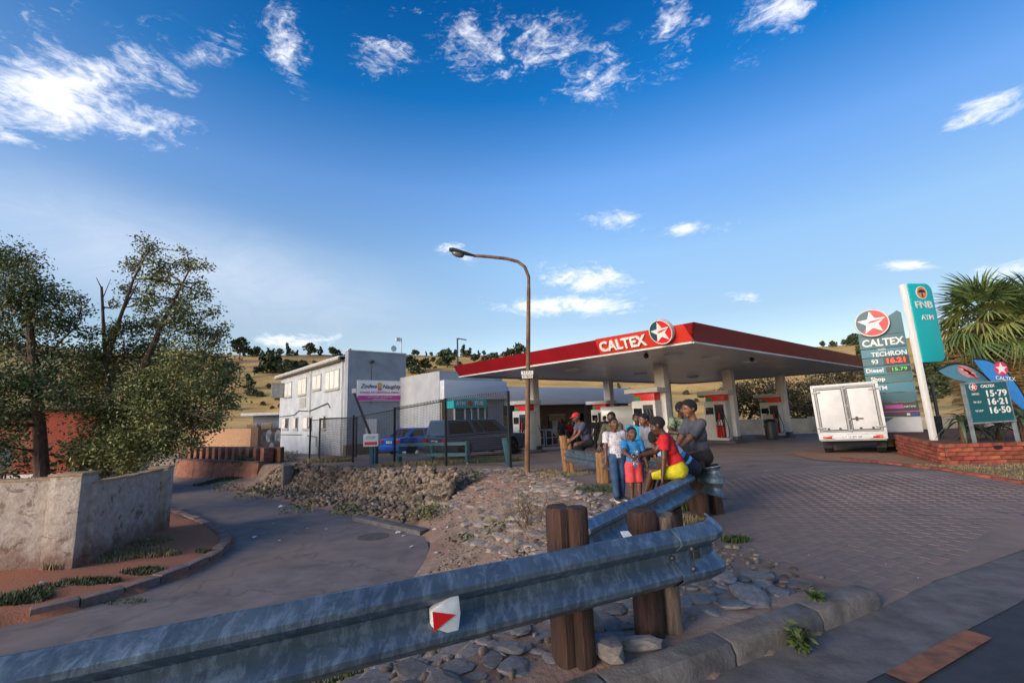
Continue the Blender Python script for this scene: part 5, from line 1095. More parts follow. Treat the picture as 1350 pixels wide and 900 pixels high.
text('lettering', 'AIRTIME', .09, M_WHITE, tot, tT(.42, 1.36), .01); mb = MB(); mb.lathe([(.09, 0), (.09, .01), (.05, .01), (.05, 0)], 14, tT(-.5, 1.36)); mb.build('swirl', M_TURQ, tot)
for x in (.35, .47, .59): mb = MB(); mb.box((x, -.153, 1.1), (.09, .012, .07)); mb.build('card_mark', (M_WHITE, M_BLUE, M_BLUE)[int((x-.35)/.12+.5)], tot)
# ------------------------------------------------------------------ bank flag sign on a white pole
fb = aty(1233, 588, 12.4); ft = aty(1190, 375, 12.4); fp = thing('flag_sign', 'tall turquoise bank sign with rounded corners on a leaning white pole', 'sign', (fb.x, fb.y, .35))
mb = MB(); dv = (ft-fb).normalized(); mb.bar(fb-dv*.3, ft, .11, .14, up=(0, -1, 0)); mb.build('pole', M_WHITE, fp, world=True, bevel=.015)
sx_ = Vector((.98, .2, 0)).normalized(); sx_ = (sx_-dv*sx_.dot(dv)).normalized(); h1 = (aty(1222, 478, 12.4)-fb).length; h2 = (ft-fb).length; w_ = .80
def rr(x0, x1, y0, y1, r, corners):
    p = []
    for (cx, cy, a0, on) in ((x1-r, y1-r, 0, corners[0]), (x0+r, y1-r, 90, corners[1]), (x0+r, y0+r, 180, corners[2]), (x1-r, y0+r, 270, corners[3])):
        if on: p += [(cx+r*cos(radians(a0+t)), cy+r*sin(radians(a0+t))) for t in range(0, 91, 15)]
        else: p.append({0: (x1, y1), 90: (x0, y1), 180: (x0, y0), 270: (x1, y0)}[a0])
    return p
Tf = frame3(fb+Vector((0, -.05, 0)), sx_, dv); mb = MB(); mb.prism(rr(.056, .056+w_, h1, h2, .22, (1, 0, 0, 1)), .1, Tf @ Matrix.Translation((0, 0, -.05))); mb.build('sign_panel', M_TURQ, fp, world=True, bevel=.012)
I_ = wm(fp).inverted(); tf = lambda x, y: I_ @ Tf @ Matrix.Translation((x, y, .052))
mb = MB(); mb.lathe([(.185, 0), (.185, .012), (.165, .012), (.165, .008), (.001, .008)], 26, tf(.46, h2-.27)); mb.build('emblem_ring', M_WHITE, fp); mb = MB(); mb.lathe([(.163, .008), (.163, .013), (.001, .013)], 24, tf(.46, h2-.27)); mb.build('emblem_disc', mat('emblem_orange', 'e08a4a', .5), fp)
tree_m = mat('emblem_black', '1c1410', .6); mb = MB(); T_ = tf(.46, h2-.27) @ Matrix.Translation((0, 0, .014)); mb.prism([(-.13, .0), (-.10, .05), (-.04, .09), (.05, .085), (.11, .05), (.135, .0), (.06, .015), (.0, .0), (-.06, .012)], .004, T_); mb.prism([(-.012, .01), (.014, .01), (.02, -.11), (.05, -.125), (-.05, -.125), (-.016, -.11)], .004, T_); mb.build('emblem_tree', tree_m, fp)
text('lettering', 'FNB', .27, M_WHITE, fp, tf(.46, h2-.62), .01, bold=.005, width=1.25); text('lettering', 'ATM', .2, M_WHITE, fp, tf(.50, h2-.98), .01, bold=.002, width=1.05)
# thin black frame post beside the pole
q = aty(1226, 508, 12.9); q2 = aty(1243, 583, 12.9); mb = MB(); bf = thing('black_stand', 'thin black metal stand just right of the white sign pole', 'stand', (q2.x, q2.y, .35)); mb.tube([aty(1221, 503, 12.9), aty(1228, 507, 12.9), aty(1233, 530, 12.9), q2], .04, 6); mb.build('frame', M_BLK2, bf, world=True); mb = MB(); mb.box(aty(1237, 560, 12.9)[:], (.16, .1, .5)); mb.build('bracket_box', M_BLK2, bf, world=True)
# ------------------------------------------------------------------ price board on two legs
pb = thing('price_board', 'dark teal fuel price board on two grey legs in the brick planter', 'price board', (10.25, 10.3, .4), .0, None, (0, -.03))
I_ = wm(pb); bl, br_ = aty(1277, 530, 10.3).x-10.25, aty(1334, 530, 10.3).x-10.25
M_GPOST = mat('grey_post', '8f989c', .5, .3)
for x in (bl, br_): mb = MB(); mb.box((x, .03, .68), (.05, .06, 1.5)); mb.build('leg', M_GPOST, pb)
mb = MB(); mb.box(((bl+br_)/2, 0, .98), (br_-bl-.05, .05, .86)); mb.build('board', mat('board_teal', '0e5058', .35, var=.03), pb)
for z in (.54, 1.42): mb = MB(); mb.box(((bl+br_)/2, 0, z), (br_-bl+.04, .06, .03)); mb.build('frame_rail', M_GPOST, pb)
bx = (bl+br_)/2; tT = lambda x, z: frame3(Vector((bx+x, -.027, z)), (1, 0, 0), ZX)
for s, z in (('15·79', 1.16), ('16·21', .98), ('16·50', .79)): text('lettering', s, .19, M_WHITE, pb, tT(.17, z), .006, bold=.006, width=1.05, spacing=1.1)
text('lettering', 'CALTEX', .085, M_WHITE, pb, tT(.02, 1.33), .006, bold=.002); starlogo(pb, tT(-.31, 1.33), .085, .01)
for s, z in (('DIESEL', 1.17), ('93 ULP', .99), ('95 ULP', .8)): text('lettering', s, .06, M_WHITE, pb, tT(-.28, z), .004)
# ------------------------------------------------------------------ feather flags
def feather(name, label, Y, pole, poly, m):
    th = thing(name, label, 'flag', (pole[0].x, pole[0].y, .3)); mb = MB(); mb.tube(pole, .018, 6); mb.build('pole', M_BLK2, th, world=True, smooth=True)
    P = [aty(x, y, Y) for x, y in poly]; mb = MB(); n = len(P); vs = [p[:] for p in P]+[(p+Vector((0, .012, 0)))[:] for p in P]
    mb.add(vs, [tuple(range(n)), tuple(range(n, 2*n))[::-1]]+[(i, n+i, n+(i+1) % n, (i+1) % n) for i in range(n)]); mb.build('cloth', m, th, world=True); return th
def sm(p, k=2): return [tuple(v) for v in smooth_poly(np.array(p, float), k)]
P1 = sm([(1308, 505), (1292, 489), (1270, 479), (1252, 480), (1236, 488)]); P1l = sm([(1236, 488), (1250, 497), (1270, 503), (1296, 508), (1308, 505)])
M_FLG1 = mat('flag_teal_blue', '4f7f93', .7, var=.1); M_FLG2 = mat('flag_blue', '2f7fc4', .7, var=.08)
f1 = feather('feather_flag', 'teal feather flag with its tip drooping left above the price board', 11.6, [aty(1325, 582, 11.6), aty(1318, 530, 11.6)]+[aty(x, y, 11.6) for x, y in P1], P1+P1l[1:-1], M_FLG1)
P2 = sm([(1362, 545), (1345, 512), (1325, 487), (1303, 474), (1283, 473)]); P2l = sm([(1283, 473), (1297, 492), (1318, 512), (1340, 532), (1362, 552)])
f2 = feather('feather_flag', 'bright blue feather flag with a pink roundel at the right edge', 11.2, [aty(1372, 590, 11.2), aty(1368, 560, 11.2)]+[aty(x, y, 11.2) for x, y in P2], P2+P2l[1:-1], M_FLG2)
def dec(th, px, py, Y, r, m, name, a=0, asp=1.0): mb = MB(); mb.lathe([(r, 0), (r, .006), (.001, .006)], 20, frame3(aty(px, py, Y)+Vector((0, -.01, 0)), (cos(a), 0, -sin(a)), (sin(a), 0, cos(a))) @ Matrix.Diagonal((1, asp, 1, 1))); return mb.build(name, m, th, world=True)
def star(th, px, py, Y, r, m, name, dy=.018):
    st = [(r*(1 if i % 2 == 0 else .42)*cos(radians(90+36*i)), r*(1 if i % 2 == 0 else .42)*sin(radians(90+36*i))) for i in range(10)]; mb = MB(); mb.prism(st, .005, frame3(aty(px, py, Y)+Vector((0, -dy, 0)), (1, 0, 0), ZX)); return mb.build(name, m, th, world=True)
dec(f2, 1319, 486, 11.2, .17, mat('roundel_pink', 'd23a6a', .6), 'roundel'); star(f2, 1319, 486, 11.2, .15, M_WHITE, 'roundel_star')
I_ = wm(f2).inverted(); text('lettering', 'CALTEX', .13, M_WHITE, f2, I_ @ frame3(aty(1325, 499, 11.2)+Vector((0, -.01, 0)), (1, 0, -.12), ZX), .006)
dec(f1, 1274, 490, 11.6, .24, mat('roundel_faded', 'b98d8f', .6), 'roundel', .5, .55)
for k in range(5): a, b = aty(1263+k*3, 483+k*2.2, 11.6), aty(1279+k*2.5, 491+k*2.0, 11.6); mb = MB(); mb.bar(a-Vector((0, .02, 0)), b-Vector((0, .02, 0)), .012, .03); mb.build('roundel_stripe', M_WHITE if k % 2 else M_STAR, f1, world=True)
# ------------------------------------------------------------------ vegetation
def leafmat(name, c, c2, isl=.5):
    m = mat(name, c, .6, col2=c2, scale=1.1, isl=isl, lo=.3, hi=.7); b = m.node_tree.nodes['Principled BSDF']; b.inputs['Specular IOR Level'].default_value = .35; return m
M_LEAF1 = leafmat('tree_leaves_dark', '646f42', '3b4629'); M_LEAF2 = leafmat('tree_leaves_olive', '85884f', '4c5530'); M_HLEAF = leafmat('hill_tree_leaves', '4a5534', '2d3622', .35)
M_BARK = mat('bark', '5e4a3c', .95, col2='3b2e26', scale=6, stretch=(3, 3, .6), bump=.8, bscale=14)
def leaves(P, size, seed, asp=.5, droop=.35):
    """P (n,3) leaf positions -> verts, quads of small pointed leaves"""
    r = np.random.default_rng(seed); n = len(P); a = r.uniform(0, 2*pi, n); t = r.normal(-droop, .5, n); s = size*r.uniform(.6, 1.3, n)
    d = np.stack([np.cos(a)*np.cos(t), np.sin(a)*np.cos(t), np.sin(t)], -1); q = r.normal(size=(n, 3)); w = np.cross(d, q); w /= np.linalg.norm(w, axis=1, keepdims=True)+1e-9
    d = d*s[:, None]; w = w*(s*asp*.5)[:, None]
    V_ = np.stack([P, P+d*.45+w, P+d, P+d*.45-w], 1).reshape(-1, 3); F_ = np.arange(n*4).reshape(n, 4); return V_, F_
def limb(mb, a, b, r0, r1, seed, n=5, wob=.08):
    r = random.Random(seed); a, b = Vector(a), Vector(b); L = (b-a).length; pts = [a.lerp(b, i/n)+Vector((r.uniform(-1, 1), r.uniform(-1, 1), r.uniform(-.6, .6)))*(wob*L if 0 < i < n else 0) for i in range(n+1)]
    mb.tube(pts, [r0+(r1-r0)*i/n for i in range(n+1)], 7); return pts
def bigtree(label, base, spine, clusters, Y, dens, lsize, lm, seed, spread=1.0, cols=None):
    """spine: list of limbs as pixel polylines at depth Y; clusters: (px, py, radius px[, density])"""
    t = thing('tree', label, 'tree', base); r = random.Random(seed); rg = np.random.default_rng(seed); mb = MB(); nodes = []
    for k, (pts, r0, r1, dy) in enumerate(spine):
        P = [aty(px, py, Y+dy*i/(len(pts)-1)) for i, (px, py) in enumerate(pts)]
        if k == 0: P[0] = Vector(base)
        rr_ = [r0+(r1-r0)*i/(len(P)-1) for i in range(len(P))]
        mb.tube(P, rr_, 9); nodes += [(p, q) for p, q in zip(P[1:], rr_[1:])]
        for p, q in zip(P[:-1], P[1:]): nodes.append((p.lerp(q, .5), r0*.6))
    LP = []
    for c in clusters:
        px, py, rp = c[:3]; dn = c[3] if len(c) > 3 else 1.0; yy = Y+r.uniform(-1, 1)*1.3*spread; C = aty(px, py, yy); R_ = rp*yy/600*(1.12 if seed == 23 else 1.0)
        p, q = min(nodes, key=lambda n_: (n_[0]-C).length+max(0, n_[0].z-C.z)*1.2); pts = limb(mb, p, C, min(.05, q*.7), .012, r.random(), 4, .1); 
        m = max(3, int(4*R_/.5))
        ends = [C+Vector((r.gauss(0, 1), r.gauss(0, 1), r.gauss(0, .8))).normalized()*R_*r.uniform(.5, .95) for _ in range(m)]
        for e in ends: limb(mb, pts[r.randrange(2, 5)], e, .014, .005, r.random(), 3, .12)
        n = int(dens*dn*(R_/.5)**2.2); k = rg.integers(0, m, n); E_ = np.array([list(e) for e in ends])[k]; f = rg.uniform(0, 1, (n, 1))**.6; cc = np.array(C)
        LP.append(cc+(E_-cc)*f+rg.normal(size=(n, 3))*R_*.32)
    mb.build('trunk', M_BARK, t, world=True, smooth=True); P = np.concatenate(LP); v, f = leaves(P, lsize, seed); v -= np.array(t.location); o = npmesh('crown', v, f, lm, t); o['kind'] = 'stuff'
    return t
bigtree('tall dark leafy tree with a single straight trunk at the left edge', aty(56, 632, 13.0), [([(56, 632), (52, 560), (46, 490), (40, 440), (36, 400)], .17, .07, 0), ([(44, 480), (20, 460), (-20, 440)], .06, .03, 0), ([(46, 490), (75, 455), (100, 430)], .05, .02, .6), ([(50, 548), (25, 548), (-5, 545)], .06, .03, -.5), ([(38, 420), (50, 380), (40, 350)], .05, .02, 0)],
    [(12, 345, 28), (38, 362, 30), (-20, 370, 45), (70, 392, 28), (100, 395, 18, .7), (20, 400, 45), (60, 420, 35), (98, 428, 26, .8), (-30, 430, 50), (15, 450, 42), (70, 462, 34, .8), (-20, 500, 50), (20, 505, 40), (95, 475, 26, .7), (15, 548, 34), (-15, 560, 45), (80, 520, 30, .8), (45, 395, 30), (-5, 340, 30, .8), (60, 500, 30), (40, 540, 26, .7), (112, 410, 14, .6), (8, 590, 26, .7)], 13.0, 480, .1, M_LEAF1, 11)
bigtree('wide spreading tree with several limbs and a bare broken stub above the garden wall', aty(136, 626, 14.2), [([(136, 626), (150, 560), (172, 520), (196, 470)], .2, .11, 0), ([(150, 560), (143, 500), (137, 440), (134, 378)], .08, .035, .4), ([(143, 470), (158, 420), (176, 368), (196, 330)], .07, .02, .3), ([(140, 455), (165, 405), (182, 372)], .04, .015, .6), ([(196, 470), (212, 430), (230, 395), (250, 355)], .09, .02, -.3), ([(172, 520), (215, 500), (262, 470), (300, 470)], .09, .02, -.8), ([(165, 535), (205, 532), (240, 540), (280, 555)], .08, .02, -1.2), ([(134, 380), (127, 366)], .02, .008, 0), ([(136, 392), (146, 368)], .015, .006, 0), ([(110, 626), (125, 590), (150, 550)], .1, .07, .5)],
    [(196, 328, 18, .8), (178, 348, 16, .8), (208, 350, 16, .8), (166, 385, 14, .8), (182, 400, 18, .8), (220, 372, 18, .7), (246, 352, 16, .8), (268, 352, 12, .7), (236, 398, 22, .7), (262, 385, 16, .7), (272, 412, 14, .6), (205, 430, 22, .7), (250, 430, 26, .7), (275, 450, 20, .8), (160, 428, 16, .7), (125, 470, 26), (165, 470, 28), (205, 470, 30), (245, 470, 30), (285, 478, 22), (302, 500, 16), (140, 510, 34), (180, 515, 36), (225, 515, 36), (268, 515, 32), (300, 530, 18), (120, 545, 30), (160, 555, 36), (205, 555, 34), (250, 550, 30), (285, 555, 18), (110, 585, 26), (145, 592, 30), (185, 590, 28), (225, 580, 22), (120, 610, 20), (160, 610, 20), (308, 482, 10, .7), (255, 582, 16, .8), (100, 500, 22, .8), (292, 430, 10, .5), (240, 330, 8, .6), (192, 366, 15, .45), (222, 346, 14, .45), (236, 376, 16, .4), (256, 372, 14, .5), (200, 388, 15, .45), (232, 420, 20, .6), (266, 436, 18, .7), (184, 430, 18, .6), (146, 444, 18, .7), (150, 400, 10, .5), (288, 440, 12, .6), (118, 440, 14, .6)], 14.2, 660, .1, M_LEAF2, 23)
# ---- hill trees: four kinds, copied
def hilltree(kind, seed):
    r = np.random.default_rng(seed); n = {'cone': 420, 'round': 520, 'thin': 260, 'bush': 420}[kind]; h = r.uniform(0, 1, n)
    if kind == 'cone': z = .12+.88*h; R_ = .26*(1-h)**.7+.04
    elif kind == 'thin': z = .1+.9*h; R_ = .13*np.sin(pi*(.1+.88*h))+.02
    elif kind == 'round': z = .3+.7*h; R_ = .36*np.sqrt(np.clip(1-(2*h-1)**2, 0, 1))+.02
    else: z = .02+.75*h; R_ = .6*np.sqrt(np.clip(1-h**2, 0, 1))
    a = r.uniform(0, 2*pi, n); q = R_*r.uniform(.3, 1, n)**.5*(1+.35*np.sin(a*3+seed+z*9)); P = np.stack([q*np.cos(a), q*np.sin(a), z+r.normal(0, .02, n)], -1)
    v, f = leaves(P, .16 if kind != 'bush' else .18, seed, .8, .1); me = npmesh('crown', v, f, M_HLEAF); k = me.data; bpy.data.objects.remove(me)
    mb = MB(); mb.tube([(0, 0, -.1), (.01, 0, .3), (0, .01, .75)], [.035, .028, .01], 5); return k, mb.mesh('trunk', (M_BARK,))
KIND = {k: [hilltree(k, s) for s in (1, 2, 3)] for k in ('cone', 'round', 'thin', 'bush')}
HT_T = 40*1.004**np.arange(790)
def hillhit(px, py):
    d = ray(px, py); x, y, z = d.x*HT_T, d.y*HT_T, CAMH+d.z*HT_T; k = np.nonzero(z < hill(x, y))[0]
    return Vector((x[k[0]], y[k[0]], float(hill(x[k[0]], y[k[0]])))) if len(k) else None
def skybase(px):
    a, b = 430, 520
    while b-a > 1:
        m = (a+b)//2
        if hillhit(px, m): b = m
        else: a = m
    return b
HT = [(316, 470, 18, 'round'), (333, 462, 12, 'cone'), (345, None, 7, 'thin'), (347, 492, 20, 'cone'), (359, 492, 22, 'round'), (360, None, 8, 'thin'), (330, None, 8, 'cone'), (338, None, 9, 'cone'), (379, None, 13, 'thin'), (409, None, 13, 'round'), (420, None, 6, 'thin'), (385, 487, 12, 'bush'), (396, 489, 9, 'bush'), (328, 512, 14, 'cone'), (331, 522, 10, 'bush'), (343, 523, 7, 'bush'), (551, None, 5, 'round'), (541, 490, 18, 'round'), (548, 492, 12, 'bush'), (561, 489, 14, 'round'), (571, 478, 6, 'round'), (556, 485, 8, 'bush'), (590, 484, 20, 'round'), (584, 482, 12, 'bush'), (611, None, 14, 'cone'), (619, None, 11, 'cone'), (626, 478, 10, 'round'), (640, 478, 10, 'bush'), (650, 476, 12, 'bush'), (664, None, 7, 'bush'), (674, None, 8, 'round'), (684, None, 14, 'round'), (680, None, 8, 'bush'), (606, 482, 6, 'bush'), (695, None, 9, 'round'),
      (816, 522, 14, 'thin'), (832, 524, 10, 'cone'), (840, 528, 5, 'bush'), (850, 527, 5, 'bush'), (862, 526, 5, 'bush'), (874, 528, 5, 'bush'), (856, 531, 4, 'bush'), (826, 530, 4, 'bush'), (905, 520, 6, 'bush'), (925, 524, 6, 'bush'), (918, 530, 5, 'bush'), (300, 500, 16, 'round'), (280, 520, 14, 'bush'), (250, 505, 16, 'round'), (230, 540, 10, 'bush'), (265, 480, 14, 'cone'), (308, 540, 8, 'bush'), (120, 510, 18, 'round'), (90, 540, 16, 'bush'), (60, 500, 14, 'round'), (150, 500, 12, 'bush'), (30, 520, 16, 'round'),
      (1098, None, 6, 'round'), (1120, None, 9, 'cone'), (1127, None, 10, 'round'), (1133, None, 10, 'bush'), (1142, 478, 16, 'round'), (1228, 500, 22, 'bush'), (1240, 492, 20, 'bush'), (1222, 478, 12, 'round'), (1236, 520, 16, 'bush'), (1256, 516, 15, 'bush'), (1248, 505, 16, 'bush'), (1230, 455, 9, 'round'), (1215, 460, 8, 'bush'), (1270, 500, 16, 'bush'), (1300, 480, 14, 'bush'), (1330, 500, 16, 'bush'), (1345, 470, 14, 'round'), (1225, 530, 7, 'bush'), (1262, 532, 5, 'bush'), (1150, 500, 16, 'bush'), (470, 470, 6, 'bush')]
HT += [(322+i*13.7+(i*29 % 9), None, 5+(i*41 % 6), ('cone', 'round', 'round', 'bush', 'thin')[i*7 % 5]) for i in range(28) if not 470 < 322+i*13.7 < 530]+[(1085+i*14, None, 6+(i*5 % 5), ('round', 'bush')[i % 2]) for i in range(6)]
HT += [(352+i*4.2, 483+(i*37 % 11), 6+(i*53 % 5), 'bush' if i % 3 else 'round') for i in range(13)]
r_ = random.Random(4)
for i in range(120):
    HT.append((r_.uniform(320, 720) if i < 60 else r_.uniform(1080, 1350), r_.uniform(472, 540), r_.uniform(2.5, 6), r_.choice(['bush', 'bush', 'round'])))
LB_ = {'cone': 'dark pointed hill tree', 'thin': 'thin upright hill tree', 'round': 'round crowned hill tree', 'bush': 'low dark hill bush'}
HREG = [(330, 'behind the spreading tree'), (372, 'above the low grey house'), (455, 'behind the school roof'), (560, 'between the school and the shop'), (600, 'left of the thin mast'), (640, 'behind the canopy tip'), (700, 'left of the lamp post'), (760, 'right of the lamp post'), (850, 'behind the shop end'), (960, 'seen between the pumps'), (1110, 'behind the right end of the canopy'), (1160, 'left of the star totem'), (1225, 'behind the star totem'), (1250, 'right of the white sign pole'), (1290, 'behind the aloes'), (9999, 'behind the fan palms')]
for i, (px, py, hp, kd) in enumerate(HT):
    if py is None: py = skybase(px)+1
    p = hillhit(px, py)
    if p is None: continue
    h = 1.1*hp*p.xy.length/560; me, tm = KIND[kd][i % 3]
    rg_ = next(w for lim, w in HREG if px < lim); pos = 'on the skyline' if py < 474 and px < 1200 else 'on the slope'
    t = thing('bush' if kd == 'bush' else 'tree', '%s%s %s %s' % ('tall ' if h > 7 else 'small ' if h < 2.2 else '', LB_[kd], pos, rg_), 'bush' if kd == 'bush' else 'tree', p-ZX*.03*h, i*1.3, 'trees and bushes on the hillside'); t.scale = (h*r_.uniform(.85, 1.15),)*2+(h,); link('crown', me, None, t)['kind'] = 'stuff'
    if kd != 'bush': link('trunk', tm, None, t)
# ---- mid distance trees behind the pumps and hedges
def bushy(label, base, blobs, dens, lsize, lm, seed, trunk=None, name='tree', cat=None):
    t = thing(name, label, cat or name, base); rg = np.random.default_rng(seed); LP = []; mb = MB(); b = Vector(base)
    for (c, R_) in blobs:
        n = int(dens*(R_[0]*R_[2])/.25); u = rg.normal(size=(n, 3)); u /= np.linalg.norm(u, axis=1, keepdims=True); q = rg.uniform(.35, 1.0, (n, 1))**.5
        LP.append(np.array(c)+u*q*np.array(R_)*(1+.25*np.sin(u[:, :1]*7+u[:, 2:]*5+seed)))
        limb(mb, trunk[-1] if trunk else b, c, .06, .02, seed, 3)
    if trunk: mb.tube([b]+[Vector(x) for x in trunk], [.2, .16, .1][:len(trunk)+1], 8)
    mb.build('trunk', M_BARK, t, world=True, smooth=True); v, f = leaves(np.concatenate(LP), lsize, seed); v -= np.array(t.location); o = npmesh('crown', v, f, lm, t); o['kind'] = 'stuff'; return t
def tb_(px, py, Y, r): return (tuple(aty(px, py, Y)), r)
M_LEAF3 = leafmat('dry_tree_leaves', '5a5236', '342f20')
b0 = aty(987, 582, 37.5); bushy('broad dark tree with a forked trunk behind the right fuel pumps', b0, [tb_(968, 520, 37, (1.5, 1.3, 1.1)), tb_(1000, 515, 37.5, (2.0, 1.5, 1.3)), tb_(1030, 520, 38, (1.5, 1.3, 1.2)), tb_(985, 535, 37, (1.4, 1.2, 1.0)), tb_(1015, 540, 37, (1.3, 1.2, 1.0)), tb_(1045, 530, 38, (1.2, 1.2, 1.2)), tb_(960, 535, 37, (.8, .8, .7))], 190, .22, M_LEAF3, 31, [aty(985, 560, 37.5), aty(992, 540, 37.5)])
b0 = aty(1085, 580, 40); bushy('dense dark tree behind the white delivery truck', b0, [tb_(1062, 520, 40, (1.7, 1.4, 1.5)), tb_(1095, 510, 41, (2.2, 1.6, 1.7)), tb_(1130, 505, 41, (2.2, 1.6, 1.7)), tb_(1085, 545, 39.5, (1.7, 1.4, 1.3)), tb_(1120, 540, 40, (2.0, 1.6, 1.5)), tb_(1150, 525, 41, (1.5, 1.4, 1.5)), tb_(1060, 545, 39.5, (1.2, 1, 1))], 170, .24, M_LEAF3, 33, [aty(1085, 560, 40)])
for i, (px, py, w, h, lb) in enumerate(((1096, 575, .8, .8, 'small clipped bush at the foot of the cream wall by the truck'), (925, 582, .6, .5, 'low bush at the foot of the cream wall left of the bin'))):
    q = aty(px, py, 31.5); bushy(lb, (q.x, q.y, zs(q.x, q.y)), [((q.x, q.y, q.z+.2), (w, w, h))], 160, .14, M_LEAF1, 50+i, name='bush')
for i, (px, py, Y, w, h, lb) in enumerate(((105, 612, 13.6, .9, .8, 'leafy shrub growing behind the low end of the garden wall'), (160, 618, 15, .8, .6, 'bright green shrub at the foot of the spreading tree'), (212, 594, 30, 2.2, .7, 'green hedge above the low wall at the end of the side street'), (15, 600, 14.6, .9, .8, 'dark shrub under the tall tree by the satellite dish'), (320, 606, 22.5, .4, .5, 'spiky aloe growing between the buttresses'))):
    q = aty(px, py, Y); bushy(lb, (q.x, q.y, zs(q.x, q.y)), [((q.x, q.y, q.z), (w, w*.7, h))], 260, .14, M_LEAF2 if i == 1 else M_LEAF1, 60+i, name='shrub')
for i, (px, py, Y, w, h, lb) in enumerate(((374, 594, 24.0, .9, .5, 'grey green shrub at the foot of the pale school wall'), (407, 660, 15.6, .25, .18, 'small weed clump at the street edge below the rubble wall'), (393, 668, 14.6, .5, .25, 'dark weed clump growing against the base of the rubble wall'), (455, 678, 14.0, .4, .28, 'low weed clump at the middle of the rubble wall base'), (475, 682, 13.6, .25, .2, 'little weed clump beside the concrete edging slab'), (556, 692, 12.2, .45, .3, 'big dry green weed clump by the foot of the rubble bank'), (575, 690, 12.0, .35, .3, 'olive weed clump at the right end of the edging slab'), (620, 658, 13.4, .32, .42, 'bright green weed growing at the corner of the rubble wall'), (613, 722, 9.6, .32, .12, 'flat grassy weed on the stone bank near the street'), (660, 705, 8.6, .3, .2, 'green weed on the stone bank below the dead bush'), (300, 640, 20.2, .7, .25, 'green weed strip in front of the red retaining wall'), (335, 655, 18.0, .8, .35, 'weedy tangle at the street edge below the buttresses'))):
    q = aty(px, py, Y); z = zs(q.x, q.y); bushy(lb, (q.x, q.y, z), [((q.x, q.y, z+h*.3), (w, w*.8, h))], 420, .09, (M_LEAF2, M_LEAF1, leafmat('weed_leaves', '6a7040', '45502c'))[i % 3], 80+i, name='weed')
# ---- grass tufts
def blades(P, h, seed, wid=.012, lean=.5):
    r = np.random.default_rng(seed); n = len(P); a = r.uniform(0, 2*pi, n); H = h*r.uniform(.5, 1.3, n); l = r.uniform(.1, lean, n)*H; d = np.stack([np.cos(a), np.sin(a), 0*a], -1); w = np.stack([-np.sin(a), np.cos(a), 0*a], -1)*wid; up = np.array([0, 0, 1.])
    p1 = P+d*(l*.35)[:, None]+up*(H*.6)[:, None]; p2 = P+d*l[:, None]+up*H[:, None]
    v = np.stack([P-w, P+w, p1+w*.7, p1-w*.7, p2+w*.1, p2-w*.1], 1).reshape(-1, 3); k = np.arange(n)[:, None]*6; f = np.concatenate([k+np.array([0, 1, 2, 3]), k+np.array([3, 2, 4, 5])]); return v, f
M_DRYG = leafmat('dry_grass_blades', '93835a', '6b6040', .3); M_GRG = leafmat('green_grass_blades', '4d5a30', '303b20', .35)
def patch(name, n, ok, box, h, m, seed, wid=.01, lean=.6):
    r = np.random.default_rng(seed); x = r.uniform(box[0], box[1], n*4); y = r.uniform(box[2], box[3], n*4); k = ok(x, y); x, y = x[k][:n], y[k][:n]; z = site(x, y); v, f = blades(np.stack([x, y, z-.005], -1), h, seed, wid, lean); return tag(npmesh(name, v, f, m), kind='stuff')
patch('lawn_grass', 9000, lambda x, y: inpoly(x, y, LAWN) & (fbm(x, y, 1.3, 3, 2) > -.12), (7, 15, 6.5, 12), .055, M_DRYG, 1); patch('lawn_grass', 4000, lambda x, y: inpoly(x, y, LAWN) & (fbm(x, y, 1.3, 3, 2) > .05), (7, 15, 6.5, 12), .05, M_GRG, 2)
def blob(cx, cy, rx, ry): return lambda x, y: ((x-cx)/rx)**2+((y-cy)/ry)**2+fbm(x, y, 3.0, 3, 9)*1.2 < 1
for i, (px, py, z, rx, ry, n, h, g) in enumerate(((25, 788, -1.05, .5, .25, 900, .08, 1), (60, 775, -1.05, .3, .15, 250, .05, 1), (120, 766, -1.05, .55, .2, 600, .06, 1), (188, 752, -1.05, .38, .18, 600, .06, 1), (75, 748, -1.0, .3, .15, 400, .12, 0), (270, 724, -1.05, .2, .12, 250, .06, 1), (165, 728, -1.0, 1.1, .35, 1300, .10, 0), (130, 735, -1.0, .6, .3, 500, .09, 0), (200, 712, -1.0, .4, .4, 400, .08, 0), (165, 780, -1.05, .3, .12, 400, .09, 1), (790, 648, -.05, .45, .5, 700, .06, 1), (748, 625, -.1, .7, .5, 700, .07, 0), (700, 622, -.15, .8, .5, 500, .07, 0), (880, 672, .0, .35, .3, 900, .14, 1), (972, 708, .05, .16, .1, 350, .07, 1), (905, 690, .03, .3, .25, 500, .1, 0), (430, 606, -.3, 1.2, .5, 900, .2, 0), (560, 612, -.25, 1.6, .45, 1600, .16, 0), (650, 606, -.2, 1.2, .6, 1400, .14, 1), (620, 600, -.2, 1.6, .5, 1000, .1, 1), (490, 860, -.4, .7, .4, 1100, .10, 1), (340, 610, -.45, 1.2, .6, 700, .25, 0), (290, 638, -1.3, 1.6, .4, 1500, .1, 1))):
    q = atz(px, py, z); patch('grass_tuft', n, blob(q.x, q.y, rx, ry), (q.x-rx*1.6, q.x+rx*1.6, q.y-ry*1.6, q.y+ry*1.6), h, M_GRG if g else M_DRYG, 100+i, .008)
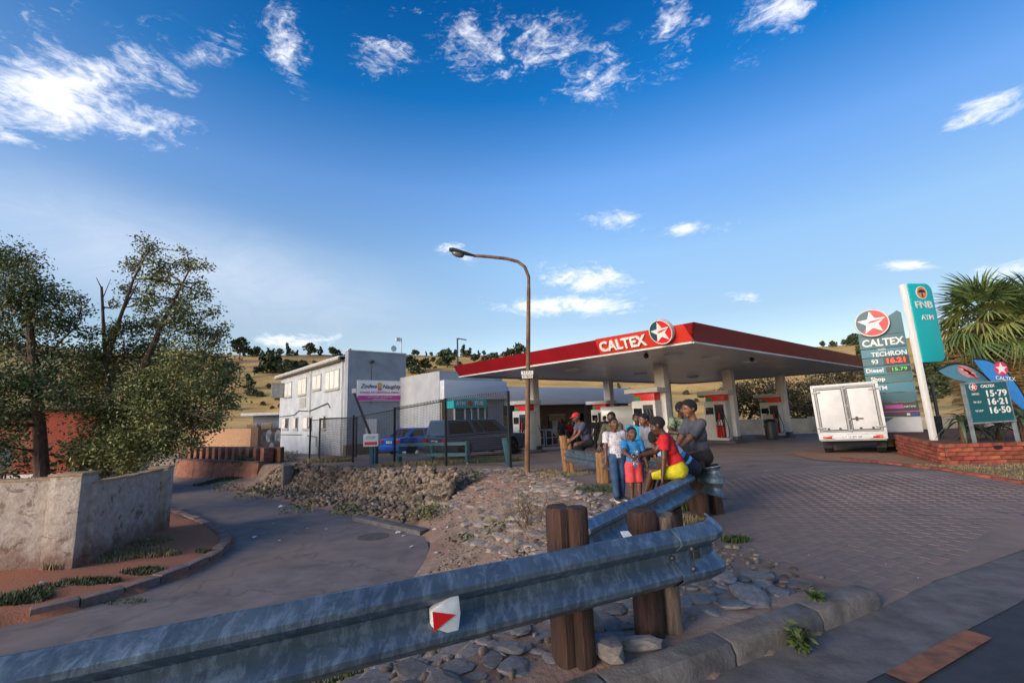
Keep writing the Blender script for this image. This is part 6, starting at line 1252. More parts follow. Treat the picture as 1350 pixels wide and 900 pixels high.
# leafy weeds at the kerb
def weed(label, p, n, h, seed, m=None):
    r = np.random.default_rng(seed); t = thing('weed', label, 'weed', p); mb = MB(); P = []
    for i in range(n):
        a = r.uniform(0, 2*pi); e = Vector((cos(a)*h*.45*r.uniform(.3, 1), sin(a)*h*.45*r.uniform(.3, 1), h*r.uniform(.4, 1))); mb.tube([(0, 0, 0), (e*.5+Vector((0, 0, h*.1)))[:], e[:]], [.004, .003, .002], 4); P += [np.array(e)*q for q in np.linspace(.3, 1, 7)]
    mb.build('stem', M_GRG, t); v, f = leaves(np.repeat(np.array(P), 2, 0), .055, seed, .4, .1); o = npmesh('foliage', v, f, m or leafmat('kerb_weed', '44552a', '2b381a'), t); o['kind'] = 'stuff'
weed('green leafy weed growing in the joint between two kerb blocks', atz(1055, 858, .02), 16, .17, 3); weed('little green weed on top of the last kerb block', atz(1075, 790, .13), 5, .06, 4); weed('green weed in front of the left foreground post', atz(748, 866, .1), 9, .13, 5); weed('small weed on the bank below the guardrail reflector', atz(668, 856, .0), 6, .06, 6)
# dead bush with bare twigs on the bank
db = thing('dead_bush', 'leafless brown bush with thin twigs on the stone bank', 'bush', aty(700, 712, 8.0)); mb = MB(); r = random.Random(12); tips = []
def twig(p, d, L, rad, k):
    q = p+d*L; mb.tube([p, p.lerp(q, .5)+Vector((r.uniform(-.03, .03), r.uniform(-.03, .03), 0)), q], [rad, rad*.8, rad*.6], 5)
    if k == 0: tips.append(np.array(q)); return
    for _ in range(3 if k > 1 else 2): twig(p.lerp(q, r.uniform(.5, 1)), (d+Vector((r.gauss(0, .6), r.gauss(0, .5), r.gauss(.1, .35)))).normalized(), L*r.uniform(.55, .8), rad*.62, k-1)
for i in range(6): twig(Vector(db.location), Vector((r.gauss(0, .5), r.gauss(0, .35), 1)).normalized(), r.uniform(.3, .5), .012, 3)
mb.build('twigs', mat('dry_twig', '6a5443', .9), db, world=True); P = np.concatenate([np.array(tips)+np.random.default_rng(i).normal(0, .05, (len(tips), 3)) for i in range(2)]); v, f = leaves(P, .05, 9); v -= np.array(db.location); npmesh('dry_leaves', v, f, M_DRYG, db)['kind'] = 'stuff'
# ---- fan palms
M_FROND = leafmat('palm_green', '5c7040', '334424', .35); M_FROND2 = leafmat('palm_yellow', '84894a', '56643a', .3); M_DEAD = leafmat('palm_dead', '8a7048', '5a4630', .35); M_PTR = mat('palm_trunk', '6b5138', .95, col2='3d2c1e', scale=5, stretch=(2, 2, 5), bump=1.0, bscale=14)
def frond(seed, droop, m, L=.95, pet=.9):
    r = random.Random(seed); mb = MB(); P0 = Vector((0, 0, 0)); pts = [Vector((pet*t, 0, .16*sin(t*1.6)-droop*.25*t*t)) for t in (0, .35, .7, 1)]; mb.tube(pts, [.03, .022, .018, .014], 5); c = pts[-1]
    for k in range(22):
        a = radians(-118+236*k/21+r.uniform(-4, 4)); d = Vector((cos(a), sin(a), 0)); l = L*(.78+.22*cos(a))*r.uniform(.85, 1.1); w = Vector((-sin(a), cos(a), 0))*.036; f = .05 if k % 2 else -.0; vs = []
        for t, ww in ((.05, .5), (.4, 1.0), (.72, .7), (1, .08)):
            p = c+d*l*t+ZX*(f*(1-t)-droop*.55*l*max(0, t-.3)**1.6*1.6-.12*t*l*abs(sin(a))); p.x -= .15*droop*l*max(0, t-.5)
            vs += [(p-w*ww)[:], (p+w*ww)[:]]
        mb.add(vs, [(0, 1, 3, 2), (2, 3, 5, 4), (4, 5, 7, 6)])
    return mb.mesh('frond', (m,))
GF = [frond(i, .5+.35*i, (M_FROND, M_FROND, M_FROND2)[i % 3]) for i in range(4)]+[frond(9, .9, M_FROND)]; DF = [frond(20+i, 2.0+i*.4, M_DEAD, .9, .7) for i in range(3)]
def palm(label, base, top, nf, nd, sc, seed):
    t = thing('palm_tree', label, 'palm tree', base); r = random.Random(seed); b, tp = Vector(base), Vector(top); mb = MB(); n = 26; pts = [b.lerp(tp, i/n)+Vector((.15*sin(i/n*2), 0, 0)) for i in range(n+1)]
    mb.tube(pts, [(.30-.07*i/n)*(1.08 if i % 2 else .94) for i in range(n+1)], 12); mb.build('trunk', M_PTR, t, world=True, smooth=True); I = wm(t).inverted()
    for i in range(nf):
        el = radians(80-118*(i/nf)**1.05+r.uniform(-9, 9)); a = i*2.399+r.uniform(-.3, .3); o = link('frond', GF[(0 if el > .6 else 1 if el > 0 else 2)+r.randrange(0, 2)] if i < nf*.93 else GF[3], None, t)
        o.matrix_basis = I @ Matrix.Translation(pts[-1]+Vector((0, 0, -.5*(i/nf)))) @ Matrix.Rotation(a, 4, 'Z') @ Matrix.Rotation(-el, 4, 'Y') @ Matrix.Rotation(r.uniform(-.4, .4), 4, 'X') @ Matrix.Scale(sc*r.uniform(.85, 1.12), 4)
    for i in range(nd):
        el = radians(-62-22*r.random()); a = i*2.399; o = link('dead_frond', DF[i % 3], None, t); o.matrix_basis = I @ Matrix.Translation(pts[-1]+Vector((0, 0, -.3-2.2*(i/nd)))) @ Matrix.Rotation(a, 4, 'Z') @ Matrix.Rotation(-el, 4, 'Y') @ Matrix.Rotation(r.uniform(-.6, .6), 4, 'X') @ Matrix.Scale(sc*r.uniform(.8, 1.05), 4)
    return t
tp = aty(1292, 418, 17); palm('fan palm with a shaggy skirt of dead fronds just right of the turquoise sign', Vector((tp.x-.9, 17.4, -.3)), tp, 54, 54, 1.02, 5)
tp = aty(1362, 425, 16.5); palm('fan palm cut by the right edge of the picture', Vector((tp.x-.5, 16.9, -.3)), tp, 48, 48, 1.15, 8)
# aloes in the planter
M_ALOE = mat('aloe_leaf', '5f7358', .55, col2='3f5040', scale=3); M_ALOE2 = mat('aloe_dark', '4a4a3c', .7, col2='2d2d24', scale=3)
def aloe(label, p, h, R_, n, m, seed):
    t = thing('aloe_plant', label, 'aloe', p); r = random.Random(seed); mb = MB(); mb.tube([(0, 0, 0), (0, .02, h)], [.07, .05], 7); mb.build('stem', M_PTR, t)
    for i in range(n):
        a = i*2.399; el = r.uniform(-.1, 1.3); d = Vector((cos(a), sin(a), 0)); w = Vector((-sin(a), cos(a), 0)); mb = MB(); vs = []; c = Vector((0, 0, h))
        for k in range(6):
            u = k/5; p_ = c+d*R_*u*cos(el*(1-u*.3))+ZX*(R_*.75*(sin(el)*u*1.4-1.05*u*u)); ww = .045*(1-u)**.6+.003; vs += [(p_-w*ww)[:], (p_+w*ww)[:], (p_-ZX*.02*(1-u))[:]]
        mb.add(vs, [(3*k+a_, 3*k+b_, 3*k+3+b_, 3*k+3+a_) for k in range(5) for a_, b_ in ((0, 1), (1, 2), (2, 0))]); mb.build('leaf', m, t, smooth=True)
q = aty(1272, 582, 11.4); aloe('spiky green aloe on a short stem left of the price board', (q.x, q.y, .40), .55, .62, 24, M_ALOE, 1)
q = aty(1352, 580, 11.2); aloe('spiky aloe at the right edge behind the price board', (q.x, q.y, .40), .6, .6, 22, M_ALOE, 2)
q = aty(1288, 585, 11.9); aloe('dry dark aloe behind the left leg of the price board', (q.x, q.y, .40), .3, .5, 20, M_ALOE2, 3); q = aty(1320, 586, 12); aloe('dark shaggy aloe stump under the price board', (q.x, q.y, .40), .35, .55, 26, M_ALOE2, 4)
# ---- loose paving bricks of the apron
pv = thing('apron_paving', 'worn brick paving of the entrance apron', 'paving', (4, 5, 0)); pv['kind'] = 'structure'
M_PAVB = mat('paving_brick', '88756b', .85, col2='6c5c55', scale=1.1, bump=.4, bscale=45, isl=.08, fn=stainfn)
mb = MB(); mb.box((0, 0, 0), (.213, .104, .03)); pbm = mb.mesh('paving_brick', (M_PAVB,)); PVP = np.array([(2.72, 3.62), (2.45, 4.3), (2.0, 4.9), (2.3, 6.0), (2.4, 7.4), (2.6, 9.5), (7.6, 10.2), (8.4, 8.4), (9.6, 7.7), (7.0, 6.35), (5.2, 5.35)])
ang = atan2(RD[1], RD[0])+.06; ca, sa = cos(ang), sin(ang); pts = []
for i in range(-40, 60):
    for j in range(-10, 80):
        a, b = (i+.5*(j % 2))*.218, j*.109; x, y = 3.0+a*ca-b*sa, 3.0+a*sa+b*ca
        pts.append((x, y))
pts = np.array(pts); pts = pts[inpoly(pts[:, 0], pts[:, 1], PVP)]; pts = pts[np.argsort(np.hypot(pts[:, 0], pts[:, 1]))]; rp_ = random.Random(2)
wear = fbm(pts[:, 0], pts[:, 1], .5, 3, 5)
def brick_m(x, y, i): return Matrix.Translation((x+rp_.uniform(-.003, .003), y+rp_.uniform(-.003, .003), float(zup(x, y))-.0005+rp_.uniform(-.0008, .0008)+min(0, wear[i])*.012)) @ Matrix.Rotation(ang+rp_.uniform(-.02, .02), 4, 'Z') @ Matrix.Rotation(rp_.gauss(0, .004), 4, 'X') @ Matrix.Rotation(rp_.gauss(0, .004), 4, 'Y')
I_ = wm(pv).inverted()
for i, (x, y) in enumerate(pts[:300]): o = link('paving_brick', pbm, None, pv); o.matrix_basis = I_ @ brick_m(x, y, i)
mb = MB()
for i, (x, y) in enumerate(pts[300:]):
    mb.T = brick_m(x, y, i+300); mb.add([(-.106, -.052, 0), (.106, -.052, 0), (.106, .052, 0), (-.106, .052, 0), (-.104, -.050, .015), (.104, -.050, .015), (.104, .050, .015), (-.104, .050, .015)], [(4, 5, 6, 7), (0, 1, 5, 4), (1, 2, 6, 5), (2, 3, 7, 6), (3, 0, 4, 7)])
mb.T = Matrix.Identity(4); tag(mb.build('paving_courses', M_PAVB, pv, world=True), kind='stuff')
# ---- litter
M_PAPER = mat('litter_paper', 'c9ccd0', .7, var=.1); M_PLY = mat('litter_yellow', 'c99a1e', .6); M_PRED = mat('litter_red', 'b3203a', .6); M_PGRN = mat('litter_green', '2f9a80', .6)
def scrap(p, s, m, seed, label):
    r = random.Random(seed); mb = MB(); n = 7; vs = [(s*cos(2*pi*i/n)*r.uniform(.5, 1), s*.7*sin(2*pi*i/n)*r.uniform(.5, 1), r.uniform(0, s*.35)) for i in range(n)]+[(0, 0, s*.45)]
    mb.add(vs, [(i, (i+1) % n, n) for i in range(n)]+[tuple(range(n))[::-1]]); o = mb.build('litter', m); o.location = p; o.rotation_euler = (0, 0, r.uniform(0, 6)); tag(o, label, 'litter', 'scraps of litter')
SC_ = [(372, 667, -1.2, .16, 0), (335, 709, -1.2, .09, 0), (368, 713, -1.2, .05, 0), (405, 697, -1.2, .05, 0), (490, 688, -1.2, .09, 0), (525, 700, -1.15, .1, 0), (532, 704, -1.15, .06, 0), (543, 718, -1.15, .07, 0), (573, 692, -1.0, .09, 0), (590, 694, -1.0, .07, 0), (576, 730, -1.15, .08, 0), (553, 756, -1.2, .04, 0), (430, 698, -1.2, .06, 0), (360, 690, -1.2, .05, 0), (648, 604, -.15, .14, 3), (820, 655, -.05, .05, 1), (440, 612, -.2, .16, 1), (345, 612, -.3, .2, 0), (520, 628, -.3, .1, 0), (195, 711, -1.0, .08, 0), (186, 731, -1.0, .06, 1), (148, 712, -1.0, .05, 0), (55, 770, -1.05, .06, 0), (804, 844, .14, .022, 2), (1140, 829, .03, .035, 0), (1066, 729, .03, .014, 0), (1167, 740, .04, .012, 0), (1010, 622, .03, .03, 0), (1210, 757, .04, .014, 0), (1220, 768, .04, .015, 0), (700, 640, -.2, .07, 0), (640, 655, -.6, .06, 0), (665, 660, -.6, .05, 0)]
SN = ('white', 'yellow', 'red', 'green')
for i, (px, py, z, s, k) in enumerate(SC_):
    q = atz(px, py, z); q.z = max(zs(q.x, q.y), float(zlow(q.x, q.y)))+.012
    o = scrap(q, s, (M_PAPER, M_PLY, M_PRED, M_PGRN)[k], i, '%s scrap of litter lying on the ground' % SN[k])
# ------------------------------------------------------------------ people: one continuous skin per figure, clothes as children
CORN = np.array([(i & 1, (i >> 1) & 1, (i >> 2) & 1) for i in range(8)])
def surfnet(F, org, h):
    """naive surface nets on a signed distance grid"""
    nx, ny, nz = F.shape; ins = F < 0
    cnt = sum(ins[a:nx-1+a, b:ny-1+b, c:nz-1+c].astype(np.int8) for a, b, c in CORN); act = (cnt > 0) & (cnt < 8); I = np.argwhere(act)
    if len(I) == 0: return None
    idx = -np.ones(act.shape, np.int64); idx[tuple(I.T)] = np.arange(len(I)); v8 = np.stack([F[I[:, 0]+a, I[:, 1]+b, I[:, 2]+c] for a, b, c in CORN], 1)
    P = np.zeros((len(I), 3)); N = np.zeros(len(I))
    for i in range(8):
        for j in range(i+1, 8):
            if bin(i ^ j).count('1') != 1: continue
            a, b = v8[:, i], v8[:, j]; m = (a < 0) != (b < 0); t = np.where(m, a/np.where(m, a-b, 1), 0); P += np.where(m[:, None], CORN[i]+t[:, None]*(CORN[j]-CORN[i]), 0); N += m
    V_ = (I+P/N[:, None])*h+org; Q = []
    for ax_ in range(3):
        u, w = (ax_+1) % 3, (ax_+2) % 3; sl0 = [slice(None)]*3; sl1 = [slice(None)]*3; sl0[ax_] = slice(0, -1); sl1[ax_] = slice(1, None); a, b = ins[tuple(sl0)], ins[tuple(sl1)]
        E_ = np.argwhere(a != b); E_ = E_[(E_[:, u] > 0) & (E_[:, w] > 0) & (E_[:, u] < F.shape[u]-1) & (E_[:, w] < F.shape[w]-1)]
        if not len(E_): continue
        du, dw = np.eye(3, dtype=int)[u], np.eye(3, dtype=int)[w]; q = np.stack([idx[tuple((E_-du-dw).T)], idx[tuple((E_-dw).T)], idx[tuple(E_.T)], idx[tuple((E_-du).T)]], 1); s = a[tuple(E_.T)]; q[~s] = q[~s][:, ::-1]; Q.append(q)
    Q = np.concatenate(Q); return V_, Q[(Q >= 0).all(1)]
class Sdf:
    def __init__(s, lo, hi, h):
        s.h = h; s.lo = np.array(lo, float); s.n = np.ceil((np.array(hi)-s.lo)/h).astype(int)+1; s.F = np.full(tuple(s.n), 1.0, np.float32)
    def sl(s, lo, hi):
        a = np.clip(np.floor((np.array(lo)-s.lo)/s.h).astype(int), 0, s.n-1); b = np.clip(np.ceil((np.array(hi)-s.lo)/s.h).astype(int)+1, 1, s.n); S_ = tuple(slice(i, j) for i, j in zip(a, b))
        g = [s.lo[k]+s.h*np.arange(a[k], b[k]) for k in range(3)]; return S_, np.stack(np.meshgrid(*g, indexing='ij'), -1)
    def cap(s, a, b, ra, rb, k=.015, cut=None, sq=(1, 1, 1)):
        a, b = np.array(a, float), np.array(b, float); m = max(ra, rb)+3*k+.02; S_, X = s.sl(np.minimum(a, b)-m, np.maximum(a, b)+m)
        if 0 in X.shape: return
        d = b-a; L2 = max(d@d, 1e-9); t = np.clip(((X-a)@d)/L2, 0, 1); f = np.sqrt((((X-a-t[..., None]*d)/np.array(sq))**2).sum(-1))-(ra+(rb-ra)*t)
        if cut:  # flat ends
            tt = ((X-a)@d)/L2; Ld = sqrt(L2)
            if cut & 1: f = np.maximum(f, -tt*Ld)
            if cut & 2: f = np.maximum(f, (tt-1)*Ld)
        s.mn(S_, f, k)
    def ell(s, c, r, R_=None, k=.015):
        c, r = np.array(c, float), np.array(r, float); m = r.max()+3*k+.02; S_, X = s.sl(c-m, c+m)
        if 0 in X.shape: return
        q = X-c
        if R_ is not None: q = q @ np.array(R_)
        n = np.sqrt(((q/r)**2).sum(-1)); s.mn(S_, ((n-1)*r.min()).astype(np.float32), k)
    def mn(s, S_, f, k):
        g = s.F[S_]; h = np.maximum(k-np.abs(g-f), 0)/k; s.F[S_] = np.minimum(g, f)-h*h*k*.25
    def plane(s, p, n):  # keep the side against n
        n = np.array(n, float); n /= np.linalg.norm(n); S_, X = s.sl(s.lo, s.lo+s.h*(s.n-1)); s.F = np.maximum(s.F, ((X-np.array(p)) @ n).astype(np.float32))
    def mesh(s, name, m, par):
        r = surfnet(s.F, s.lo, s.h)
        if r is None: return None
        return npmesh(name, r[0], r[1], m, par, smooth=True)
def ik(a, c, l1, l2, pole):
    a, c, pole = (np.array(x, float) for x in (a, c, pole)); d = c-a; D = np.linalg.norm(d); D2 = min(D, (l1+l2)*.999); u = d/D; c = a+u*D2
    x = (l1*l1-l2*l2+D2*D2)/(2*D2); y = sqrt(max(l1*l1-x*x, 0)); p = pole-u*(pole@u); p /= np.linalg.norm(p)+1e-9; return a+u*x+p*y, c
SKINS = [mat('skin_dark', '6b4632', .5, col2='55362a', scale=6, bump=0), mat('skin_deep', '523324', .5, col2='42281c', scale=6), mat('skin_brown', '7a5038', .5, col2='654030', scale=6)]
M_HAIR = mat('black_hair', '15110f', .85, col2='0b0908', scale=60, bump=.8, bscale=120); M_EYEW = mat('eye_white', 'cfc6ba', .3); M_EYED = mat('eye_dark', '120c09', .2); M_LIP = mat('lips', '6a3a34', .5)
def person(label, pel, yaw, H, lean=(0, 0), head=(0, 0), hands=None, feet=None, skin=0, top=None, bottom=None, shoe=None, cap=None, hair='short', h=.0085, elb=None, knee=None, tilt=0, sleeve=.55, legs=.98, group='people at the filling station', rot=0, collar=None):
    """pel: world pelvis. yaw: heading (0 = facing +Y, counterclockwise). Local axes x right, y forward, z up; lean = (forward, sideways) radians;
    hands / feet: targets in fractions of H from the pelvis"""
    t = thing('person', label, 'person', pel, yaw, group); H_ = H; e = elb or [(-.7, -.7, -.5), (.7, -.7, -.5)]; kn = knee or [(-.15, 1, .2), (.15, 1, .2)]
    sf, ssd = lean; up = np.array([sin(ssd), sin(sf), cos(sf)*cos(ssd)]); up /= np.linalg.norm(up); rt = np.array([1, 0, 0])-up*up[0]; rt /= np.linalg.norm(rt)
    if rot: rt = np.array(Matrix.Rotation(rot, 3, Vector(up)) @ Vector(rt))
    fw = np.cross(up, rt)
    B = lambda x, y, z: (rt*x+fw*y+up*z)*H_
    hip = [B(-.052, 0, -.01), B(.052, 0, -.01)]; sh = [B(-.108, .0, .292), B(.108, .0, .292)]; neck0, neck1 = B(0, .0, .31), B(0, .012, .365)
    hy, hp = head; Rh = Matrix(np.stack([rt, fw, up], 1).tolist()) @ Matrix.Rotation(hy, 3, 'Z') @ Matrix.Rotation(hp, 3, 'X'); Rn = np.array(Rh); hc = neck1+(np.array([0, 0, 1.])*.03+Rn[:, 2]*.03+Rn[:, 1]*.012)*H_; s = H_*.0079*(1.32/H_)**.5  # head unit grows slower than height
    Hd = lambda x, y, z: hc+Rn @ np.array([x, y, z])*s*10
    ua, fa, th_, sn = .165*H_, .14*H_, .235*H_, .23*H_
    hands = hands or [(-.16, .05, -.10), (.16, .05, -.10)]; feet = feet or [(-.06, 0, -.49), (.06, 0, -.49)]
    A = []; Lg = []
    for i in range(2):
        el, w = ik(sh[i], np.array(hands[i])*H_, ua, fa, e[i]); A.append((sh[i], el, w)); k_, an = ik(hip[i], np.array(feet[i])*H_, th_, sn, kn[i]); Lg.append((hip[i], k_, an))
    allp = np.array([q for a in A+Lg for q in a]+[Hd(0, 0, 1.4), Hd(0, 0, -1.2), Hd(1.2, 0, 0), Hd(-1.2, 0, 0), Hd(0, 1.3, 0), Hd(0, -1.2, 0)]); lo, hi = allp.min(0)-.13*H_, allp.max(0)+.13*H_
    D = Sdf(lo, hi, h); R = lambda x: x*H_
    def trunk(D, g, k):
        D.cap(B(-.035, 0, 0), B(.035, 0, 0), R(.062)+g, R(.062)+g, k); D.cap(B(-.02, .004, .08), B(.02, .004, .08), R(.062)+g, R(.062)+g, k)
        D.cap(B(-.042, .004, .19), B(.042, .004, .19), R(.058)+g, R(.058)+g, k); D.cap(B(-.045, -.004, .255), B(.045, -.004, .255), R(.05)+g, R(.05)+g, k); D.cap(B(-.095, -.002, .285), B(.095, -.002, .285), R(.034)+g, R(.034)+g, k)
        D.cap(B(0, .002, .03), B(0, .002, .25), R(.058)+g, R(.055)+g, k)
    trunk(D, 0, .03); D.cap(neck0, neck1+Rn[:, 2]*.02*H_, R(.034), R(.029), .02)
    q = s*10
    D.ell(Hd(0, -.10, .18), (.73*q, .90*q, .80*q), Rn, .02); D.ell(Hd(0, .30, -.38), (.54*q, .55*q, .62*q), Rn, .03); D.cap(Hd(-.18, .56, -.80), Hd(.18, .56, -.80), .17*q, .17*q, .02)
    D.cap(Hd(-.34, .70, .12), Hd(.34, .70, .12), .12*q, .12*q, .012); D.cap(Hd(0, .74, .02), Hd(0, .92, -.24), .07*q, .12*q, .012); D.cap(Hd(-.1, .86, -.26), Hd(.1, .86, -.26), .09*q, .09*q, .01)
    D.cap(Hd(-.15, .80, -.50), Hd(.15, .80, -.50), .075*q, .075*q, .01); D.cap(Hd(-.12, .79, -.60), Hd(.12, .79, -.60), .08*q, .08*q, .01)
    for sx in (-1, 1): D.ell(Hd(sx*.76, -.05, -.08), (.09*q, .17*q, .26*q), Rn, .01); D.cap(Hd(sx*.40, .62, -.26), Hd(sx*.44, .50, -.3), .14*q, .16*q, .02)
    for i, (a, b, c) in enumerate(A):
        sg = 1 if i else -1; D.cap(a, b, R(.034), R(.026), .02); D.cap(b, c, R(.027), R(.018), .012); d = (c-b)/np.linalg.norm(c-b); side = np.cross(d, np.array([0, 0, 1.])); 
        if np.linalg.norm(side) < .2: side = np.array([1, 0, 0.])
        side /= np.linalg.norm(side); nrm = np.cross(side, d); p0 = c+d*R(.012); hl = .105*H_; hs = max(h*.95, .0062*H_/1.3)
        for o in (-.6, 0, .6): D.cap(p0+side*o*R(.018), p0+d*hl*.42+side*o*R(.024), R(.0125), R(.0105), .008)
        for j, o in enumerate((-1, -.34, .34, 1)):
            k0 = p0+d*hl*.45+side*o*R(.024); L = hl*(.46, .56, .52, .40)[j]; cu = .35+.12*j; k1 = k0+(d*cos(cu*.6)-nrm*sin(cu*.6))*L*.5; k2 = k1+(d*cos(cu*1.6)-nrm*sin(cu*1.6))*L*.5; D.cap(k0, k1, hs, hs*.95, .004); D.cap(k1, k2, hs*.95, hs*.8, .004)
        t0 = p0+d*hl*.12-side*sg*R(.022); t1 = t0+(d*.7-side*sg*.6-nrm*.3)*hl*.3; D.cap(t0, t1, hs*1.25, hs*1.1, .006); D.cap(t1, t1+(d*.9-nrm*.4)*hl*.22, hs*1.1, hs*.85, .004)
    for i, (a, b, c) in enumerate(Lg):
        D.cap(a, b, R(.056), R(.037), .03); D.cap(b, c, R(.037), R(.022), .012); fd = np.cross(np.array([0, 0, 1.]), np.cross(c-b, np.array([0, 0, 1.]))); 
        fd = np.array(kn[i], float); fd[2] = 0; fd /= np.linalg.norm(fd)+1e-9; ft = c+np.array([0, 0, -.022])*H_
        D.cap(c-fd*R(.02)+np.array([0, 0, -.018*H_]), c+fd*R(.095)+np.array([0, 0, -.026*H_]), R(.022), R(.017), .012)
        Lg[i] = (a, b, c, fd)
    D.mesh('body', SKINS[skin], t)
    # eyes, brows and lips
    for sx in (-1, 1):
        mb = MB(); mb.ball((0, 0, 0), (.12*q, .07*q, .06*q), 8, 6, frame3(Hd(sx*.29, .735, -.03), Rn[:, 0], Rn[:, 1], Rn[:, 2])); eo = mb.build('eye', M_EYEW, t, smooth=True)
        mb = MB(); mb.ball((0, 0, 0), (.066*q, .04*q, .056*q), 8, 6, frame3(Hd(sx*.28, .79, -.03), Rn[:, 0], Rn[:, 1], Rn[:, 2])); mb.build('iris', M_EYED, eo, smooth=True)
        mb = MB(); mb.tube([Hd(sx*.13, .82, .15), Hd(sx*.3, .82, .2), Hd(sx*.48, .70, .14)], .028*q, 5); mb.build('eyebrow', M_HAIR, t)
    mb = MB(); mb.tube([Hd(-.24, .80, -.56), Hd(-.1, .88, -.53), Hd(.1, .88, -.53), Hd(.24, .80, -.56)], .035*q, 6); mb.build('lips', M_LIP, t, smooth=True)
    # hair: a close cap clipped by a hairline
    G = Sdf(hc-1.7*q, hc+1.7*q, max(h*.8, .007)); hg = {'short': .055, 'crop': .03, 'afro': .15, 'top': .09}[hair]
    G.ell(Hd(0, -.10, .18), ((.73+hg)*q, (.90+hg)*q, (.80+hg*1.3)*q), Rn, .01)
    if hair in ('top', 'afro'): G.ell(Hd(0, .02, .62), (.64*q, .78*q, (.55 if hair == 'top' else .5)*q), Rn, .03)
    G.plane(Hd(0, .52, .40), Rn @ np.array([0, .80, -.60])); G.plane(Hd(0, -.6, -.42), Rn @ np.array([0, -.2, -1.0])); 
    if not cap: G.mesh('hair', M_HAIR, t)
    # clothes
    if top:
        m, g, hem = top[0], .011+.002*H_, top[1] if len(top) > 1 else -.02; C = Sdf(lo, hi, h); trunk(C, g, .03)
        for a, b, c in A:
            if sleeve <= 1: C.cap(a, a+(b-a)*sleeve, R(.037)+g, R(.036)+g*1.1, .015, 2)
            else: C.cap(a, b, R(.036)+g, R(.030)+g, .015); C.cap(b, b+(c-b)*(sleeve-1), R(.030)+g, R(.023)+g, .012, 2)
        C.plane(B(0, .0, hem), -up); 
        nk = B(0, .012, .345); S_, X = C.sl(nk-R(.07), nk+R(.07)); C.F[S_] = np.maximum(C.F[S_], (R(.042)-np.sqrt(((X-nk)**2).sum(-1))).astype(np.float32))
        C.mesh('shirt', m, t)
    if bottom:
        m, frac = bottom[0], bottom[1]; C = Sdf(lo, hi, h); g = .010+.002*H_; C.cap(B(-.035, 0, .0), B(.035, 0, .0), R(.062)+g, R(.062)+g, .03); C.cap(B(-.03, .003, .05), B(.03, .003, .05), R(.06)+g*.8, R(.06)+g*.8, .03)
        for a, b, c, fd in Lg:
            wide = bottom[2] if len(bottom) > 2 else 0
            if frac <= 1: C.cap(a, a+(b-a)*frac, R(.058)+g, R(.050)+g+wide, .03, 2)
            else: C.cap(a, b, R(.057)+g, R(.042)+g, .03); C.cap(b, b+(c-b)*(frac-1), R(.040)+g, R(.029)+g+wide, .015, 2)
        C.plane(B(0, 0, .06), up); C.mesh('trousers' if frac > 1.3 else 'shorts', m, t)
    if shoe:
        for a, b, c, fd in Lg:
            z = np.array([0, 0, 1.]); C = Sdf(c-.16*H_, c+.16*H_, h*.8); C.cap(c-fd*R(.025)-z*R(.012), c+fd*R(.10)-z*R(.022), R(.031), R(.026), .01); C.cap(c, c-z*R(.015), R(.031), R(.033), .01); C.plane(c-z*R(.038), -z); C.plane(c+z*R(.015), z); so_ = C.mesh('shoe', shoe[0], t)
            C = Sdf(c-.16*H_, c+.16*H_, h*.8); C.cap(c-fd*R(.025)-z*R(.034), c+fd*R(.10)-z*R(.034), R(.034), R(.03), .01); C.plane(c-z*R(.026), z); C.plane(c-z*R(.047), -z)
            if so_: C.mesh('sole', shoe[1], so_)
    if cap:
        C = Sdf(hc-2.2*q, hc+2.2*q, h*.8); C.ell(Hd(0, -.06, .24), (.80*q, .97*q, .86*q), Rn, .01); C.plane(Hd(0, 0, .30), -Rn[:, 2]); C.ell(Hd(0, .86, .33), (.58*q, .78*q, .06*q), Rn, .02); C.mesh('cap', cap, t)
    return t
def tee(n, c, c2=None, fn=None): return mat('cloth_'+n, c, .85, col2=c2, var=.16, scale=9, bump=1.0, bscale=13, fn=fn)
def dotfn(nt, tc, cc, b):
    v = node(nt, 'ShaderNodeTexVoronoi', inp={'Vector': tc.outputs['Object'], 'Scale': 24.0, 'Randomness': .45}); f = node(nt, 'ShaderNodeMapRange', inp={0: v.outputs['Distance'], 1: .24, 2: .2}).outputs[0]
    return node(nt, 'ShaderNodeMix', data_type='RGBA', inp={0: f, 6: cc, 7: lin('4a4660')+(1,)}).outputs[2]
def stripefn(nt, tc, cc, b):
    sp = node(nt, 'ShaderNodeSeparateXYZ', inp={0: tc.outputs['Object']}); z = math_(nt, 'ADD', math_(nt, 'MULTIPLY', sp.outputs[2], .70), math_(nt, 'MULTIPLY', sp.outputs[1], .71)); f = math_(nt, 'FRACT', math_(nt, 'MULTIPLY', math_(nt, 'ADD', z, .43), 3.6))
    rp = node(nt, 'ShaderNodeValToRGB', inp={0: f}); cr = rp.color_ramp; cr.interpolation = 'CONSTANT'; K = [(0, '1d2a48'), (.2, '4f9bd0'), (.45, 'c8d3e0'), (.72, '7fb6e0')]
    while len(cr.elements) < 4: cr.elements.new(.5)
    for e_, (p_, c_) in zip(cr.elements, K): e_.position = p_; e_.color = lin(c_)+(1,)
    return rp.outputs[0]
def camofn(nt, tc, cc, b):
    n = node(nt, 'ShaderNodeTexNoise', inp={'Vector': tc.outputs['Object'], 'Scale': 22.0, 'Detail': 2.0}); f = node(nt, 'ShaderNodeMapRange', inp={0: n.outputs[0], 1: .47, 2: .52}).outputs[0]
    return node(nt, 'ShaderNodeMix', data_type='RGBA', inp={0: f, 6: cc, 7: lin('7d8a68')+(1,)}).outputs[2]
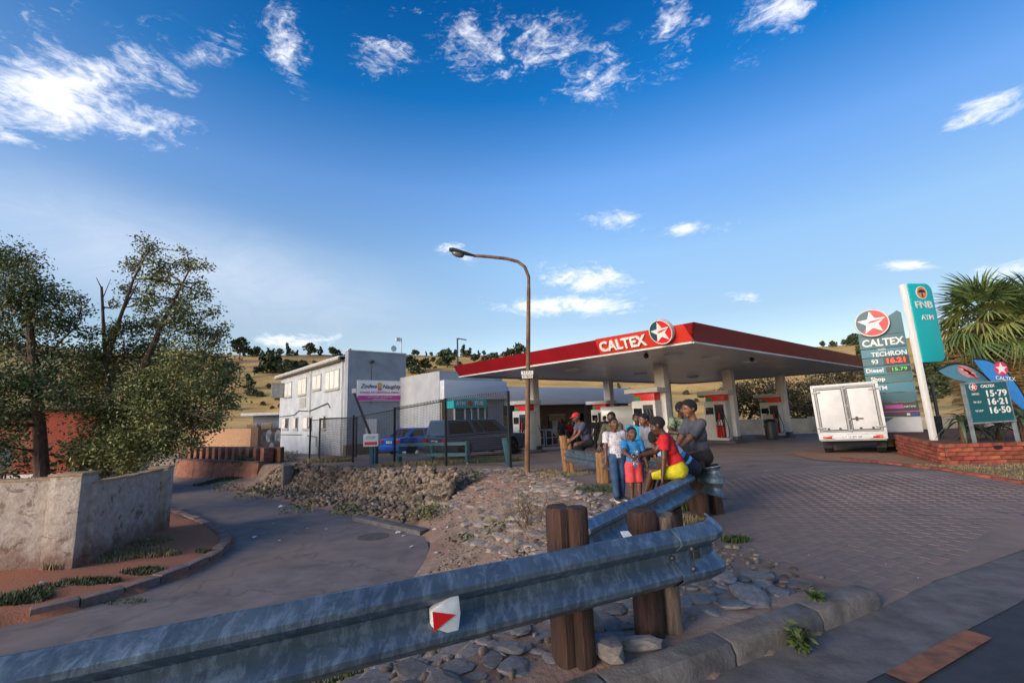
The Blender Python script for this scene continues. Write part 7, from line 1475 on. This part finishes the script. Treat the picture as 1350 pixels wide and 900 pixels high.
def printfn(nt, tc, cc, b):
    sp = node(nt, 'ShaderNodeSeparateXYZ', inp={0: tc.outputs['Object']}); f = math_(nt, 'MULTIPLY', math_(nt, 'LESS_THAN', math_(nt, 'ABSOLUTE', sp.outputs[0]), .055), math_(nt, 'LESS_THAN', math_(nt, 'ABSOLUTE', math_(nt, 'SUBTRACT', sp.outputs[2], .12)), .10)); f = math_(nt, 'MULTIPLY', f, math_(nt, 'GREATER_THAN', sp.outputs[1], .0))
    n = node(nt, 'ShaderNodeTexNoise', inp={'Vector': tc.outputs['Object'], 'Scale': 26.0, 'Detail': 2.0}); rp = node(nt, 'ShaderNodeValToRGB', inp={0: n.outputs[0]}); cr = rp.color_ramp; cr.interpolation = 'CONSTANT'; cr.elements.new(.5); cr.elements.new(.6)
    for e_, (p_, c_) in zip(cr.elements, ((0, '2f86c4'), (.42, '1a2026'), (.5, 'd8dcdc'), (.6, '2f86c4'))): e_.position = p_; e_.color = lin(c_)+(1,)
    return node(nt, 'ShaderNodeMix', data_type='RGBA', inp={0: f, 6: cc, 7: rp.outputs[0]}).outputs[2]
K_GREY, K_DOT, K_BLUE, K_RED, K_STR = tee('charcoal', '4a4c54', '3b3d45'), tee('dotted', 'cfc9cc', 'b9b4ba', dotfn), tee('bright_blue', '2f86c4', '226a9e', printfn), tee('red', 'c4161f', '9c1018'), tee('striped', '7fb6e0', None, stripefn)
K_CYAN, K_OLIVE, K_PURP, K_BLK, K_CAMO = tee('cyan', '22a0cc', '1a7da3'), tee('olive', '56513c', '433f30'), tee('slate', '4b4b5e', '3b3b4c'), tee('black', '17181c', '101114'), tee('camo', '4c5a44', None, camofn)
K_JEAN, K_LJEAN, K_YEL, K_PINK, K_LGREY = tee('blue_denim', '2f4f74', '233c5a'), tee('light_denim', '7d9cc4', '5b7ba6'), tee('yellow', 'cfc21a', 'a99d12'), tee('coral', 'd84a4c', 'b53a40'), tee('light_grey', '8f9298', '74777e')
K_MAROON, K_CREAM, K_BROWN, K_NAVY = tee('maroon', '6a1a24', '511320'), tee('cream', 'cfc2a8', 'b3a68e'), tee('dark_brown', '2e2220', '211816'), tee('navy', '1f2740', '171d30')
S_DARK, S_WHITE = mat('shoe_dark', '23262e', .6), mat('sole_white', 'd5d5d2', .6)
CAPR = tee('cap_red', 'c92a26', 'a3201d')
G_ = 'children sitting and standing at the guardrail'
P_ = lambda px, py, Y: aty(px, py, Y)
def sole(px, py): return atz(px, py, 0)
# man in the red cap, sitting on the far end of the guardrail, facing left
p = P_(775, 587, 12.0); person('man in a red cap and slate tee sitting on the guardrail', (p.x+.02, p.y, p.z+.09), pi/2+.25, 1.66, (.42, 0), (.0, .1), [(-.05, .30, .04), (.05, .28, .03)], [(-.05, .08, -.20), (.06, -.02, -.25)], 0, (K_PURP,), (K_BLK, 1.93), (S_DARK, S_WHITE), CAPR, h=.0105, elb=[(-.5, -.3, -1), (.5, -.3, -1)], knee=[(-.1, 1, .8), (.1, 1, .8)], group=G_)
# boy with the olive jacket behind the girl
p = P_(806, 592, 9.3); person('boy in an olive jacket and light jeans sitting behind the girl', (p.x+.06, p.y, p.z+.06), pi-.35, 1.36, (.12, 0), (-.1, 0), [(-.14, .24, -.01), (.20, .18, -.02)], [(-.06, .22, -.24), (.06, .24, -.22)], 1, (K_OLIVE,), (K_LJEAN, 1.9), None, None, h=.0095, sleeve=1.9, elb=[(-1, -.2, -.4), (1, -.2, -.4)], knee=[(-.1, 1, .6), (.1, 1, .6)], group=G_)
# girl
g0_ = P_(813, 656, 7.75); person('girl in a white dotted tee and blue jeans standing by the guardrail post', (g0_.x+.05, g0_.y, g0_.z+.49*1.30), pi+.12, 1.30, (-.04, .04), (.1, .05), [(-.12, -.10, .0), (.15, .02, -.06)], [(-.035, -.02, -.487), (.05, .05, -.487)], 0, (K_DOT, .0), (K_JEAN, 1.96), (S_DARK, S_WHITE), None, 'crop', h=.008, sleeve=.62, elb=[(-1, -.6, -.2), (1, -.5, -.2)], group=G_)
# small boy in blue
b0_ = P_(832, 570, 7.0); hB = 1.12; person('small boy in a bright blue tee and coral shorts standing in front', (b0_.x+.0, b0_.y, b0_.z-.43*hB), pi+.1, hB, (.0, 0), (.0, .02), [(-.19, .04, -.06), (.11, .24, .13)], [(-.05, 0, -.49), (.05, .0, -.49)], 0, (K_BLUE, -.02), (K_PINK, .85, .012), None, None, 'crop', h=.0075, sleeve=.66, elb=[(-1, -.3, -.2), (1, -.2, -.8)], group=G_)
# cyan boy and his neighbour behind
p = P_(842, 592, 9.0); person('boy in a cyan tee looking at the camera from the back of the group', (p.x, p.y, p.z+.02), pi-.1, 1.34, (.05, 0), (-.1, 0), None, [(-.06, .24, -.22), (.06, .24, -.22)], 1, (K_CYAN,), (K_BLK, 1.9), None, None, h=.0105, knee=[(-.1, 1, .6), (.1, 1, .6)], group=G_)
p = P_(860, 596, 8.3); person('boy in a light grey tee seen in profile facing left at the back', (p.x-.01, p.y, p.z+.02), pi/2+.25, 1.34, (.14, 0), (.1, -.05), None, [(-.06, .24, -.24), (.06, .24, -.24)], 2, (K_LGREY,), (K_NAVY, 1.9), None, None, h=.0105, knee=[(-.1, 1, .6), (.1, 1, .6)], group=G_)
# striped boy bending down
p = P_(912, 622, 6.35); person('boy in a striped blue and white shirt bending his head down', (p.x+.0, p.y, p.z+.07), pi/2-.05, 1.44, (.80, .0), (.0, -.55), [(-.05, .30, -.08), (.05, .32, -.06)], [(-.06, .26, -.22), (.06, .26, -.24)], 1, (K_STR, -.03), (K_NAVY, 1.0), None, None, h=.008, sleeve=.7, knee=[(-.1, 1, .6), (.1, 1, .6)], group=G_)
# red tee boy in yellow shorts
p = P_(897, 624, 5.95); person('boy in a red tee and yellow shorts sitting on the loose rail', (p.x-.01, p.y, p.z+.05), 1.18, 1.42, (.34, .0), (.1, -.1), [(-.15, .13, -.03), (.02, .32, .12)], [(-.05, .31, -.23), (.06, .28, -.26)], 1, (K_RED, .0), (K_YEL, 1.0, .012), None, None, h=.0075, sleeve=.6, elb=[(-.6, -1, .2), (.6, -.2, -1)], knee=[(-.1, 1, .35), (.1, 1, .35)], group=G_)
# boy with raised arm at the back
p = P_(897, 590, 7.6); person('boy in a dark jacket over a camouflage tee reaching his arm across', (p.x+.02, p.y, p.z+.04), pi+.25, 1.38, (.10, 0), (.25, -.1), [(-.17, .18, .22), (.10, .20, .14)], [(-.06, .24, -.22), (.06, .24, -.22)], 1, (K_CAMO,), (K_BLK, 1.9), None, None, 'top', h=.0085, sleeve=.7, elb=[(-1, .2, -.3), (1, -.2, -.6)], knee=[(-.1, 1, .6), (.1, 1, .6)], group=G_)
# big boy in charcoal
p = P_(924, 606, 6.75); person('older boy in a charcoal tee sitting on the dark post and looking left', (p.x+.02, p.y, p.z+.06), pi/2+.15, 1.62, (.16, -.03), (.1, .02), [(-.10, .28, .06), (.05, .24, .03)], [(-.06, .26, -.20), (.05, .22, -.24)], 2, (K_GREY, -.03), (K_BROWN, 1.95), (S_DARK, S_DARK), None, 'top', h=.008, sleeve=.85, elb=[(-.6, -.2, -1), (.5, -.8, -.8)], knee=[(-.1, 1, .6), (.1, 1, .6)], group=G_)
# person at the far pump
q = P_(1017, 586, 27.2); q.z = zs(q.x, q.y) if False else float(zup(q.x, q.y)); person('person in a cream top and maroon trousers walking past the far pump', (q.x, q.y, q.z+.83), -.6, 1.66, (.05, 0), (0, 0), None, [(-.05, .12, -.48), (.05, -.10, -.47)], 1, (K_CREAM, -.03), (K_MAROON, 1.95), (S_DARK, S_DARK), None, h=.02, sleeve=.8, group=None)
for i, (px, py, Y, lb, top, ya, cp) in enumerate(((742, 584, 25.6, 'dim figure in dark clothes standing at the shop door beside the gas cages', K_BLK, 2.6, None), (752, 584, 26.0, 'dim figure with a red top half hidden in the shade of the shop front', K_RED, -2.2, None), (762, 585, 25.2, 'dim figure in navy standing in the shop shade nearest the red cap man', K_NAVY, 1.5, None), (788, 586, 24.2, 'dim figure in black next to the dark canopy column', K_BLK, 2.9, None), (800, 587, 23.5, 'dark clad person behind the boy in the olive jacket', K_NAVY, .4, None))):
    q = P_(px, py, Y); z = float(zup(q.x, q.y)); person(lb, (q.x, q.y, z+.83), ya, 1.68, (.03, 0), (0, 0), None, None, 1, (top, -.03), (K_BLK, 1.95), (S_DARK, S_DARK), None, h=.022, sleeve=.9, group=None)
